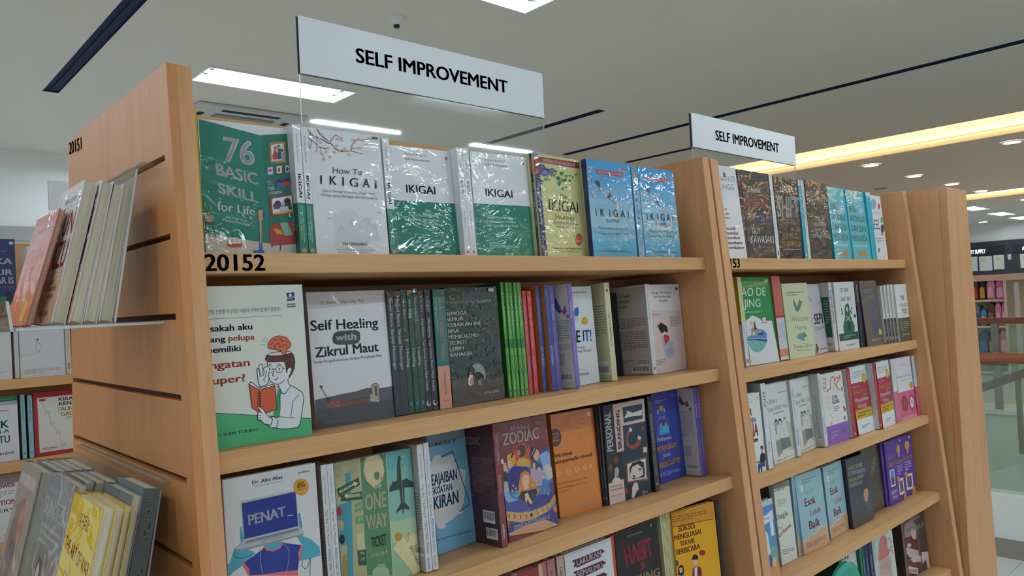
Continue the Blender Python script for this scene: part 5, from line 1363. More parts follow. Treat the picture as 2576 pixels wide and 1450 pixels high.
B(1,3,'F',0.3800,0.9830,1.0781,-0.028,0.1310,0.0112,0.2105,0.061,'dcd9da','cfccd0','dcd9da',0,'white cover titled PENAT with a laptop held in front of a blue figure','''f T 4a484c 2 299 939 624 940 0 22 Dr. Alizi Alias
f T 8a868a 0 320 919 604 920 0 11 Ahli Psikologi Organisasi
f T 3a3c80 2 801 951 929 950 2 13 andami
f P 55a8bc 72 563 159 569 285 517 192 465 -6 419 -14 453
f P 4ea6bc 0 483 134 534 211 548 196 504 84 469 25 414 -12 420
f P 33408c 148 466 227 486 365 525 390 548 561 539 652 515 792 484 801 458 745 397 710 300 194 386
f P d86a76 377 536 401 553 561 542 583 525 544 497 463 493 397 510
f P 55a8bc 387 545 562 546 552 510 487 502 409 518
f P 55a8bc 739 543 776 552 892 507 983 444 991 387 877 383 756 389 752 452 802 472
f P d86a76 780 489 803 478 762 436 768 387 744 391 736 440
f P d86a76 138 474 160 477 210 429 214 383 194 386
f P d86a76 183 388 381 365 609 347 720 333 722 298
f L a9b4e0 60 342 528 330 470 347 360
f L a9b4e0 60 594 524 646 468 626 396 583 321
f L 33343c 70 150 590 83 568 73 523 141 500 284 507
f L 33343c 80 780 385 770 352 809 325 849 353 859 386
f L 33343c 80 871 384 852 276
f P 4a98ae 148 690 161 694 177 613 150 590 139 631
f P 4a98ae 766 696 790 696 804 604 791 578 764 595
f P b6b8bc 163 840 172 849 750 847 763 836 773 611 176 609
f P 2b3a88 178 835 755 838 759 613 183 613
f T e0e2ee 2 235 691 632 697 -4 62 PENAT
f P e0e2ee 651 691 708 689 708 695 652 696
f P b9bbc0 174 610 773 609 819 560 814 546 126 543 126 564
f P 97999e 127 558 819 556 814 546 126 543
f P 77797f 200 599 757 600 761 589 189 591
f P 87898e 188 590 763 587 767 580 182 582
f P a4a6ab 359 579 589 578 599 564 346 564
f E c98a2e 822 860 85 -10 6 54
f E d89a38 822 860 72 -9 6 46
f T 5a3a12 2 787 875 860 875 0 18 BEST
f T 5a3a12 2 773 858 876 859 0 18 SELLER
f T 5a3a12 1 780 841 871 840 0 11 PSIKOLOGI''')
B(1,3,'S',0.5276,0.9962,1.0787,-0.001,0.0097,0.1350,0.2013,0.055,'dcdade','e2e2e6','c4b9b6',0,'left one of two white teal-lettered spines left of One Way Ticket','''f T 9092a0 0 320 920 320 720 340 0 Aba Mehmed Agha
f T 5c5e6c 0 300 680 300 420 380 0 Tips dan Trik Menjadi
f T 3a93b4 1 280 400 280 140 440 0 PRIBADI YANG TENANG
f T 3a4a8c 1 300 110 300 20 360 0 checklist
l D 857c80 14 850 620 970 620 970 300 850 300
l B 840 120 980 200''')
B(1,3,'S',0.5374,0.9953,1.0787,-0.001,0.0098,0.1350,0.2009,0.055,'dcdade','e2e2e6','c4b9b6',0,'right one of two white teal-lettered spines left of One Way Ticket','''f T 9092a0 0 320 920 320 720 340 0 Aba Mehmed Agha
f T 5c5e6c 0 300 680 300 420 380 0 Tips dan Trik Menjadi
f T 3a93b4 1 280 400 280 140 440 0 PRIBADI YANG TENANG
f T 3a4a8c 1 300 110 300 20 360 0 checklist
l D 857c80 14 850 620 970 620 970 300 850 300
l B 840 120 980 200''')
B(1,3,'S',0.7010,1.0007,1.0791,0.004,0.0116,0.1350,0.2020,0.060,'dcdade','e2e2e6','c4b9b6',0,'left one of two white teal-lettered spines left of the torn-patch blue cover','''f T 9092a0 0 320 920 320 720 340 0 Aba Mehmed Agha
f T 5c5e6c 0 300 680 300 420 380 0 Tips dan Trik Menjadi
f T 3a93b4 1 280 400 280 140 440 0 PRIBADI YANG TENANG
f T 3a4a8c 1 300 110 300 20 360 0 checklist
l D 857c80 14 850 620 970 620 970 300 850 300
l B 840 120 980 200''')
B(1,3,'S',0.7139,1.0003,1.0793,0.009,0.0104,0.1350,0.2026,0.061,'dcdade','e2e2e6','c4b9b6',0,'right one of two white teal-lettered spines left of the torn-patch blue cover','''f T 9092a0 0 320 920 320 720 340 0 Aba Mehmed Agha
f T 5c5e6c 0 300 680 300 420 380 0 Tips dan Trik Menjadi
f T 3a93b4 1 280 400 280 140 440 0 PRIBADI YANG TENANG
f T 3a4a8c 1 300 110 300 20 360 0 checklist
l D 857c80 14 850 620 970 620 970 300 850 300
l B 840 120 980 200''')
B(1,3,'F',0.5583,1.0136,1.0767,0.006,0.1396,0.0128,0.1986,0.060,'8fae92','7fa088','8fae92',0,'green collage cover titled One Way Ticket with street signs, aeroplane and tickets','''f P b9b48a 0 1000 323 1000 300 115 16 158
f P 5f8a68 327 1000 661 1005 638 53 300 115
f P 8fc2b4 670 1006 1001 1004 999 -4 640 53
f P 6fb0b8 666 1005 1001 1004 1001 857 661 862
f P 84bab4 661 862 1001 857 1001 736 656 745
f P b6cfa8 646 462 1000 444 999 273 639 297
f P a0c6a6 639 297 999 273 998 -16 629 18
f L d6d2a2 100 323 1000 300 115
f L d6d2a2 100 664 1006 638 53
f E a9aa86 227 931 66 -8 5 44
f E a8a784 43 930 64 -8 6 47
f P 4f9aa8 118 904 158 911 203 901 197 878 142 133 66 148 135 878
f P 3c5a4c 16 806 291 857 302 798 34 744
f P dad6a8 46 790 227 821 223 835 286 817 234 793 230 807 53 769
f T 34483c 1 70 776 211 803 -2 16 PEACE
f P 3c5a4c 55 753 318 747 317 686 58 708
f P dad6a8 99 742 140 756 139 747 296 734 294 712 136 725 137 714
f T 34483c 1 143 729 288 717 2 13 HAPPINESS
f P 4a93a4 14 687 118 687 108 386 17 386
f E a8343c 28 637 32 -5 4 35
f E c0a884 35 537 38 -6 4 37
f E 26302e 35 430 33 -6 4 35
f P 6fa06c 213 657 313 675 311 610 213 601
f T c4d8a8 1 218 618 309 622 2 34 HAP
f P 6fa06c 212 569 313 565 311 504 213 516
f T c4d8a8 1 217 527 307 521 1 32 1 KM
f P cfcaa0 213 440 307 440 311 310 212 320
f P 3f5a4a 211 316 313 306 309 189 210 204
f T cfd4b0 1 246 277 299 272 2 24 MA
f T cfd4b0 1 245 233 298 228 2 24 HE
f P b48a4e 34 312 74 320 72 147 16 158
f P d8c9a0 357 897 380 969 412 1006 566 1013 613 940 624 863 593 791 520 768 489 739 451 770 388 819
f E 5f8a68 522 839 36 -5 4 33
f E c98a72 502 754 22 -3 2 15
f E c98a72 578 806 17 -2 2 15
f P 8fc2b4 534 766 558 788 564 764 586 759 559 746 554 730 532 748 510 745
f T efeac2 2 344 598 616 588 6 116 ONE
f T efeac2 2 342 452 614 434 2 104 WAY
f T 34483c 1 388 300 582 299 2 81 TICKET
f T bccaa4 0 375 230 585 230 1 27 FANI CALIB
f E a9c2a4 481 92 109 -21 8 60
f P 93b096 435 166 539 163 549 134 439 141
f P 3c4f4a 823 952 839 959 858 939 845 757 924 768 931 754 993 729 999 685 873 698 862 585 921 533 911 513 845 536 829 484 819 540 740 515 745 535 813 583 808 694 668 691 678 730 716 749 711 767 739 759 784 766 802 899
f L c9c48f 80 848 919 842 579
f E c09858 901 947 23 -3 2 15
f P dcd69c 667 255 744 308 953 332 992 291 1006 16 907 1
f P e2dca8 657 249 759 314 829 294 969 23 921 -5
f P e6e0b0 763 288 965 313 1014 74 969 23
f T 6a6248 1 923 227 976 154 46 9 TIAP
f T 6a6248 1 871 227 974 56 45 5 SATU ARAH
f E c98a3c 746 329 45 -8 4 31
f L a8482c 80 842 283 863 330 886 335 875 286 847 265''')
B(1,3,'F',0.7722,1.0654,1.0747,0.073,0.0903,0.0128,0.2046,0.087,'7fb8d8','74a8c8','7fb8d8',0,'light blue cover with a torn white patch and a navy square outline','''f P 8a98a8 -342 988 1005 1000 1008 919 -292 896
f T 2c3c48 1 -264 902 755 888 9 31 SANTI INDRA P.
f P dfdcdc -10 775 159 798 350 791 543 781 691 708 783 636 901 597 845 471 781 366 640 288 428 246 229 231 88 219 -6 265 -2 407 -14 587 -26 722
f E dfdcdc 145 226 106 -11 8 24
f E dfdcdc 615 299 111 -11 8 25
f E dfdcdc 808 624 114 -10 8 25
f E dfdcdc 582 768 112 -9 8 25
f E dfdcdc 239 791 108 -9 8 25
f L 2a6a9c 220 309 793 626 818 940 332 643 297
f T 1f5a84 2 -98 575 671 575 14 90 KEAJAIBAN
f T 1f5a84 2 -94 500 514 495 7 57 KEKUATAN
f T 1f5a84 2 -172 375 645 374 18 104 PIKIRAN
f T 4a7088 1 -78 118 920 96 6 20 Jadikan Kenyataan Seperti yang Kita Inginkan''')
B(1,3,'S',0.8616,0.9995,1.0784,-0.005,0.0131,0.1350,0.2132,0.055,'5c2a34','7a2f3a','482430',2,'thick maroon spine whose dark wine back cover with two barcodes shows','''f T d8c2bc 1 400 900 400 660 320 0 ZERICA ESTEFANIA S.
f T e6d6cc 2 300 580 300 430 420 0 ZODIAC
f T e6e2e6 2 280 180 280 60 480 0 endrom
l T b49a96 2 380 820 720 820 0 65 ZODIAC
l D 7a5860 16 500 720 950 720 950 420 500 420
l B 660 180 900 280
l B 700 50 930 140''')
B(1,3,'F',0.8914,1.0148,1.0771,0.018,0.1281,0.0128,0.2101,0.093,'7a3038','7a2f3a','7a3038',2,'maroon and violet illustrated cover titled All About Zodiac','''f P 5a78b8 55 625 268 616 580 567 800 663 993 705 984 476 1011 275 1027 8 -38 60
f P c0502e 241 707 275 777 295 723 361 783 515 782 534 721 579 761 628 681 580 567 268 616
f P 4c4a80 810 700 867 710 975 706 978 652 870 656
f P 8ab4e0 770 651 835 660 929 673 985 644 988 422 876 413 814 450 807 557
f P cfc8c0 820 540 934 558 1003 512 999 429 895 418
f P d0a848 298 635 365 664 466 661 561 628 571 568 315 604
f E 3a2a2c 423 725 87 -9 14 54
f E b8745c 369 715 33 -3 6 25
f P d8a03c 121 690 144 717 228 723 288 695 288 643 232 606 171 627
f P e0ae90 136 674 173 670 215 637 189 599 140 605 123 632
f P 241c28 195 690 257 738 257 705 226 683
f P eceae8 16 694 55 690 62 653 12 659
f P e0ae90 46 655 96 657 124 574 79 558 40 598
f P 2c2f3c 32 585 78 587 121 560 171 496 196 399 100 411 105 497 27 513
f P 2c3080 124 574 250 611 496 576 553 533 532 453 338 433 260 391 121 430
f P b8b4a0 26 506 87 492 108 410 1 409
f P 22304a 575 679 622 727 695 735 747 699 727 656 629 621 582 641
f P e2b092 647 657 723 709 771 689 766 637 713 605 657 626
f L d8c88c 120 615 668 691 720
f P 2a4a78 598 602 679 608 807 557 788 521 657 528 597 565
f P e2b092 613 593 666 595 650 469 597 468
f P e2b092 697 546 751 548 829 441 791 434 722 506
f P b6a4b4 559 554 830 509 742 384 571 404 548 481
f P d8803a 322 486 356 533 438 552 511 537 548 481 628 420 717 357 637 322 530 380 326 383 264 340 286 424
f E e8bc9c 440 464 70 -8 14 54
f L 8a5a48 60 393 477 420 470
f L 8a5a48 60 459 471 487 466
f P e8bc9c 394 418 478 412 480 386 396 393
f P 2a3430 262 333 326 383 442 372 633 374 641 336 526 233 455 228 384 281
f P e8bc9c 394 353 456 360 478 313 533 261 479 254 432 304 407 271 387 295
f P 4a50a0 -7 375 31 398 107 374 144 326 307 313 430 260 468 211 233 221 -3 260
f P 3c3a88 466 204 537 276 671 318 843 296 996 322 1011 275 930 217 746 204
f P 88b0e0 -3 424 84 413 127 357 259 319 61 323 7 366
f P 44427c 881 367 944 397 1020 373 1015 290 951 290
f P 3f7cc0 603 393 725 386 876 413 918 370 786 348 650 372
f P 4a90c8 142 384 250 414 277 389 230 337 159 353
f P d8a868 -4 257 232 214 463 193 674 198 858 219 1011 275 1021 213 804 151 514 124 260 131 -15 180
f E 2a2428 37 213 24 -3 4 17
f E e0b848 26 215 14 -2 3 13
f E 2a2428 136 197 24 -3 4 17
f E e0b848 126 198 14 -2 3 13
f E 2a2428 252 179 24 -3 4 17
f E e0b848 244 180 15 -2 3 13
f E 2a2428 362 167 25 -3 4 17
f E e0b848 356 168 15 -2 3 13
f E 2a2428 476 163 25 -3 5 17
f E 2a2428 591 165 25 -3 5 17
f E e0b848 588 166 15 -2 4 14
f E 2a2428 707 175 26 -3 5 17
f E e0b848 705 176 15 -2 4 14
f E 2a2428 810 189 26 -3 5 17
f E e0b848 810 189 16 -2 4 14
f E 2a2428 907 211 26 -3 5 17
f E e0b848 909 211 16 -2 4 14
f E 2a2428 985 229 27 -3 5 18
f E e0b848 988 228 16 -2 4 14
f P 3c3a8c -18 170 258 124 530 118 820 145 1019 175 1027 8 886 58 639 70 201 96 -20 64
f P d4a480 -51 69 114 80 403 96 749 84 1036 6 690 -4 25 50
f P d8783a -2 168 47 168 14 137 35 123 -16 113
f P d8783a 927 172 994 182 1026 197 1016 130 974 113 928 142
f T d8ccc0 1 235 913 631 906 3 44 All About
f T e6dccc 2 76 805 801 800 7 96 ZODIAC
f T e8e4ec 2 109 91 843 86 -1 29 ZERICA ESTEFANIA S.
f T d8d4dc 2 744 933 912 929 4 20 endrom
f E e4c870 157 411 13 -2 2 10
f E e4c870 184 451 13 -2 3 10
f E e4c870 227 424 13 -2 3 10
f E e4c870 641 403 14 -2 3 10
f E e4c870 861 294 14 -2 3 10
f E e4c870 219 360 13 -2 3 10
f E e4c870 572 408 14 -2 3 10''')
B(1,3,'F',1.0572,1.0487,1.0753,-0.058,0.1183,0.0128,0.2024,0.074,'d98232','c46f26','d98232',2,'glossy orange cover titled Cara cepat memperbaiki mood','''f P c9763c -138 1011 1054 1002 1063 805 -103 820
f E 5c2430 72 771 132 -11 20 86
f T e6c8a8 1 12 802 146 804 1 17 2+ juta
f T e6c8a8 1 12 767 147 772 2 18 view di
f T f2e2cc 2 -3 734 150 737 2 20 TedTalk
f T 3a2418 2 -65 584 419 580 1 40 Cara cepat
f T 3a2418 2 -60 521 875 520 -2 36 memperbaiki mood
f L e9c294 80 9 433 61 463 108 444 133 414 76 390 22 407 43 440 111 427 67 405 9 433
f L e9c294 80 213 431 271 464 323 444 351 411 287 384 228 402 250 439 325 425 277 400 213 431
f L e9c294 80 428 432 477 460 522 443 546 415 491 392 440 408 460 439 524 427 482 406 428 432
f L e9c294 80 629 431 671 455 708 440 728 417 682 398 639 411 656 437 710 427 675 410 629 431
f L e9c294 80 783 431 811 447 836 437 850 422 819 409 790 418 801 435 838 428 814 417 783 431
f T 6a3c1c 0 -46 318 702 314 4 18 30 solusi sederhana berbasis sains
f T 6a3c1c 0 -53 279 683 271 4 18 untuk menghilangkan rasa cemas,
f T 6a3c1c 0 -57 241 266 242 4 18 panik, dan stres
f T f4e4d2 2 360 62 918 47 -2 28 Dr. Olivia Remes
f P e6c6a4 854 960 941 959 941 923 854 924''')
B(1,3,'S',1.1765,1.0379,1.0755,-0.009,0.0040,0.1350,0.2043,0.046,'242a30','272d33','1c2126',2,'sliver of a dark spine directly against the orange mood cover','''f T b85a48 2 300 820 300 420 400 0 PERSONAL BRANDING
f T 8a8e92 0 350 380 350 160 250 0 MARKUS S. MORNALE
f P c88a3a 350 60 650 60 650 90 350 90''')
B(1,3,'S',1.1803,1.0354,1.0755,-0.018,0.0073,0.1350,0.2046,0.037,'242a30','272d33','1c2126',2,'narrow black Personal Branding spine left of the magnet cover','''f T b85a48 2 300 820 300 420 400 0 PERSONAL BRANDING
f T 8a8e92 0 350 380 350 160 250 0 MARKUS S. MORNALE
f P c88a3a 350 60 650 60 650 90 350 90''')
B(1,3,'S',1.3282,1.0213,1.0768,-0.009,0.0161,0.1350,0.2050,0.050,'242a30','272d33','1c2126',2,'black Personal Branding spine right of the magnet cover','''f T b8bcc0 2 300 820 300 420 400 0 PERSONAL BRANDING
f T 8a8e92 0 350 380 350 160 250 0 MARKUS S. MORNALE
f P c88a3a 350 60 650 60 650 90 350 90''')
B(1,3,'F',1.1874,1.0323,1.0757,-0.033,0.1342,0.0128,0.2049,0.030,'232b33','232b33','232b33',1,'black cover titled Personal Branding with a magnet and television picture','''f P 22384a 385 762 1002 764 1006 4 346 23
f P d4b8ac 231 993 987 998 977 756 428 758 418 505 249 503
f T e8eaee 2 175 531 162 929 -137 -1 PERSONAL
f T 24282e 2 369 539 374 930 -85 -7 BRANDING
f P 24424c 450 946 936 948 917 791 460 786
f P d8cfc8 489 848 563 890 520 904 587 900 673 871 925 884 900 827 621 837 485 829
f P 8a4632 568 725 644 708 604 673 542 641 528 584 571 546 661 542 735 573 777 618 854 591 819 526 721 497 586 506 491 540 468 600 503 674
f P d8cfc8 585 729 649 708 621 677 562 692
f P d8cfc8 779 627 850 599 815 570 758 598
f P 8a4632 441 378 946 386 927 141 427 168
f P e0d6cc 467 360 912 371 899 164 458 182
f P 22282e 509 317 583 357 767 365 866 335 877 226 850 180 576 189 498 232
f P d8cfc8 506 241 576 319 715 332 822 281 832 211 690 190 535 209
f E 22282e 762 273 27 -3 2 13
f E 22282e 604 219 27 -3 2 13
f E 6a4438 213 432 56 -6 7 39
f E 6a4438 74 363 42 -5 7 44
f P b0a8a4 148 265 172 347 229 364 267 326 234 264
f P d8cfc8 75 218 148 265 253 248 292 219
f P e0c4bc -27 216 358 221 360 2 -29 2
f T 3a3034 2 35 169 304 163 0 15 FROM NO ONE
f T 3a3034 2 19 136 332 129 1 16 TO BE SOMEONE
f T 5a4a4c 1 35 75 311 73 0 11 MARKUS S. MORNALE
f P 8a4632 364 125 431 126 438 63 367 63
f P d8cfc8 511 10 540 112 605 157 681 138 692 73 644 60 566 3
f T d8d6d4 2 778 12 901 11 2 39 in
f P 8a4632 860 497 978 499 978 420 861 421
f P d8cfc8 877 485 964 487 962 437 877 436
f E 8a4632 899 689 39 -4 4 23
f L d8cfc8 100 890 141 917 162 943 149''')
B(1,3,'F',1.3951,1.0568,1.0749,0.046,0.1072,0.0128,0.2052,0.070,'3442a0','2c388a','3442a0',2,'royal blue cover with a glass jar drawing and yellow title','''f L b8c4ec 80 177 704 132 676 147 529 518 520 521 668 461 698
f L b8c4ec 80 177 704 461 698
f L b8c4ec 80 168 725 451 720
f L b8c4ec 80 177 610 515 605
f P 48b0dc 191 619 512 615 508 531 173 536
f P d89a48 241 824 286 851 373 845 372 794 262 786
f P 5ab0d4 147 810 218 810 217 763 138 759
f P 5ab0d4 377 810 449 810 462 767 377 762
f E e0946c 241 638 34 -3 8 20
f E e0946c 417 633 35 -3 8 20
f L c8d0f0 70 233 757 250 709
f L c8d0f0 70 342 765 391 704
f T dfe2f2 2 33 461 587 453 6 44 Perbanyak
f T e8a83a 2 -138 356 790 349 13 72 Bersyukur,
f T dfe2f2 2 167 277 466 275 7 45 Jauhi
f T e8a83a 2 -180 171 817 174 16 80 Insecure
f D 9aa4dc 3 -92 130 815 103 721 54 -8 75
f T 9aa4dc 1 731 924 936 925 3 16 Andrie
f D 9aa4dc 2 117 916 489 913 491 871 121 879''')
B(1,3,'S',1.5019,1.0188,1.0781,0.002,0.0110,0.1350,0.2044,0.059,'dcdadc','6a5ab0','cfc6c4',2,'violet Self Love spine on the third shelf with its white back cover facing out','''f T e0daf2 1 250 820 250 660 470 0 Self Love
f T 9a90cc 0 300 420 300 250 320 0 Pelangi Kehidupan
l P 5a4a70 700 930 760 860 800 820 740 800 680 840
l P 8a4a60 800 830 860 860 880 800 820 780
l E a8486c 900 760 30 0 0 20
l D 98908f 13 660 740 940 740 940 440 660 440
l P b2b0aa 700 220 840 220 840 340 700 340
l B 700 60 940 130''')
B(1,3,'S',1.5130,1.0182,1.0781,0.003,0.0095,0.1350,0.2037,0.058,'dcdadc','6a5ab0','cfc6c4',2,'last violet Self Love spine on the third shelf beside the panel','''f T e0daf2 1 250 820 250 660 470 0 Self Love
f T 9a90cc 0 300 420 300 250 320 0 Pelangi Kehidupan''')
B(1,4,'S',0.8731,0.9810,0.8280,-0.012,0.0139,0.1400,0.2032,0.055,'8a6a52','94735a','80624c',0,'tan brown spine at the left of the lowest visible shelf','''''')
B(1,4,'F',0.8877,0.9784,0.8270,-0.019,0.0483,0.0160,0.2027,0.065,'94413e','7d3432','94413e',0,'brick red cover on the lowest shelf, left of a cream spine','''''')
B(1,4,'S',0.9372,0.9801,0.8280,0.004,0.0091,0.1400,0.2030,0.055,'c9b48e','cbb690','c0aa84',0,'cream spine right of the brick red cover on the lowest shelf','''''')
B(1,4,'S',0.9481,0.9817,0.8280,-0.001,0.0109,0.1400,0.2034,0.055,'b36a68','b87270','a86260',0,'first dusty pink spine on the lowest shelf','''''')
B(1,4,'S',0.9588,0.9796,0.8280,-0.016,0.0189,0.1400,0.2040,0.055,'b06c70','b4767a','a86468',0,'wider second dusty pink spine on the lowest shelf','''f T 8a4a50 1 300 900 300 600 300 0 Bahagia Itu''')
B(1,4,'S',0.9845,0.9810,0.8280,-0.006,0.0184,0.1400,0.2035,0.055,'b89c8a','bfa492','8d7c78',0,'beige spine pressed against the white LAKUKAN cover','''f T 4c3c3c 1 350 900 350 500 300 0 Lakukan Semaumu''')
B(1,4,'F',1.0077,0.9819,0.8268,-0.003,0.1336,0.0128,0.2027,0.065,'dadce2','bfa492','dadce2',0,'white cover with LAKUKAN SEMAUMU lettered on maroon brush strokes','''f P 5a2632 161 923 271 918 788 924 794 909 836 902 837 885 774 884 772 855 227 841 222 856 177 854 176 870 203 894 152 905
f P 5a2632 165 819 275 813 791 815 798 800 839 793 840 776 777 775 776 747 231 736 225 751 180 749 179 765 207 789 156 800
f P 5a2632 168 710 278 703 794 702 800 687 842 680 843 663 780 662 778 634 234 627 228 642 183 640 182 656 210 681 159 692
f T e8eaee 2 240 858 765 865 -7 51 LAKUKAN
f T e8eaee 2 226 754 795 749 -7 49 SEMAUMU,''')
B(1,4,'S',1.1411,0.9834,0.8279,0.004,0.0092,0.1400,0.2038,0.055,'c4502e','c85632','b04628',0,'thin orange-red spine between LAKUKAN and black Habit covers','''''')
B(1,4,'F',1.1507,0.9801,0.8269,0.019,0.1424,0.0128,0.2040,0.065,'2c2a2c','222022','2c2a2c',0,'black cover with tall red HABIT lettering','''f T b0aaa4 1 282 932 643 923 2 18 ARTHUR JUNE
f T d04450 2 198 669 843 659 -34 181 HABIT
f T d04450 2 508 574 613 572 6 67 IS
f T c9a874 2 413 456 946 434 -2 82 KING
f P c8c4c0 843 972 872 972 858 942 840 943''')
B(1,4,'S',1.3116,0.9898,0.8276,-0.000,0.0041,0.1400,0.2048,0.055,'cfc79a','d2ca9c','c2ba90',0,'leftmost of seven thin cream spines between Habit and yellow covers','''''')
B(1,4,'S',1.3170,0.9898,0.8276,-0.000,0.0041,0.1400,0.2047,0.055,'cfc79a','c6be90','c2ba90',0,'second from left of seven thin cream spines between Habit and yellow covers','''''')
B(1,4,'S',1.3223,0.9897,0.8276,-0.000,0.0041,0.1400,0.2047,0.055,'cfc79a','d2ca9c','c2ba90',0,'third from left of seven thin cream spines between Habit and yellow covers','''''')
B(1,4,'S',1.3277,0.9897,0.8276,-0.000,0.0041,0.1400,0.2047,0.055,'cfc79a','c6be90','c2ba90',0,'middle of seven thin cream spines between Habit and yellow covers','''''')
B(1,4,'S',1.3332,0.9896,0.8276,-0.000,0.0041,0.1400,0.2047,0.055,'cfc79a','d2ca9c','c2ba90',0,'third from right of seven thin cream spines between Habit and yellow covers','''''')
B(1,4,'S',1.3381,0.9895,0.8276,-0.000,0.0030,0.1400,0.2047,0.055,'cfc79a','c6be90','c2ba90',0,'second from right of seven thin cream spines between Habit and yellow covers','''''')
B(1,4,'S',1.3425,0.9895,0.8276,-0.000,0.0030,0.1400,0.2047,0.055,'cfc79a','d2ca9c','c2ba90',0,'rightmost of seven thin cream spines between Habit and yellow covers','''''')
B(1,4,'F',1.3440,0.9836,0.8267,-0.144,0.1356,0.0128,0.2048,0.065,'e2a520','c88f18','e2a520',0,'yellow cover titled Sukses Menguasai Teknik Berbicara with two drawn people','''f P cf8c2c -47 1006 1020 990 967 815 -32 854
f L 5a2a20 130 -32 853 967 813
f D 8a5c20 3 -25 964 836 933 808 861 -18 896
f T 6a2a28 2 122 788 511 778 -1 55 SUKSES
f T 6a2a28 2 8 710 630 699 3 52 MENGUASAI
f T 6a2a28 2 124 636 473 629 0 48 TEKNIK
f T 6a2a28 2 27 558 574 549 3 54 BERBICARA
f E 8a2a2a 613 498 73 -11 7 29
f E 1f4a6a 5 476 49 -7 7 31
f P 241c1c 360 475 395 504 460 504 509 477 501 444 363 460
f P e2b498 370 459 497 443 474 400 422 383 379 404
f P 7a2430 326 296 358 369 422 383 526 362 558 328 543 262
f P e8e4e0 398 372 463 372 441 278 383 287
f P 2a1c1c 14 355 37 428 105 451 155 419 153 352 111 335
f P e2b498 56 420 129 418 123 371 65 366
f P 2a5a8a 49 340 93 347 172 325''')
B(1,4,'S',1.4815,0.9632,0.8288,-0.004,0.0119,0.1400,0.2003,0.055,'2c2a2e','2e2c30','262428',0,'dark spine tucked behind the yellow cover next to the panel','''''')
B(2,1,'F',1.6320,1.0258,1.5879,-0.005,0.1360,0.0128,0.2416,0.090,'e6e8ee','d8dae2','e6e8ee',2,'white cover with red and purple word fragments, cut off by the panel','''f T 7a808a 0 242 816 927 845 12 57 CHARLES
f T 7a808a 0 246 729 860 752 14 62 DUHIGG
f P 55585e 550 880 620 880 620 930 550 930
f T c2404a 2 430 513 503 515 15 35 m
f T c2404a 2 425 467 570 471 15 35 mu
f T c85a58 2 365 418 582 423 15 35 mu:
f T 7a3a6a 2 368 303 732 309 15 35 munik
f T 6a3a74 2 350 255 787 261 15 35 munika
f T 54386c 2 331 206 841 213 15 35 munikat
f T 3c3458 2 318 153 902 158 15 35 munikato
f T 2c2c40 2 281 102 939 106 15 34 munikator''')
B(2,1,'S',1.7697,1.0326,1.5879,-0.009,0.0200,0.1350,0.2376,0.051,'24242a','24242a','3c3c40',2,'black spine with coloured letters left of the Remarkable cover','''f T d8d8d8 1 300 960 300 860 400 0 Think
f T c04a5c 2 300 840 300 720 400 0 Remark
f T 4a5aa0 2 300 700 300 600 400 0 able
f T 8a94a0 1 300 500 300 200 350 0 GUY KAWASAKI''')
B(2,1,'F',1.7909,1.0324,1.5871,0.018,0.1470,0.0128,0.2390,0.050,'3a3836','24242a','3a3836',2,'dark grey cover titled Think Remarkable in pink and blue, glossy film','''f T e6d8cc 0 161 751 636 764 13 68 Think
f T b0607c 2 14 581 843 597 27 84 Remark
f T 6a74ac 2 308 405 938 418 27 110 able
f T b0b0ac 0 70 464 168 467 18 57 9
f D 7a7a76 5 207 519 337 523 305 423 123 419
f T d8d6d0 0 186 285 480 290 19 72 GUY
f T d8d6d0 0 107 186 944 194 17 78 KAWASAKI
f T 8a8884 0 339 129 923 132 6 19 MADISUN NUISMER''')
B(2,1,'S',1.9376,1.0332,1.5877,-0.007,0.0173,0.1350,0.2353,0.050,'e2e2e6','dfe0e6','b8b8bc',2,'white spine between the Remarkable cover and Shift cover','''f T a0a4b0 0 350 600 350 300 300 0 Leadershift
f P 4a4c58 350 50 650 50 650 100 350 100''')
B(2,1,'F',1.9559,1.0335,1.5870,0.024,0.1452,0.0128,0.2344,0.037,'2f2e2e','22252c','2f2e2e',2,'black cover with large white SHIFT lettering','''f T dcdad8 0 244 821 768 839 15 78 LEADER
f T d8d8da 2 37 516 951 535 48 247 SHIFT
f D 8a8884 2 179 455 762 470 776 433 69 416
f T c9a050 2 167 262 800 266 15 63 JOHN C.
f T c9a050 2 113 169 873 172 9 61 MAXWELL
f D 8a8884 1 127 136 915 139 908 118 126 114
f E 22242e 402 65 280 2 12 37''')
B(2,1,'S',2.1007,1.0332,1.5873,-0.009,0.0169,0.1350,0.2351,0.047,'2aa6b8','2ea8ba','2490a4',2,'turquoise spine right of the Shift cover','''''')
B(2,1,'S',2.1199,1.0331,1.5870,-0.009,0.0157,0.1350,0.2357,0.044,'dfe2e6','dadde2','b8bcc2',2,'white and grey spine right of the turquoise one on the top shelf','''f T 5a7a8c 1 300 860 300 400 380 0 THE 16 UNDENIABLE LAWS''')
B(2,1,'F',2.1359,1.0333,1.5870,0.010,0.1419,0.0128,0.2366,0.029,'3c3a38','2c2a2a','3c3a38',2,'charcoal cover about sixteen laws of communication, in reflective film','''f T 8c8a86 0 154 786 851 807 16 87 JOHN C.
f T 8c8a86 0 73 698 921 720 14 81 MAXWELL
f T c8c6c2 1 311 497 736 506 11 54 THE 16
f T c8c6c2 1 190 429 830 439 9 46 UNDENIABLE
f T b4b2ae 0 269 363 750 369 7 41 LAWS OF
f T c8c6c2 1 51 280 956 288 9 45 COMMUNICATION
f D 8a8884 3 360 124 700 127 685 80 345 78''')
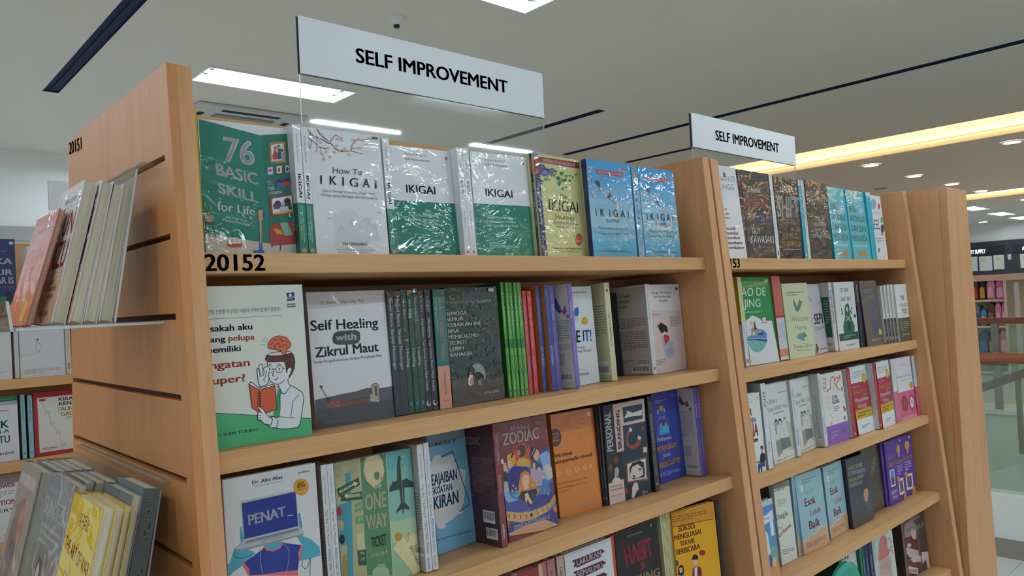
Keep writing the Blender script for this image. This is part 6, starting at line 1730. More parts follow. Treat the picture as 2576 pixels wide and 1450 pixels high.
B(2,1,'F',2.2995,1.0347,1.5873,0.039,0.1334,0.0128,0.2315,0.071,'5fbcc8','2aa6b8','5fbcc8',2,'left one of two turquoise Buku Antimalas covers','''f T 34606a 1 100 690 480 690 0 88 BUKU
f T 34606a 1 80 550 900 550 0 88 ANTIMALAS
f T 34606a 1 80 410 900 410 0 88 DAN SUKA
f T 34606a 1 80 270 900 270 0 88 MENUNDA
f E 7fb4dc 760 720 180 0 0 75
f D d8e8f4 3 620 760 900 760 900 680 620 680
f P 8fd0d8 100 190 850 190 850 220 100 220
f P b98a48 320 60 720 60 720 130 320 130
f L 5a6a5a 100 500 130 500 170''')
B(2,1,'F',2.4327,1.0357,1.5873,0.006,0.1403,0.0128,0.2305,0.073,'5fbcc8','2aa6b8','5fbcc8',2,'right one of two turquoise Buku Antimalas covers','''f T 34606a 1 100 690 480 690 0 88 BUKU
f T 34606a 1 80 550 900 550 0 88 ANTIMALAS
f T 34606a 1 80 410 900 410 0 88 DAN SUKA
f T 34606a 1 80 270 900 270 0 88 MENUNDA
f E 7fb4dc 760 720 180 0 0 75
f D d8e8f4 3 620 760 900 760 900 680 620 680
f P 8fd0d8 100 190 850 190 850 220 100 220
f P b98a48 320 60 720 60 720 130 320 130
f L 5a6a5a 100 500 130 500 170''')
B(2,1,'S',2.5727,1.0332,1.5887,-0.048,0.0333,0.1350,0.2294,0.058,'22b0c4','27b6ca','2098ac',2,'wide bright turquoise spine at the right of the two Antimalas covers','''f T 1c8a9c 1 350 600 350 100 270 0 BUKU ANTIMALAS DAN SUKA MENUNDA
f L 6ad4e0 80 200 980 600 500 300 20''')
B(2,1,'F',2.6076,1.0358,1.5872,0.003,0.0988,0.0128,0.2243,0.069,'e4e2e8','d8d6dc','e4e2e8',0,'white cover with coloured dots, last on the top shelf','''f E 8fb0b4 364 864 232 6 60 84
f E c2484c 792 838 106 2 33 45
f E 7fa83c 889 627 106 2 37 51
f E 57455c 850 499 150 2 48 65
f E c9a05c 778 426 124 2 35 47
f E 57455c 842 487 144 2 41 56
f T a49ca8 0 234 708 841 712 24 33 HOW TO
f T 4a444c 0 -80 474 640 479 94 148 FEEL
f D a49ca8 3 187 353 762 354 851 267 244 267
f E 5a7a84 315 159 85 0 24 33
f T 8a848c 0 318 40 756 38 16 22 Dr. RL''')
B(2,2,'S',1.7586,1.0401,1.3091,-0.002,0.0181,0.1350,0.2336,0.056,'d8d28a','dcd8a4','a89c3c',1,'cream and white spine beside the green Tao De Jing cover, olive back showing','''f P dfe2e8 0 0 1000 0 1000 500 0 500
f T b4ac70 0 300 900 300 580 300 0 TAO DE JING - The Wisdom
f T 9aa0ac 0 300 460 300 250 300 0 ANDRI WANG
f P c05a62 300 40 750 40 750 80 300 80
l P c6c8cc 0 0 1000 0 1000 470 0 470
l P b8782c 0 470 1000 470 1000 500 0 500''')
B(2,2,'F',1.7875,1.0436,1.3080,-0.041,0.1406,0.0128,0.2340,0.079,'258a48','d8d28a','258a48',1,'green and white cover titled Tao De Jing with an ox above waves','''f P e6e9f0 -23 487 32 519 123 527 187 552 258 563 341 547 426 533 509 512 536 492 904 483 1047 3 -5 6
f T b4dcb8 1 -102 926 643 924 2 34 ANDRI WANG
f T e4efe6 0 -195 786 802 783 23 93 TAO DE
f T e4efe6 0 6 658 568 655 22 89 JING
f T cfe6d2 1 -60 595 608 590 8 22 The Wisdom of Lao Zi
f P a8d4ac 846 971 942 974 934 941 839 939
f P b0505c 558 533 713 535 709 464 554 463
f P e6e2e4 572 527 695 529 691 470 570 469
f E d6c46a 184 473 48 -2 8 21
f P 6fb8b4 1 316 130 341 396 334 573 320 658 301 635 241 561 199 417 152 276 137 129 159 29 215 -3 276
f P 5a8fc4 3 323 109 341 304 330 481 320 581 342 522 367 364 369 263 339 248 359 419 394 554 390 655 355 662 301 560 286 340 306 5 297
f P 2f5a9c 2 301 336 295 555 275 655 282 636 245 436 261 200 289 2 290
f P 2f4f94 349 359 522 366 581 342 505 322 350 332
f L e6e8ec 120 7 305 338 300 557 279 655 294
f E 8ac8c0 37 266 39 -2 3 9
f E 8ac8c0 96 248 39 -2 3 9
f E 8ac8c0 155 229 39 -2 3 9
f E 8ac8c0 233 258 40 -2 3 9
f E 8ac8c0 293 239 40 -2 3 9
f E 8ac8c0 353 220 40 -2 3 9
f E 8ac8c0 432 250 40 -2 3 9
f E 8ac8c0 493 231 40 -2 3 9
f E 8ac8c0 554 211 41 -2 3 9
f E 7cc4ae 83 213 35 -2 3 7
f E 7cc4ae 137 192 35 -2 3 7
f E 7cc4ae 205 207 35 -2 3 7
f E 7cc4ae 259 186 35 -2 3 7
f E 7cc4ae 328 202 35 -2 3 7
f E 7cc4ae 383 180 36 -2 3 7
f E 7cc4ae 452 196 36 -2 3 7
f P a89c90 143 404 184 425 295 424 380 410 441 393 456 373 388 372 339 333 303 338 307 368 197 372 173 335 133 337 146 381
f L 8a7e74 80 149 403 85 397
f P 7a4a3c 236 415 272 482 304 477 344 404 305 390
f E 5a3a30 289 485 22 -1 3 9''')
B(2,2,'S',1.9295,1.0346,1.3106,0.012,0.0450,0.1350,0.2327,0.065,'c8685a','cc6c5e','a85448',1,'wide salmon red and white block spine right of Tao De Jing','''f P dfe2ea 0 0 1000 0 1000 500 0 500
f P b04038 0 500 1000 500 1000 530 0 530
f P d9947c 0 40 1000 40 1000 130 0 130
f P 8a5a58 188 0 212 0 212 1000 188 1000
f P 8a5a58 388 0 412 0 412 1000 388 1000
f P 8a5a58 588 0 612 0 612 1000 588 1000
f P 8a5a58 788 0 812 0 812 1000 788 1000
f T 7a8498 0 60 440 60 200 70 0 ANDRI WANG TAO
f T 7a8498 0 260 440 260 200 70 0 ANDRI WANG TAO
f T 7a8498 0 460 440 460 200 70 0 ANDRI WANG TAO
f T 7a8498 0 660 440 660 200 70 0 ANDRI WANG TAO
f T 7a8498 0 860 440 860 200 70 0 ANDRI WANG TAO''')
B(2,2,'F',1.9767,1.0321,1.3084,-0.032,0.1403,0.0128,0.2130,0.074,'d3dab2','b6bd94','d3dab2',2,'pale green cover titled Welcome Home with two teal leaf birds','''f D 8a927a 2 176 893 854 892 874 826 158 827
f P 5f8a84 394 809 448 746 515 683 630 778 734 739 606 645 500 608 431 632 384 712
f P 6f8a70 574 699 636 795 659 750 749 744 632 680
f T 8a917a 0 200 494 892 486 13 69 Welcome
f T 8a917a 0 322 374 779 367 14 72 Home
f P 5a9a94 329 289 458 323 579 331 693 317 758 279 645 262 632 227 527 227 456 248 382 260
f P 5f7a64 590 326 675 340 688 304 775 287 649 270
f T 77806a 0 194 134 929 128 8 56 Najwa Zebian
f D 8a927a 1 275 112 877 100 876 82 269 95''')
B(2,2,'F',2.1566,1.0457,1.3081,0.129,0.1200,0.0128,0.2100,0.098,'d6d3dc','c6c0cc','d6d3dc',2,'white cover with tall hand-lettered SEPI','''f T 2f2c34 2 232 420 879 422 59 145 SEPI
f D 8a8694 3 213 379 956 374 937 322 219 327
f P 6a4c48 38 16 91 139 195 149 221 92 323 97 239 53 128 7
f T b84a74 2 357 48 915 52 19 23 penerbitnya
f P b4b0ba 80 838 311 769 264 741 122 772''')
B(2,2,'S',2.2753,1.0402,1.3094,-0.002,0.0204,0.1350,0.2112,0.058,'dcdcdc','dadadc','c6c0bc',0,'white spine with a dark green back panel left of the Di Sini cover','''f T 3a3c40 2 280 880 280 400 440 0 DI SINI DAN SAAT INI
f T 6a6c70 0 350 360 350 120 250 0 Putra Wiramuda
l P 2c5a48 0 200 970 200 970 790 0 790
l D 7aa08e 9 840 750 950 750 950 400 840 400
l B 820 50 960 140''')
B(2,2,'F',2.3016,1.0396,1.3077,-0.008,0.1416,0.0128,0.2122,0.040,'e0e2e2','d2d2d4','e0e2e2',0,'white cover titled Di Sini Saat Ini with a woman in a green headscarf','''f T 3c4242 1 315 851 693 851 5 57 DI SINI
f T 6a7070 0 447 809 580 809 4 12 DAN
f T 3c4242 1 262 714 751 713 7 62 SAAT INI
f P 2f6a54 424 604 511 668 604 679 663 651 672 543 744 421 853 336 790 218 298 219 273 344 403 472
f P e2cdbd 490 602 567 633 609 599 563 553 499 562
f L e2d6cc 260 455 497 673 410
f L e2d6cc 260 701 496 429 418
f P 3a3c3c 487 390 664 383 651 277 490 263
f L 3c5248 80 271 608 311 528 387 492
f L 3c5248 80 773 614 717 542 632 491
f E 3c5248 276 595 22 -1 7 21
f E 3c5248 311 554 22 -1 7 21
f E 3c5248 268 529 22 -1 7 21
f E 3c5248 766 595 23 -1 7 21
f E 3c5248 721 555 22 -1 7 21
f E 3c5248 769 534 23 -1 7 21
f E 2f6a54 901 480 64 -2 10 29
f P 2c5a48 45 242 985 247 993 135 44 134
f D 8ab0a0 2 318 214 836 216 840 162 148 160
f T 6a7070 1 332 55 791 57 6 18 PUTRA WIRAMUDA''')
B(2,2,'S',2.4474,1.0349,1.3098,-0.022,0.0306,0.1350,0.2125,0.059,'2a2a30','26272e','2a2a30',2,'black and blue hardback spine left of the brown cover on the second shelf','''f T c0c0c4 1 350 930 350 680 300 0 MANAGING
f T 3a6aa0 2 300 580 300 180 500 0 MAKE MONEY''')
B(2,2,'F',2.4775,1.0272,1.3088,-0.035,0.1216,0.0128,0.2124,0.085,'6a5c56','26272e','6a5c56',2,'brown glossy cover with blue lettering and dark vertical bars','''f T 8ab0d8 2 150 810 788 807 8 62 MONEY
f T 8ab0d8 2 150 714 816 712 10 66 CLEVER
f P 5a6470 369 682 964 684 933 388 336 384
f P 4a5468 336 384 929 381 956 92 446 153
f L 3a444e 120 406 653 567 176
f L 3a444e 120 565 650 727 170
f L 3a444e 120 725 646 888 164
f P d8b83c 769 225 854 250 947 190 905 147 762 155
f D a89a92 2 286 104 877 98 879 53 285 56''')
B(2,2,'S',2.5993,1.0160,1.3109,0.000,0.0162,0.1350,0.1906,0.061,'d8d6d2','dcdad6','c4c0bc',0,'first of four black and white spines beside The Unstoppable You cover','''f P 3a3a34 0 0 1000 0 1000 420 0 420
f T 55524c 1 320 880 320 500 340 0 THE UNSTOPPABLE
f T b4b2a8 1 300 360 300 180 360 0 YOU
f E b4b2a8 500 80 300 0 0 30''')
B(2,2,'S',2.6161,1.0120,1.3104,0.000,0.0162,0.1350,0.1933,0.056,'d8d6d2','dcdad6','c4c0bc',0,'second of four black and white spines beside The Unstoppable You cover','''f P 3a3a34 0 0 1000 0 1000 420 0 420
f T 55524c 1 320 880 320 500 340 0 THE UNSTOPPABLE
f T b4b2a8 1 300 360 300 180 360 0 YOU
f E b4b2a8 500 80 300 0 0 30''')
B(2,2,'S',2.6329,1.0080,1.3101,0.000,0.0162,0.1350,0.1945,0.052,'d8d6d2','dcdad6','c4c0bc',0,'third of four black and white spines beside The Unstoppable You cover','''f P 3a3a34 0 0 1000 0 1000 420 0 420
f T 55524c 1 320 880 320 500 340 0 THE UNSTOPPABLE
f T b4b2a8 1 300 360 300 180 360 0 YOU
f E b4b2a8 500 80 300 0 0 30''')
B(2,2,'S',2.6497,1.0040,1.3096,0.000,0.0162,0.1350,0.1957,0.048,'d8d6d2','dcdad6','c4c0bc',0,'fourth of four black and white spines beside The Unstoppable You cover','''f P 3a3a34 0 0 1000 0 1000 420 0 420
f T 55524c 1 320 880 320 500 340 0 THE UNSTOPPABLE
f T b4b2a8 1 300 360 300 180 360 0 YOU
f E b4b2a8 500 80 300 0 0 30''')
B(2,2,'F',2.6670,0.9980,1.3096,0.006,0.1030,0.0128,0.1944,0.044,'e2e0de','d0cecb','e2e0de',0,'white and olive brown cover titled The Unstoppable You','''f P 5a5444 0 0 1000 0 1000 410 0 410
f T 4a4238 2 380 720 720 720 0 75 THE
f T 7a7064 0 180 610 920 610 0 70 Unstoppable
f T 4a4238 2 400 480 800 480 0 85 YOU
f L c8c4b4 120 200 360 280 280 220 220 360 180 340 300 280 360
f D a8a290 4 450 350 920 350 920 220 450 220
f T d8d4c6 2 280 100 950 100 0 35 JOHN C. MAXWELL''')
B(2,3,'F',1.6150,0.9863,1.0532,-0.008,0.1190,0.0128,0.1958,0.049,'e6e8e4','d4d6d2','e6e8e4',0,'white cover with red JA lettering and a seated man, cut by the panel','''f T 8a8c8a 0 476 927 652 922 6 18 S.E.
f T 8a8c8a 0 405 892 751 884 6 19 Mas, S.Psi.
f T 2a2a2e 2 418 738 648 730 16 86 DR
f T 34408c 2 365 652 784 634 12 61 BICARA
f T c83038 2 182 489 814 461 32 159 KERJA
f P 2c2a20 552 432 790 430 786 394 556 390
f T c8b83c 1 553 402 774 400 3 22 Agus Pratama
f P 9a9c9a 874 932 913 957 937 930
f E 1f1c20 899 297 62 -6 9 28
f P c89a80 859 304 918 300 913 243 859 248
f P 2c2a34 771 136 815 219 893 245 1005 206 1020 143 914 87 784 123
f P 6a3a30 591 149 773 144 769 130 587 135
f P 34508c 670 91 713 120 955 105 968 59 835 62 832 -3 779 -3 766 65 718 1 671 6
f L 5a3028 120 1041 152 992 -21''')
B(2,3,'S',1.7415,0.9826,1.0545,-0.011,0.0225,0.1350,0.2144,0.054,'e6e6ea','dfe1e8','bdbcc2',0,'white spine lettered STFU left of the first pencil-drawn schoolchildren cover','''f T 4a3040 1 300 900 300 720 450 0 STFU!
f T d0a8b0 0 250 680 250 500 250 0 A Children Book
f T 4a6ab0 1 350 320 350 200 300 0 MARK WOLYNN''')
B(2,3,'F',1.7959,0.9975,1.0530,0.033,0.1212,0.0128,0.2057,0.074,'dfe2de','d2d4d2','dfe2de',0,'left copy of the pale cover with pencil-drawn schoolchildren','''f P b6c6bc 750 500 900 450 1000 460 1000 120 750 100
f T 4a4e4c 2 550 860 920 860 0 16 MARK WOLYNN
f T 4e5450 0 0 755 450 755 0 55 It Didn't
f T 4e5450 0 0 660 900 660 0 55 Start With You
f D 6a706c 1 200 635 700 635 700 610 200 610
f E 3a3c3c 300 500 75 0 0 50
f E e4e2dc 300 485 50 0 0 35
f P dcdcd8 180 260 210 420 300 450 400 420 430 240
f L 6a706c 60 180 260 210 420 400 420 430 240
f E 333637 480 500 75 0 0 50
f E e4e2dc 480 485 50 0 0 35
f P dcdcd8 360 260 390 420 480 450 580 420 610 240
f L 6a706c 60 360 260 390 420 580 420 610 240
f E 9aa09c 700 500 75 0 0 50
f E e4e2dc 700 485 50 0 0 35
f P dcdcd8 580 260 610 420 700 450 800 420 830 240
f L 6a706c 60 580 260 610 420 800 420 830 240
f P 8f9692 180 280 360 300 440 120 200 80
f P 787e7c 380 300 800 280 860 160 420 140
f L e4e2dc 200 500 140 500 60
f L e4e2dc 200 600 140 620 60
f P 2c2e2e 460 45 560 45 560 65 460 65
f P 2c2e2e 600 50 700 50 700 70 600 70
f L 333637 300 300 500 240 420 280 360
f L 333637 120 800 300 840 200
f P e2e0d4 0 0 1000 0 1000 100 600 120 0 60
f D 7a7e7a 2 100 50 900 50 900 20 100 20''')
B(2,3,'F',1.9682,1.0104,1.0523,0.088,0.1093,0.0128,0.2025,0.066,'dfe2de','d2d4d2','dfe2de',0,'right copy of the pale cover with pencil-drawn schoolchildren','''f P b6c6bc 750 500 900 450 1000 460 1000 120 750 100
f T 4a4e4c 2 550 860 920 860 0 16 MARK WOLYNN
f T 4e5450 0 0 755 450 755 0 55 It Didn't
f T 4e5450 0 0 660 900 660 0 55 Start With You
f D 6a706c 1 200 635 700 635 700 610 200 610
f E 3a3c3c 300 500 75 0 0 50
f E e4e2dc 300 485 50 0 0 35
f P dcdcd8 180 260 210 420 300 450 400 420 430 240
f L 6a706c 60 180 260 210 420 400 420 430 240
f E 333637 480 500 75 0 0 50
f E e4e2dc 480 485 50 0 0 35
f P dcdcd8 360 260 390 420 480 450 580 420 610 240
f L 6a706c 60 360 260 390 420 580 420 610 240
f E 9aa09c 700 500 75 0 0 50
f E e4e2dc 700 485 50 0 0 35
f P dcdcd8 580 260 610 420 700 450 800 420 830 240
f L 6a706c 60 580 260 610 420 800 420 830 240
f P 8f9692 180 280 360 300 440 120 200 80
f P 787e7c 380 300 800 280 860 160 420 140
f L e4e2dc 200 500 140 500 60
f L e4e2dc 200 600 140 620 60
f P 2c2e2e 460 45 560 45 560 65 460 65
f P 2c2e2e 600 50 700 50 700 70 600 70
f L 333637 300 300 500 240 420 280 360
f L 333637 120 800 300 840 200
f P e2e0d4 0 0 1000 0 1000 100 600 120 0 60
f D 7a7e7a 2 100 50 900 50 900 20 100 20''')
B(2,3,'S',1.9167,0.9947,1.0550,-0.004,0.0195,0.1350,0.2046,0.062,'e2e4e8','dcdfe6','bcbcc2',0,'white spine with a blue name strip between the two schoolchildren covers','''f T 4a5058 0 300 880 300 480 350 0 It Didn't Start With You
f P c4d0e8 250 140 800 140 800 360 250 360
f T 2c4a90 1 350 350 350 150 330 0 MARK WOLYNN''')
B(2,3,'S',2.0769,0.9946,1.0548,-0.001,0.0167,0.1350,0.2062,0.060,'dcdcdc','d8dade','c9c8c6',0,'white spine left of the Love Again cover, pale back cover showing','''f T 4a5058 0 300 900 300 500 350 0 It Didn't Start With You
f T 3a4a80 1 300 400 300 160 380 0 MARK WOLYNN
l T 8a9490 0 860 700 860 100 70 0 LUKA WARISAN KELUARGA
l B 850 100 980 150''')
B(2,3,'F',2.0956,0.9939,1.0532,-0.022,0.1338,0.0128,0.2024,0.077,'e4e2da','d0cec8','e4e2da',0,'white and purple cover titled Love Again with looping heart doodles','''f P 8f66b4 -1 269 1040 272 1019 -6 -3 3
f L cc4430 300 230 747 407 790 467 911 553 943 641 912 601 864 701 908 789 921 810 875 684 820 722 767 829 727
f L cc4430 220 509 745 587 815 573 847 664 822 706 730
f E d87a60 883 909 49 -3 14 32
f L 3c3c48 120 168 882 110 929 178 952 193 923 253 944 266 909 168 882
f L 3c3c48 120 141 815 82 863 150 885 166 857 226 878 238 842 141 815
f L 3c3c48 120 116 755 57 803 125 825 141 797 200 817 213 781 116 755
f T 4a5098 2 416 620 664 613 16 58 LOVE
f T 4a5098 2 382 560 720 551 14 53 AGAIN
f D 7a84b0 3 435 524 699 522 704 439 431 447
f P c44a44 853 477 914 491 988 440 901 394
f L 5a7a5c 120 888 768 948 712 937 611
f E 5a7a5c 918 740 32 -2 14 32
f L d0a080 100 857 553 1083 541
f L c88a5c 100 219 437 350 370 256 291
f P dc9a90 185 310 252 329 295 288 227 269
f E 9a8aa8 869 323 56 -5 14 32
f L 5a7a5c 100 871 298 864 235
f E a8a49c 126 686 15 -1 2 6
f E a8a49c 241 611 15 -1 3 6
f E a8a49c 88 558 15 -1 2 6
f E a8a49c 278 663 15 -1 3 6
f E a8a49c 126 610 15 -1 2 6
f E a8a49c 240 535 15 -1 3 6
f E a8a49c 163 661 15 -1 3 6
f E a8a49c 278 586 15 -1 3 6
f E a8a49c 125 533 15 -1 2 6
f E a8a49c 315 638 15 -1 3 6
f E a8a49c 162 584 15 -1 3 6
f E a8a49c 277 509 15 -1 3 6
f T e0d4ec 1 174 164 481 158 6 24 Ersamaya Love
f D b89cd0 2 153 141 450 134 444 72 156 82
f D 6e4a98 4 639 193 888 195 883 106 646 115''')
B(2,3,'S',2.2415,0.9861,1.0548,-0.011,0.0233,0.1350,0.2040,0.057,'9a2c38','a43440','d2d2d6',0,'red spine beside the left maroon and white persuasion cover','''f T d8a0a0 0 300 920 300 500 320 0 Sebuah Seni untuk Meyakinkan Orang
f T c89040 1 300 500 300 180 360 0 Meyakinkan Orang
f E c8a070 500 60 300 0 0 16''')
B(2,3,'F',2.2913,0.9914,1.0537,0.019,0.1258,0.0128,0.2043,0.103,'e2e4e6','a43440','e2e4e6',0,'left copy of the maroon and white cover with a gold seal about persuading people','''f P a83a48 0 360 1000 360 1000 760 0 760
f P c9a43e 0 220 1000 220 1000 360 0 360
f D a8a8ac 4 150 930 850 930 850 820 150 820
f T ecdada 2 80 690 500 690 0 22 The Art of Way
f T d0963c 2 80 600 900 600 0 60 Sebuah Seni
f T f0e6e6 2 620 555 860 555 0 30 untuk
f T f2ecec 2 80 475 900 475 0 60 Meyakinkan
f T f2ecec 2 200 385 680 385 0 55 Orang
f D 7a5a20 2 120 330 880 330 880 250 120 250
f D 6a6a70 2 250 130 720 130 720 80 250 80
f E c8a02c 800 800 120 0 0 75
f E d8b84c 800 800 80 0 0 50''')
B(2,3,'S',2.4167,0.9791,1.0555,-0.009,0.0173,0.1350,0.2055,0.060,'9a2c38','a43440','d2d2d6',0,'red spine beside the right maroon and white persuasion cover','''f T d8a0a0 0 300 920 300 500 320 0 Sebuah Seni untuk Meyakinkan Orang
f T c89040 1 300 500 300 180 360 0 Meyakinkan Orang
f E c8a070 500 60 300 0 0 16''')
B(2,3,'F',2.4357,0.9773,1.0538,0.070,0.1203,0.0128,0.2061,0.060,'e2e4e6','a43440','e2e4e6',0,'right copy of the maroon and white cover with a gold seal about persuading people','''f P a83a48 0 360 1000 360 1000 760 0 760
f P c9a43e 0 220 1000 220 1000 360 0 360
f D a8a8ac 4 150 930 850 930 850 820 150 820
f T ecdada 2 80 690 500 690 0 22 The Art of Way
f T d0963c 2 80 600 900 600 0 60 Sebuah Seni
f T f0e6e6 2 620 555 860 555 0 30 untuk
f T f2ecec 2 80 475 900 475 0 60 Meyakinkan
f T f2ecec 2 200 385 680 385 0 55 Orang
f D 7a5a20 2 120 330 880 330 880 250 120 250
f D 6a6a70 2 250 130 720 130 720 80 250 80
f E c8a02c 800 800 120 0 0 75
f E d8b84c 800 800 80 0 0 50''')
B(2,3,'S',2.5721,0.9874,1.0539,-0.029,0.0313,0.1350,0.2058,0.051,'dcdce2','dfdfe4','c8c8ce',2,'white and pink glossy spine left of the Beauty of Trauma cover','''f P d86a90 0 0 1000 0 1000 480 0 480
f T 9aa0b4 0 350 900 350 600 250 0 Beauty of Trauma''')
B(2,3,'F',2.6161,0.9879,1.0534,-0.009,0.1292,0.0128,0.2032,0.069,'e4e4ea','dfdfe4','e4e4ea',2,'white and pink cover titled Beauty of Trauma with a round seal','''f P d4658a 0 0 1000 0 1000 450 0 450
f T 8a8a92 0 350 870 680 870 0 20 Tasha Wijaya
f T 6a6a74 0 80 680 920 680 0 40 Beauty of Trauma
f D c88a9c 1 200 640 850 640 850 620 200 620
f E d09a34 860 520 120 0 0 60
f E 8a3a4a 300 260 200 0 0 130
f E a04a5c 300 260 140 0 0 90
f E b04a6c 760 240 190 0 0 140
f E e4e2e6 760 240 120 0 0 90
f D 5a4a5c 3 700 280 820 280 820 200 700 200
f P e08aa8 0 0 1000 0 1000 50 0 50''')
B(2,3,'S',2.7484,0.9843,1.0545,-0.008,0.0214,0.1350,0.2023,0.054,'dcdce2','e0e0e6','a4a4ac',2,'last white and pink spine on the third shelf, touching the right panel','''f P d4658c 0 0 1000 0 1000 480 0 480
f T 9aa0b4 0 300 850 300 600 300 0 Beauty of Trauma
l P b04470 0 0 1000 0 1000 480 0 480''')
B(2,4,'F',1.6150,0.9541,0.7949,-0.008,0.1017,0.0128,0.1973,0.063,'3f8ad0','2f74b8','3f8ad0',2,'blue and orange sunset cover with a sitting man, cut by the panel','''f P c98a4a 0 0 1000 0 1000 250 0 250
f P 6fa0a8 0 250 1000 250 1000 420 0 420
f P 4a94c4 0 420 1000 420 1000 600 0 600
f P c8ccd0 0 930 1000 930 1000 1000 0 1000
f P e4e8ee 300 860 500 840 600 820 950 860 970 740 550 720 300 760
f D 3a4a6a 1 500 790 950 790 950 770 500 770
f E e6e4e2 550 550 100 0 0 90
f E c8987c 520 480 80 0 0 50
f P e2e0de 450 500 650 520 680 360 500 340
f P 2c4aa0 600 360 720 300 660 180 580 220
f P e0e4ea 780 550 930 550 930 840 780 840
f E d8b478 800 240 100 0 0 60
f L b4d4b4 120 750 400 900 420''')
B(2,4,'F',1.8062,0.9977,0.7930,-0.004,0.0822,0.0128,0.2047,0.065,'dfe4dc','c4c8c0','dfe4dc',0,'pale mint cover with coloured handwriting, behind the sunset book','''f T 4a4c4c 1 -656 940 656 897 21 38 WITH JOHN LUBBOCK
f D a4a8a2 4 154 810 679 792 669 696 149 715
f T 3a6a70 1 -254 562 725 569 -22 71 Bahagia
f T c8a04c 1 -37 447 215 443 6 43 itu
f T b84a54 1 -400 307 832 417 -25 65 Sederhana
f D 8a8e88 3 71 198 858 151 872 85 60 123
f P 8f877c -790 1025 970 1002 976 924 -801 952''')
B(2,4,'S',1.8987,0.9988,0.7932,-0.024,0.0170,0.1350,0.2094,0.049,'8fb8cc','8cb4cc','7aa0b8',2,'light blue and sand spine of Esok Lebih Baik','''f P d2a684 0 0 1000 0 1000 220 0 220
f T b0505a 1 300 600 300 260 400 0 Esok Lebih Baik
f T 6a90a8 0 400 920 400 720 200 0 Penulis''')
B(2,4,'F',1.9150,0.9917,0.7934,-0.041,0.1375,0.0128,0.2074,0.078,'9cc4d2','8cb4cc','9cc4d2',2,'left copy of the sea blue cover titled Esok Lebih Baik','''f P d6ac8a 0 0 1000 0 1000 260 850 240 700 250 500 200 350 220 200 170 0 170
f L e8e8e0 160 0 170 200 170 350 220 500 200 700 250 850 240 1000 260
f T a8434e 2 250 580 660 580 0 100 Esok
f T a8434e 1 400 440 800 440 0 75 Lebih
f T a8434e 2 300 280 720 280 0 100 Baik
f D 6a8c9c 2 250 930 800 930 800 860 250 860
f D 84a4b2 2 300 780 720 780 720 720 300 720
f D 8a6a50 3 120 130 880 130 880 60 120 60
f L 5a7a8a 100 100 300 160 260
f L 8aa4b0 100 800 520 860 560
f E e4e6e2 200 820 50 0 0 50''')
B(2,4,'F',2.0830,0.9970,0.7930,0.021,0.1228,0.0128,0.2010,0.063,'9cc4d2','8cb4cc','9cc4d2',2,'right copy of the sea blue cover titled Esok Lebih Baik','''f P d6ac8a 0 0 1000 0 1000 260 850 240 700 250 500 200 350 220 200 170 0 170
f L e8e8e0 160 0 170 200 170 350 220 500 200 700 250 850 240 1000 260
f T a8434e 2 250 580 660 580 0 100 Esok
f T a8434e 1 400 440 800 440 0 75 Lebih
f T a8434e 2 300 280 720 280 0 100 Baik
f D 6a8c9c 2 250 930 800 930 800 860 250 860
f D 84a4b2 2 300 780 720 780 720 720 300 720
f D 8a6a50 3 120 130 880 130 880 60 120 60
f L 5a7a8a 100 100 300 160 260
f L 8aa4b0 100 800 520 860 560
f E e4e6e2 200 820 50 0 0 50''')
B(2,4,'F',2.2085,0.9874,0.7935,-0.028,0.1382,0.0128,0.1981,0.067,'34384a','1f222c','34384a',2,'navy rounded-corner cover with yellow and white lines and a face in profile','''f T d8c83c 2 72 846 420 844 9 48 BANGKIT
f T dcdcdc 2 447 840 737 835 11 53 DARI
f T dcdcdc 2 60 769 839 746 12 55 KETERPURUKAN
f T d8c83c 2 54 680 401 673 9 48 BELAJAR
f T dcdcdc 2 419 671 718 666 11 53 DARI
f T dcdcdc 2 51 600 619 590 10 49 KEGAGALAN
f P c88a74 628 403 676 488 753 531 838 497 871 431 835 367 765 292 642 318
f P 3a2c2c 622 511 732 541 852 507 732 480
f P 3a3a40 180 183 410 283 644 322 797 273 962 65 986 0 31 43
f L 9aa0a8 100 689 311 809 179 920 209
f L 6a5a54 80 42 71 354 141 891 14''')
B(2,4,'F',2.3598,1.0073,0.7926,0.012,0.1361,0.0128,0.2004,0.067,'3c322e','2c2624','3c322e',2,'dark brown cover with a faint flower drawing, half hidden','''f L 7a6a5a 160 448 556 621 676 706 794
f E 6f6252 706 794 56 -7 14 30
f E 6f6252 629 755 56 -7 14 30
f E 6f6252 705 730 56 -7 14 30
f E 6f6252 538 687 55 -7 14 30
f E 6f6252 590 648 56 -7 14 30
f E 6f6252 476 615 55 -7 14 30
f L 8a5a44 100 570 382 703 412 772 371 843 393 842 329
f D 5a4a40 5 535 308 1005 291 924 62 485 79''')
B(2,4,'S',2.4958,1.0054,0.7934,-0.022,0.0178,0.1350,0.2035,0.053,'5a3a94','4e3486','3a2a64',1,'deep violet spine left of the Seni Berbicara covers','''f T b08a4a 1 300 880 300 600 380 0 Seni Berbicara
f T 8a74b4 1 300 450 300 200 320 0 LARRY KING''')
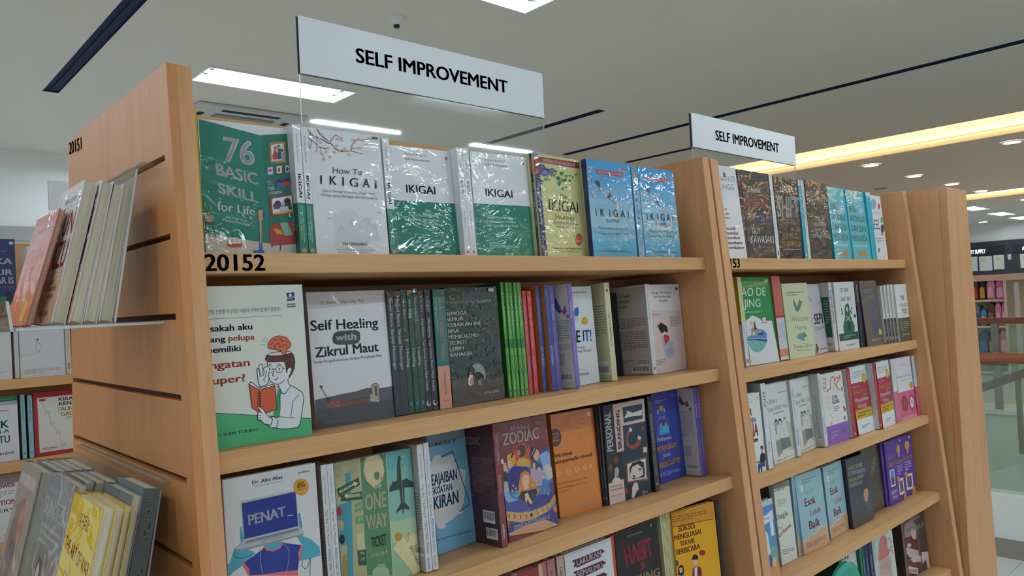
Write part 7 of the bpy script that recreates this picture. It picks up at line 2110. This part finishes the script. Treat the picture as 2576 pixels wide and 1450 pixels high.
B(2,4,'F',2.5133,1.0013,0.7926,-0.049,0.1237,0.0128,0.2011,0.043,'5c3a98','4e3486','5c3a98',1,'left copy of the purple cover titled Seni Berbicara with photo cards','''f T cc9a5c 2 140 720 520 720 0 80 Seni
f T cc9a5c 2 140 600 960 600 0 85 Berbicara
f E cc9a44 780 830 100 0 0 75
f P cc9a44 740 700 820 700 820 760 740 760
f D b8a8d4 4 600 580 900 580 900 420 600 420
f P e2e0e4 160 280 420 280 420 550 160 550
f P 5a90c8 200 420 380 420 380 530 200 530
f P 4a4a5c 200 310 380 310 380 420 200 420
f P e2e0e4 600 100 900 100 900 360 600 360
f P 6a5a6c 650 140 850 140 850 320 650 320
f E cc8a44 620 360 80 0 0 50
f T e4e0ec 2 100 160 500 160 0 60 LARRY
f T e4e0ec 2 160 80 480 80 0 60 KING
f P c8843c 800 0 900 160 1000 100 1000 0
f E e4e0ec 900 960 30 0 0 20''')
B(2,4,'F',2.5860,1.0183,0.7918,-0.162,0.1368,0.0110,0.2009,0.032,'5c3a98','4e3486','5c3a98',1,'right copy of the purple cover titled Seni Berbicara, partly covered','''f T cc9a5c 2 140 720 520 720 0 80 Seni
f T cc9a5c 2 140 600 960 600 0 85 Berbicara
f E cc9a44 780 830 100 0 0 75
f P cc9a44 740 700 820 700 820 760 740 760
f D b8a8d4 4 600 580 900 580 900 420 600 420
f P e2e0e4 160 280 420 280 420 550 160 550
f P 5a90c8 200 420 380 420 380 530 200 530
f P 4a4a5c 200 310 380 310 380 420 200 420
f P e2e0e4 600 100 900 100 900 360 600 360
f P 6a5a6c 650 140 850 140 850 320 650 320
f E cc8a44 620 360 80 0 0 50
f T e4e0ec 2 100 160 500 160 0 60 LARRY
f T e4e0ec 2 160 80 480 80 0 60 KING
f P c8843c 800 0 900 160 1000 100 1000 0
f E e4e0ec 900 960 30 0 0 20''')
B(2,5,'S',2.0620,0.9583,0.5419,-0.103,0.0144,0.1400,0.2077,0.055,'5a7a4a','64864f','35604a',0,'olive green spine at the left of the lowest right-hand shelf','''''')
B(2,5,'F',2.0810,0.9814,0.5397,-0.071,0.1250,0.0160,0.2000,0.060,'d8d8d8','c4c4c4','d8d8d8',0,'white cover with letters EVE and red lettering, behind the teal bag','''f T 4a4a44 2 -39 952 681 907 0 69 BELIEVE
f T cc7a74 2 -78 839 594 811 5 49 WITH FAITH
f D 6a6a70 2 372 737 670 728 662 706 364 715''')
B(2,5,'S',2.2066,0.9632,0.5417,-0.039,0.0098,0.1400,0.2045,0.055,'1f7a54','2a7f5c','1c6a48',0,'emerald green spine right of the white EVE cover','''''')
B(2,5,'S',2.2174,0.9618,0.5418,-0.032,0.0144,0.1400,0.2043,0.055,'26305c','2a5a5c','1c2444',0,'left one of three dark navy spines with white lettering on the lowest shelf','''f T b4bcd4 1 300 800 300 300 380 0 MENGELOLA EMOSI''')
B(2,5,'S',2.2351,0.9614,0.5418,-0.073,0.0191,0.1400,0.2043,0.055,'26305c','2a3460','1c2444',0,'middle one of three dark navy spines with white lettering on the lowest shelf','''f T b4bcd4 1 300 800 300 300 380 0 MENGELOLA EMOSI''')
B(2,5,'S',2.2608,0.9607,0.5418,-0.054,0.0211,0.1400,0.2043,0.055,'26305c','2a3460','1c2444',0,'right one of three dark navy spines with white lettering on the lowest shelf','''f T b4bcd4 1 300 800 300 300 380 0 MENGELOLA EMOSI''')
B(2,5,'F',2.2885,0.9587,0.5408,-0.014,0.1456,0.0160,0.2049,0.066,'d2ced0','b8b4b6','d2ced0',0,'pale floral cover with a dusty pink panel and sketched garden','''f P b8c8c8 6 988 404 976 347 905 240 715 165 665 -21 668
f P c07870 341 922 459 975 597 976 711 916 708 777 773 700 682 652 488 654 228 654 209 705
f P c4a8a0 228 654 488 654 787 633 774 344 186 457
f E 9cae92 77 936 65 -11 10 25
f E c8d0b8 99 937 30 -5 5 12
f E 9cae92 96 885 65 -11 10 25
f E c8d0b8 118 886 30 -5 5 12
f E 9cae92 34 832 64 -11 10 25
f E c8d0b8 56 833 30 -5 5 12
f E 9cae92 78 777 65 -12 10 25
f E c8d0b8 99 777 30 -5 5 12
f E 9cae92 840 886 69 -12 11 26
f E c8d0b8 863 887 32 -5 5 12
f E 9cae92 899 826 69 -12 11 26
f E c8d0b8 923 827 32 -5 5 12
f E 9cae92 899 760 69 -12 11 26
f E c8d0b8 922 761 32 -6 5 12
f E 9cae92 826 724 69 -12 11 26
f E c8d0b8 849 725 32 -6 5 12
f E 9cae92 919 675 69 -12 11 26
f E c8d0b8 942 675 32 -6 5 12
f E 9cae92 84 728 65 -12 10 25
f E c8d0b8 106 729 30 -5 5 12
f L 8a7a74 120 162 658 136 467
f L 8a8280 120 -2 648 -37 500
f L a88a84 80 303 608 297 529
f L a88a84 80 361 603 353 518
f L a88a84 80 420 599 409 508
f L a88a84 80 479 595 465 497
f L a88a84 80 538 590 521 487
f L a88a84 80 597 586 578 476
f L a88a84 80 657 581 635 465
f L a88a84 80 717 577 692 454''')
B(2,5,'S',2.5660,0.9840,0.5398,0.000,0.0220,0.1350,0.2000,0.048,'3a3434','5a4448','3c3836',2,'dark patterned spine with a red strip left of the personality cover','''f T 8a7074 1 300 700 300 200 350 0 PERSONALITY
f P a85a5c 200 100 800 100 800 220 200 220''')
B(2,5,'F',2.5920,0.9850,0.5395,-0.048,0.1580,0.0160,0.2000,0.056,'3a3234','2c2628','3a3234',2,'black, white and wine red illustrated personality cover with a barcode sticker','''f P 5c1f2a -129 674 34 688 572 526 647 347 508 -40 -218 111
f P d2c4c4 664 317 1071 266 1078 -14 888 1 854 142 741 219
f P 8a7c7e -78 825 107 900 429 899 596 751 500 558 263 656 -25 672
f P c4b8b6 261 728 412 774 517 682 519 572 372 581
f P c0b4b2 -137 498 28 519 543 367 541 286 122 331 -163 423
f E c4b8b6 151 528 91 -17 12 34
f P cfc2c0 139 301 257 332 619 270 612 172 248 230
f P d2c4c4 651 282 790 200 962 204 1065 249 1026 182 866 176 677 122
f L b4b0b4 160 557 950 595 668 599 137 611 -62
f T b8b0b0 2 312 873 810 866 8 62 BURNING
f T b8b0b0 2 182 733 991 690 10 66 PERSONALITY
f P d2cccc -126 225 433 98 411 -1 -125 114
f P 3a3436 -89 197 -74 194 -87 142 -101 145
f P 3a3436 -59 191 -44 188 -57 135 -72 138
f P 3a3436 -30 184 -15 181 -28 129 -43 132
f P 3a3436 0 178 15 175 2 122 -13 125
f P 3a3436 29 171 44 168 31 115 16 119
f P 3a3436 59 164 74 161 61 109 46 112
f P 3a3436 89 158 104 155 91 102 76 105
f P 3a3436 118 151 133 148 120 96 105 99
f P 3a3436 148 145 163 142 150 89 135 92
f P 3a3436 178 138 193 135 180 82 165 85
f P 3a3436 208 131 223 128 210 75 195 79
f P 3a3436 238 125 253 122 240 69 225 72
f P 3a3436 268 118 284 115 270 62 255 65
f P 3a3436 299 111 314 108 300 55 285 58
f P 3a3436 329 105 344 102 331 49 315 52
f P 3a3436 359 98 374 95 361 42 346 45
f L 5a4c4e 120 -21 761 172 780 312 719
f L 5a4c4e 120 25 663 157 585 478 416
f L 5a4c4e 120 399 813 471 709 390 632''')
B(4,1,'F',0.3924,3.3127,1.5870,-0.006,0.1401,0.0140,0.2483,0.056,'34406a','2a3558','34406a',0,'navy cover with white capitals on the shelf behind, at the left picture edge','''f T c07a6a 1 300 800 820 800 0 35 BEDA BROAD
f T e6e8ec 2 200 620 930 620 0 85 SUKA
f T e6e8ec 2 200 460 930 460 0 80 MIKIR
f T e6e8ec 2 200 330 940 330 0 90 PINTAR IS
f T c07a6a 1 200 260 940 260 0 25 UNTUK PEMUDA MODERN
f P 3f7a5c 300 0 450 90 700 140 1000 60 1000 0
f E 2a2a3a 820 170 90 0 0 30
f P 2c3050 720 40 800 160 900 150 980 60
f E 7a4a44 450 120 60 0 0 40
f E c8ccd8 920 940 50 0 0 25''')
B(4,1,'S',0.5698,3.3100,1.5883,0.000,0.0081,0.1350,0.2189,0.055,'dcdce0','e0e0e2','c8c6c4',0,'left one of three plain white spines on the shelf behind the orange holder book','''''')
B(4,1,'S',0.5776,3.3100,1.5883,0.000,0.0082,0.1350,0.2205,0.055,'dcdce0','e0e0e2','c8c6c4',0,'middle one of three plain white spines on the shelf behind the orange holder book','''''')
B(4,1,'S',0.5854,3.3099,1.5884,0.000,0.0094,0.1350,0.2221,0.055,'dcdce0','e0e0e2','c8c6c4',0,'right one of three plain white spines on the shelf behind the orange holder book','''''')
B(4,2,'F',0.3705,3.3151,1.3135,0.000,0.1400,0.0140,0.2284,0.060,'dfe0e4','cfd0d4','dfe0e4',0,'plain white cover at the left picture edge, on the second shelf behind','''f D b0b2b8 2 500 140 900 140 900 100 500 100''')
B(4,2,'S',0.5183,3.3102,1.3148,0.000,0.0067,0.1350,0.2000,0.055,'d4d0cc','d6d2ce','b8b2ac',0,'left one of two very thin pale spines beside the white Masalah cover','''''')
B(4,2,'S',0.5245,3.3102,1.3148,0.000,0.0079,0.1350,0.2000,0.055,'d4d0cc','d6d2ce','b8b2ac',0,'right one of two very thin pale spines beside the white Masalah cover','''''')
B(4,2,'F',0.5354,3.3151,1.3135,-0.001,0.1482,0.0140,0.2272,0.060,'dddfe3','cfd0d4','dddfe3',0,'white cover titled Masalah with a small line figure on a horizon','''f T 55565a 0 80 900 600 900 0 40 Bukan Sekadar
f T 55565a 1 100 800 420 800 0 50 Masalah
f L 5c5e62 80 0 370 320 390
f L 7c7e82 80 620 400 760 400
f E 55565a 400 620 25 0 0 18
f L 4a4c50 90 385 600 345 460
f L 4a4c50 90 420 600 480 460
f L 4a4c50 120 370 460 380 400
f L 4a4c50 120 420 460 440 400
f D a8aab0 3 80 140 880 140 880 60 80 60''')
B(4,2,'S',0.6850,3.3102,1.3148,-0.001,0.0179,0.1350,0.1966,0.055,'d2c8bc','d4cabe','b8aca0',0,'pale beige spine at the right end of the second shelf behind','''f T b0a69a 0 300 950 300 400 350 0 Membaca Pikiran Orang Lain
f P 9a8c80 300 100 700 100 700 220 300 220''')
B(4,3,'F',0.3839,3.3174,1.0135,0.013,0.1411,0.0140,0.2390,0.068,'e2e4ea','cfd0d6','e2e4ea',0,'white cover with green letters AK and KTU at the left picture edge','''f P 2f8a62 0 920 1000 920 1000 1000 0 1000
f T a8d0bc 1 300 945 900 945 0 25 Bestseller Nasional
f P b4b8bc 0 860 1000 860 1000 920 0 920
f T 4a4c54 2 200 770 800 770 0 22 Cara di Dunia Waktu
f T 2f8a62 2 100 520 800 520 0 110 BIJAK
f T 2f8a62 1 100 440 800 440 0 55 KELOLA
f T 2f8a62 2 100 290 800 290 0 110 WAKTU
f T 4a4c54 1 200 110 900 110 0 50 Ana Timber''')
B(4,3,'S',0.5338,3.3165,1.0146,0.003,0.0138,0.1350,0.2380,0.055,'8fbcc8','94c2ce','4a5a60',0,'left one of two pale teal spines left of the red-bordered Kirain Kenal cover','''f T 4a6e7a 1 300 920 300 580 380 0 THE THE SECRET NOTE
f T 6a94a0 0 300 420 300 220 300 0 Anonim
f E 5a8490 500 80 220 0 0 12''')
B(4,3,'S',0.5559,3.3168,1.0145,0.001,0.0152,0.1350,0.2323,0.055,'8fbcc8','94c2ce','4a5a60',0,'right one of two pale teal spines left of the red-bordered Kirain Kenal cover','''f T 4a6e7a 1 300 920 300 580 380 0 THE THE SECRET NOTE
f T 6a94a0 0 300 420 300 220 300 0 Anonim
f E 5a8490 500 80 220 0 0 12''')
B(4,3,'F',0.5745,3.3204,1.0133,0.001,0.1600,0.0140,0.2392,0.067,'a8343f','8f2a34','a8343f',0,'cream cover with a red border titled Kirain Kenal Taunya Gagal','''f P e2dfd6 90 60 950 60 950 920 90 920
f P b4404a 130 860 260 860 260 900 130 900
f T 34322f 2 530 840 980 840 0 55 KIRAIN
f T 34322f 2 530 765 980 765 0 55 KENAL
f T d89a48 2 490 675 1000 675 0 60 TAUNYA
f T d89a48 2 560 595 1000 595 0 60 GAGAL
f D a8a49c 2 660 580 940 580 940 540 660 540
f L 6a645c 100 200 850 210 780 300 680 330 600 360 500 450 400 500 340 520 240 560 120
f P cfcbc2 230 660 340 650 350 700 240 710
f P cfcbc2 310 480 420 470 430 520 320 530
f P cfcbc2 430 320 540 310 550 360 440 370
f P cfcbc2 520 120 630 110 640 160 530 170
f T c8803c 2 160 100 480 100 0 28 MISS MIRAY
f T a8343f 1 160 75 360 75 0 14 Gramedia''')
B(4,4,'F',0.3804,3.3151,0.7236,-0.007,0.1414,0.0140,0.2433,0.065,'dfdfe2','c8c8cc','dfdfe2',0,'white cover with red lettering at the left picture edge, on the lowest shelf behind','''f P a89a94 0 860 1000 860 1000 1000 0 1000
f T a8343a 2 450 800 900 800 0 60 POWER
f T b8303a 2 200 550 980 550 0 70 QUESTIONS
f T 34343a 1 300 440 880 440 0 50 EVERY
f D a8a8ac 3 200 760 900 760 900 660 200 660
f D 8a8a90 1 600 120 850 120 850 100 600 100''')
bpy.data.objects.remove(_to, do_unlink=True); bpy.data.curves.remove(_tc)
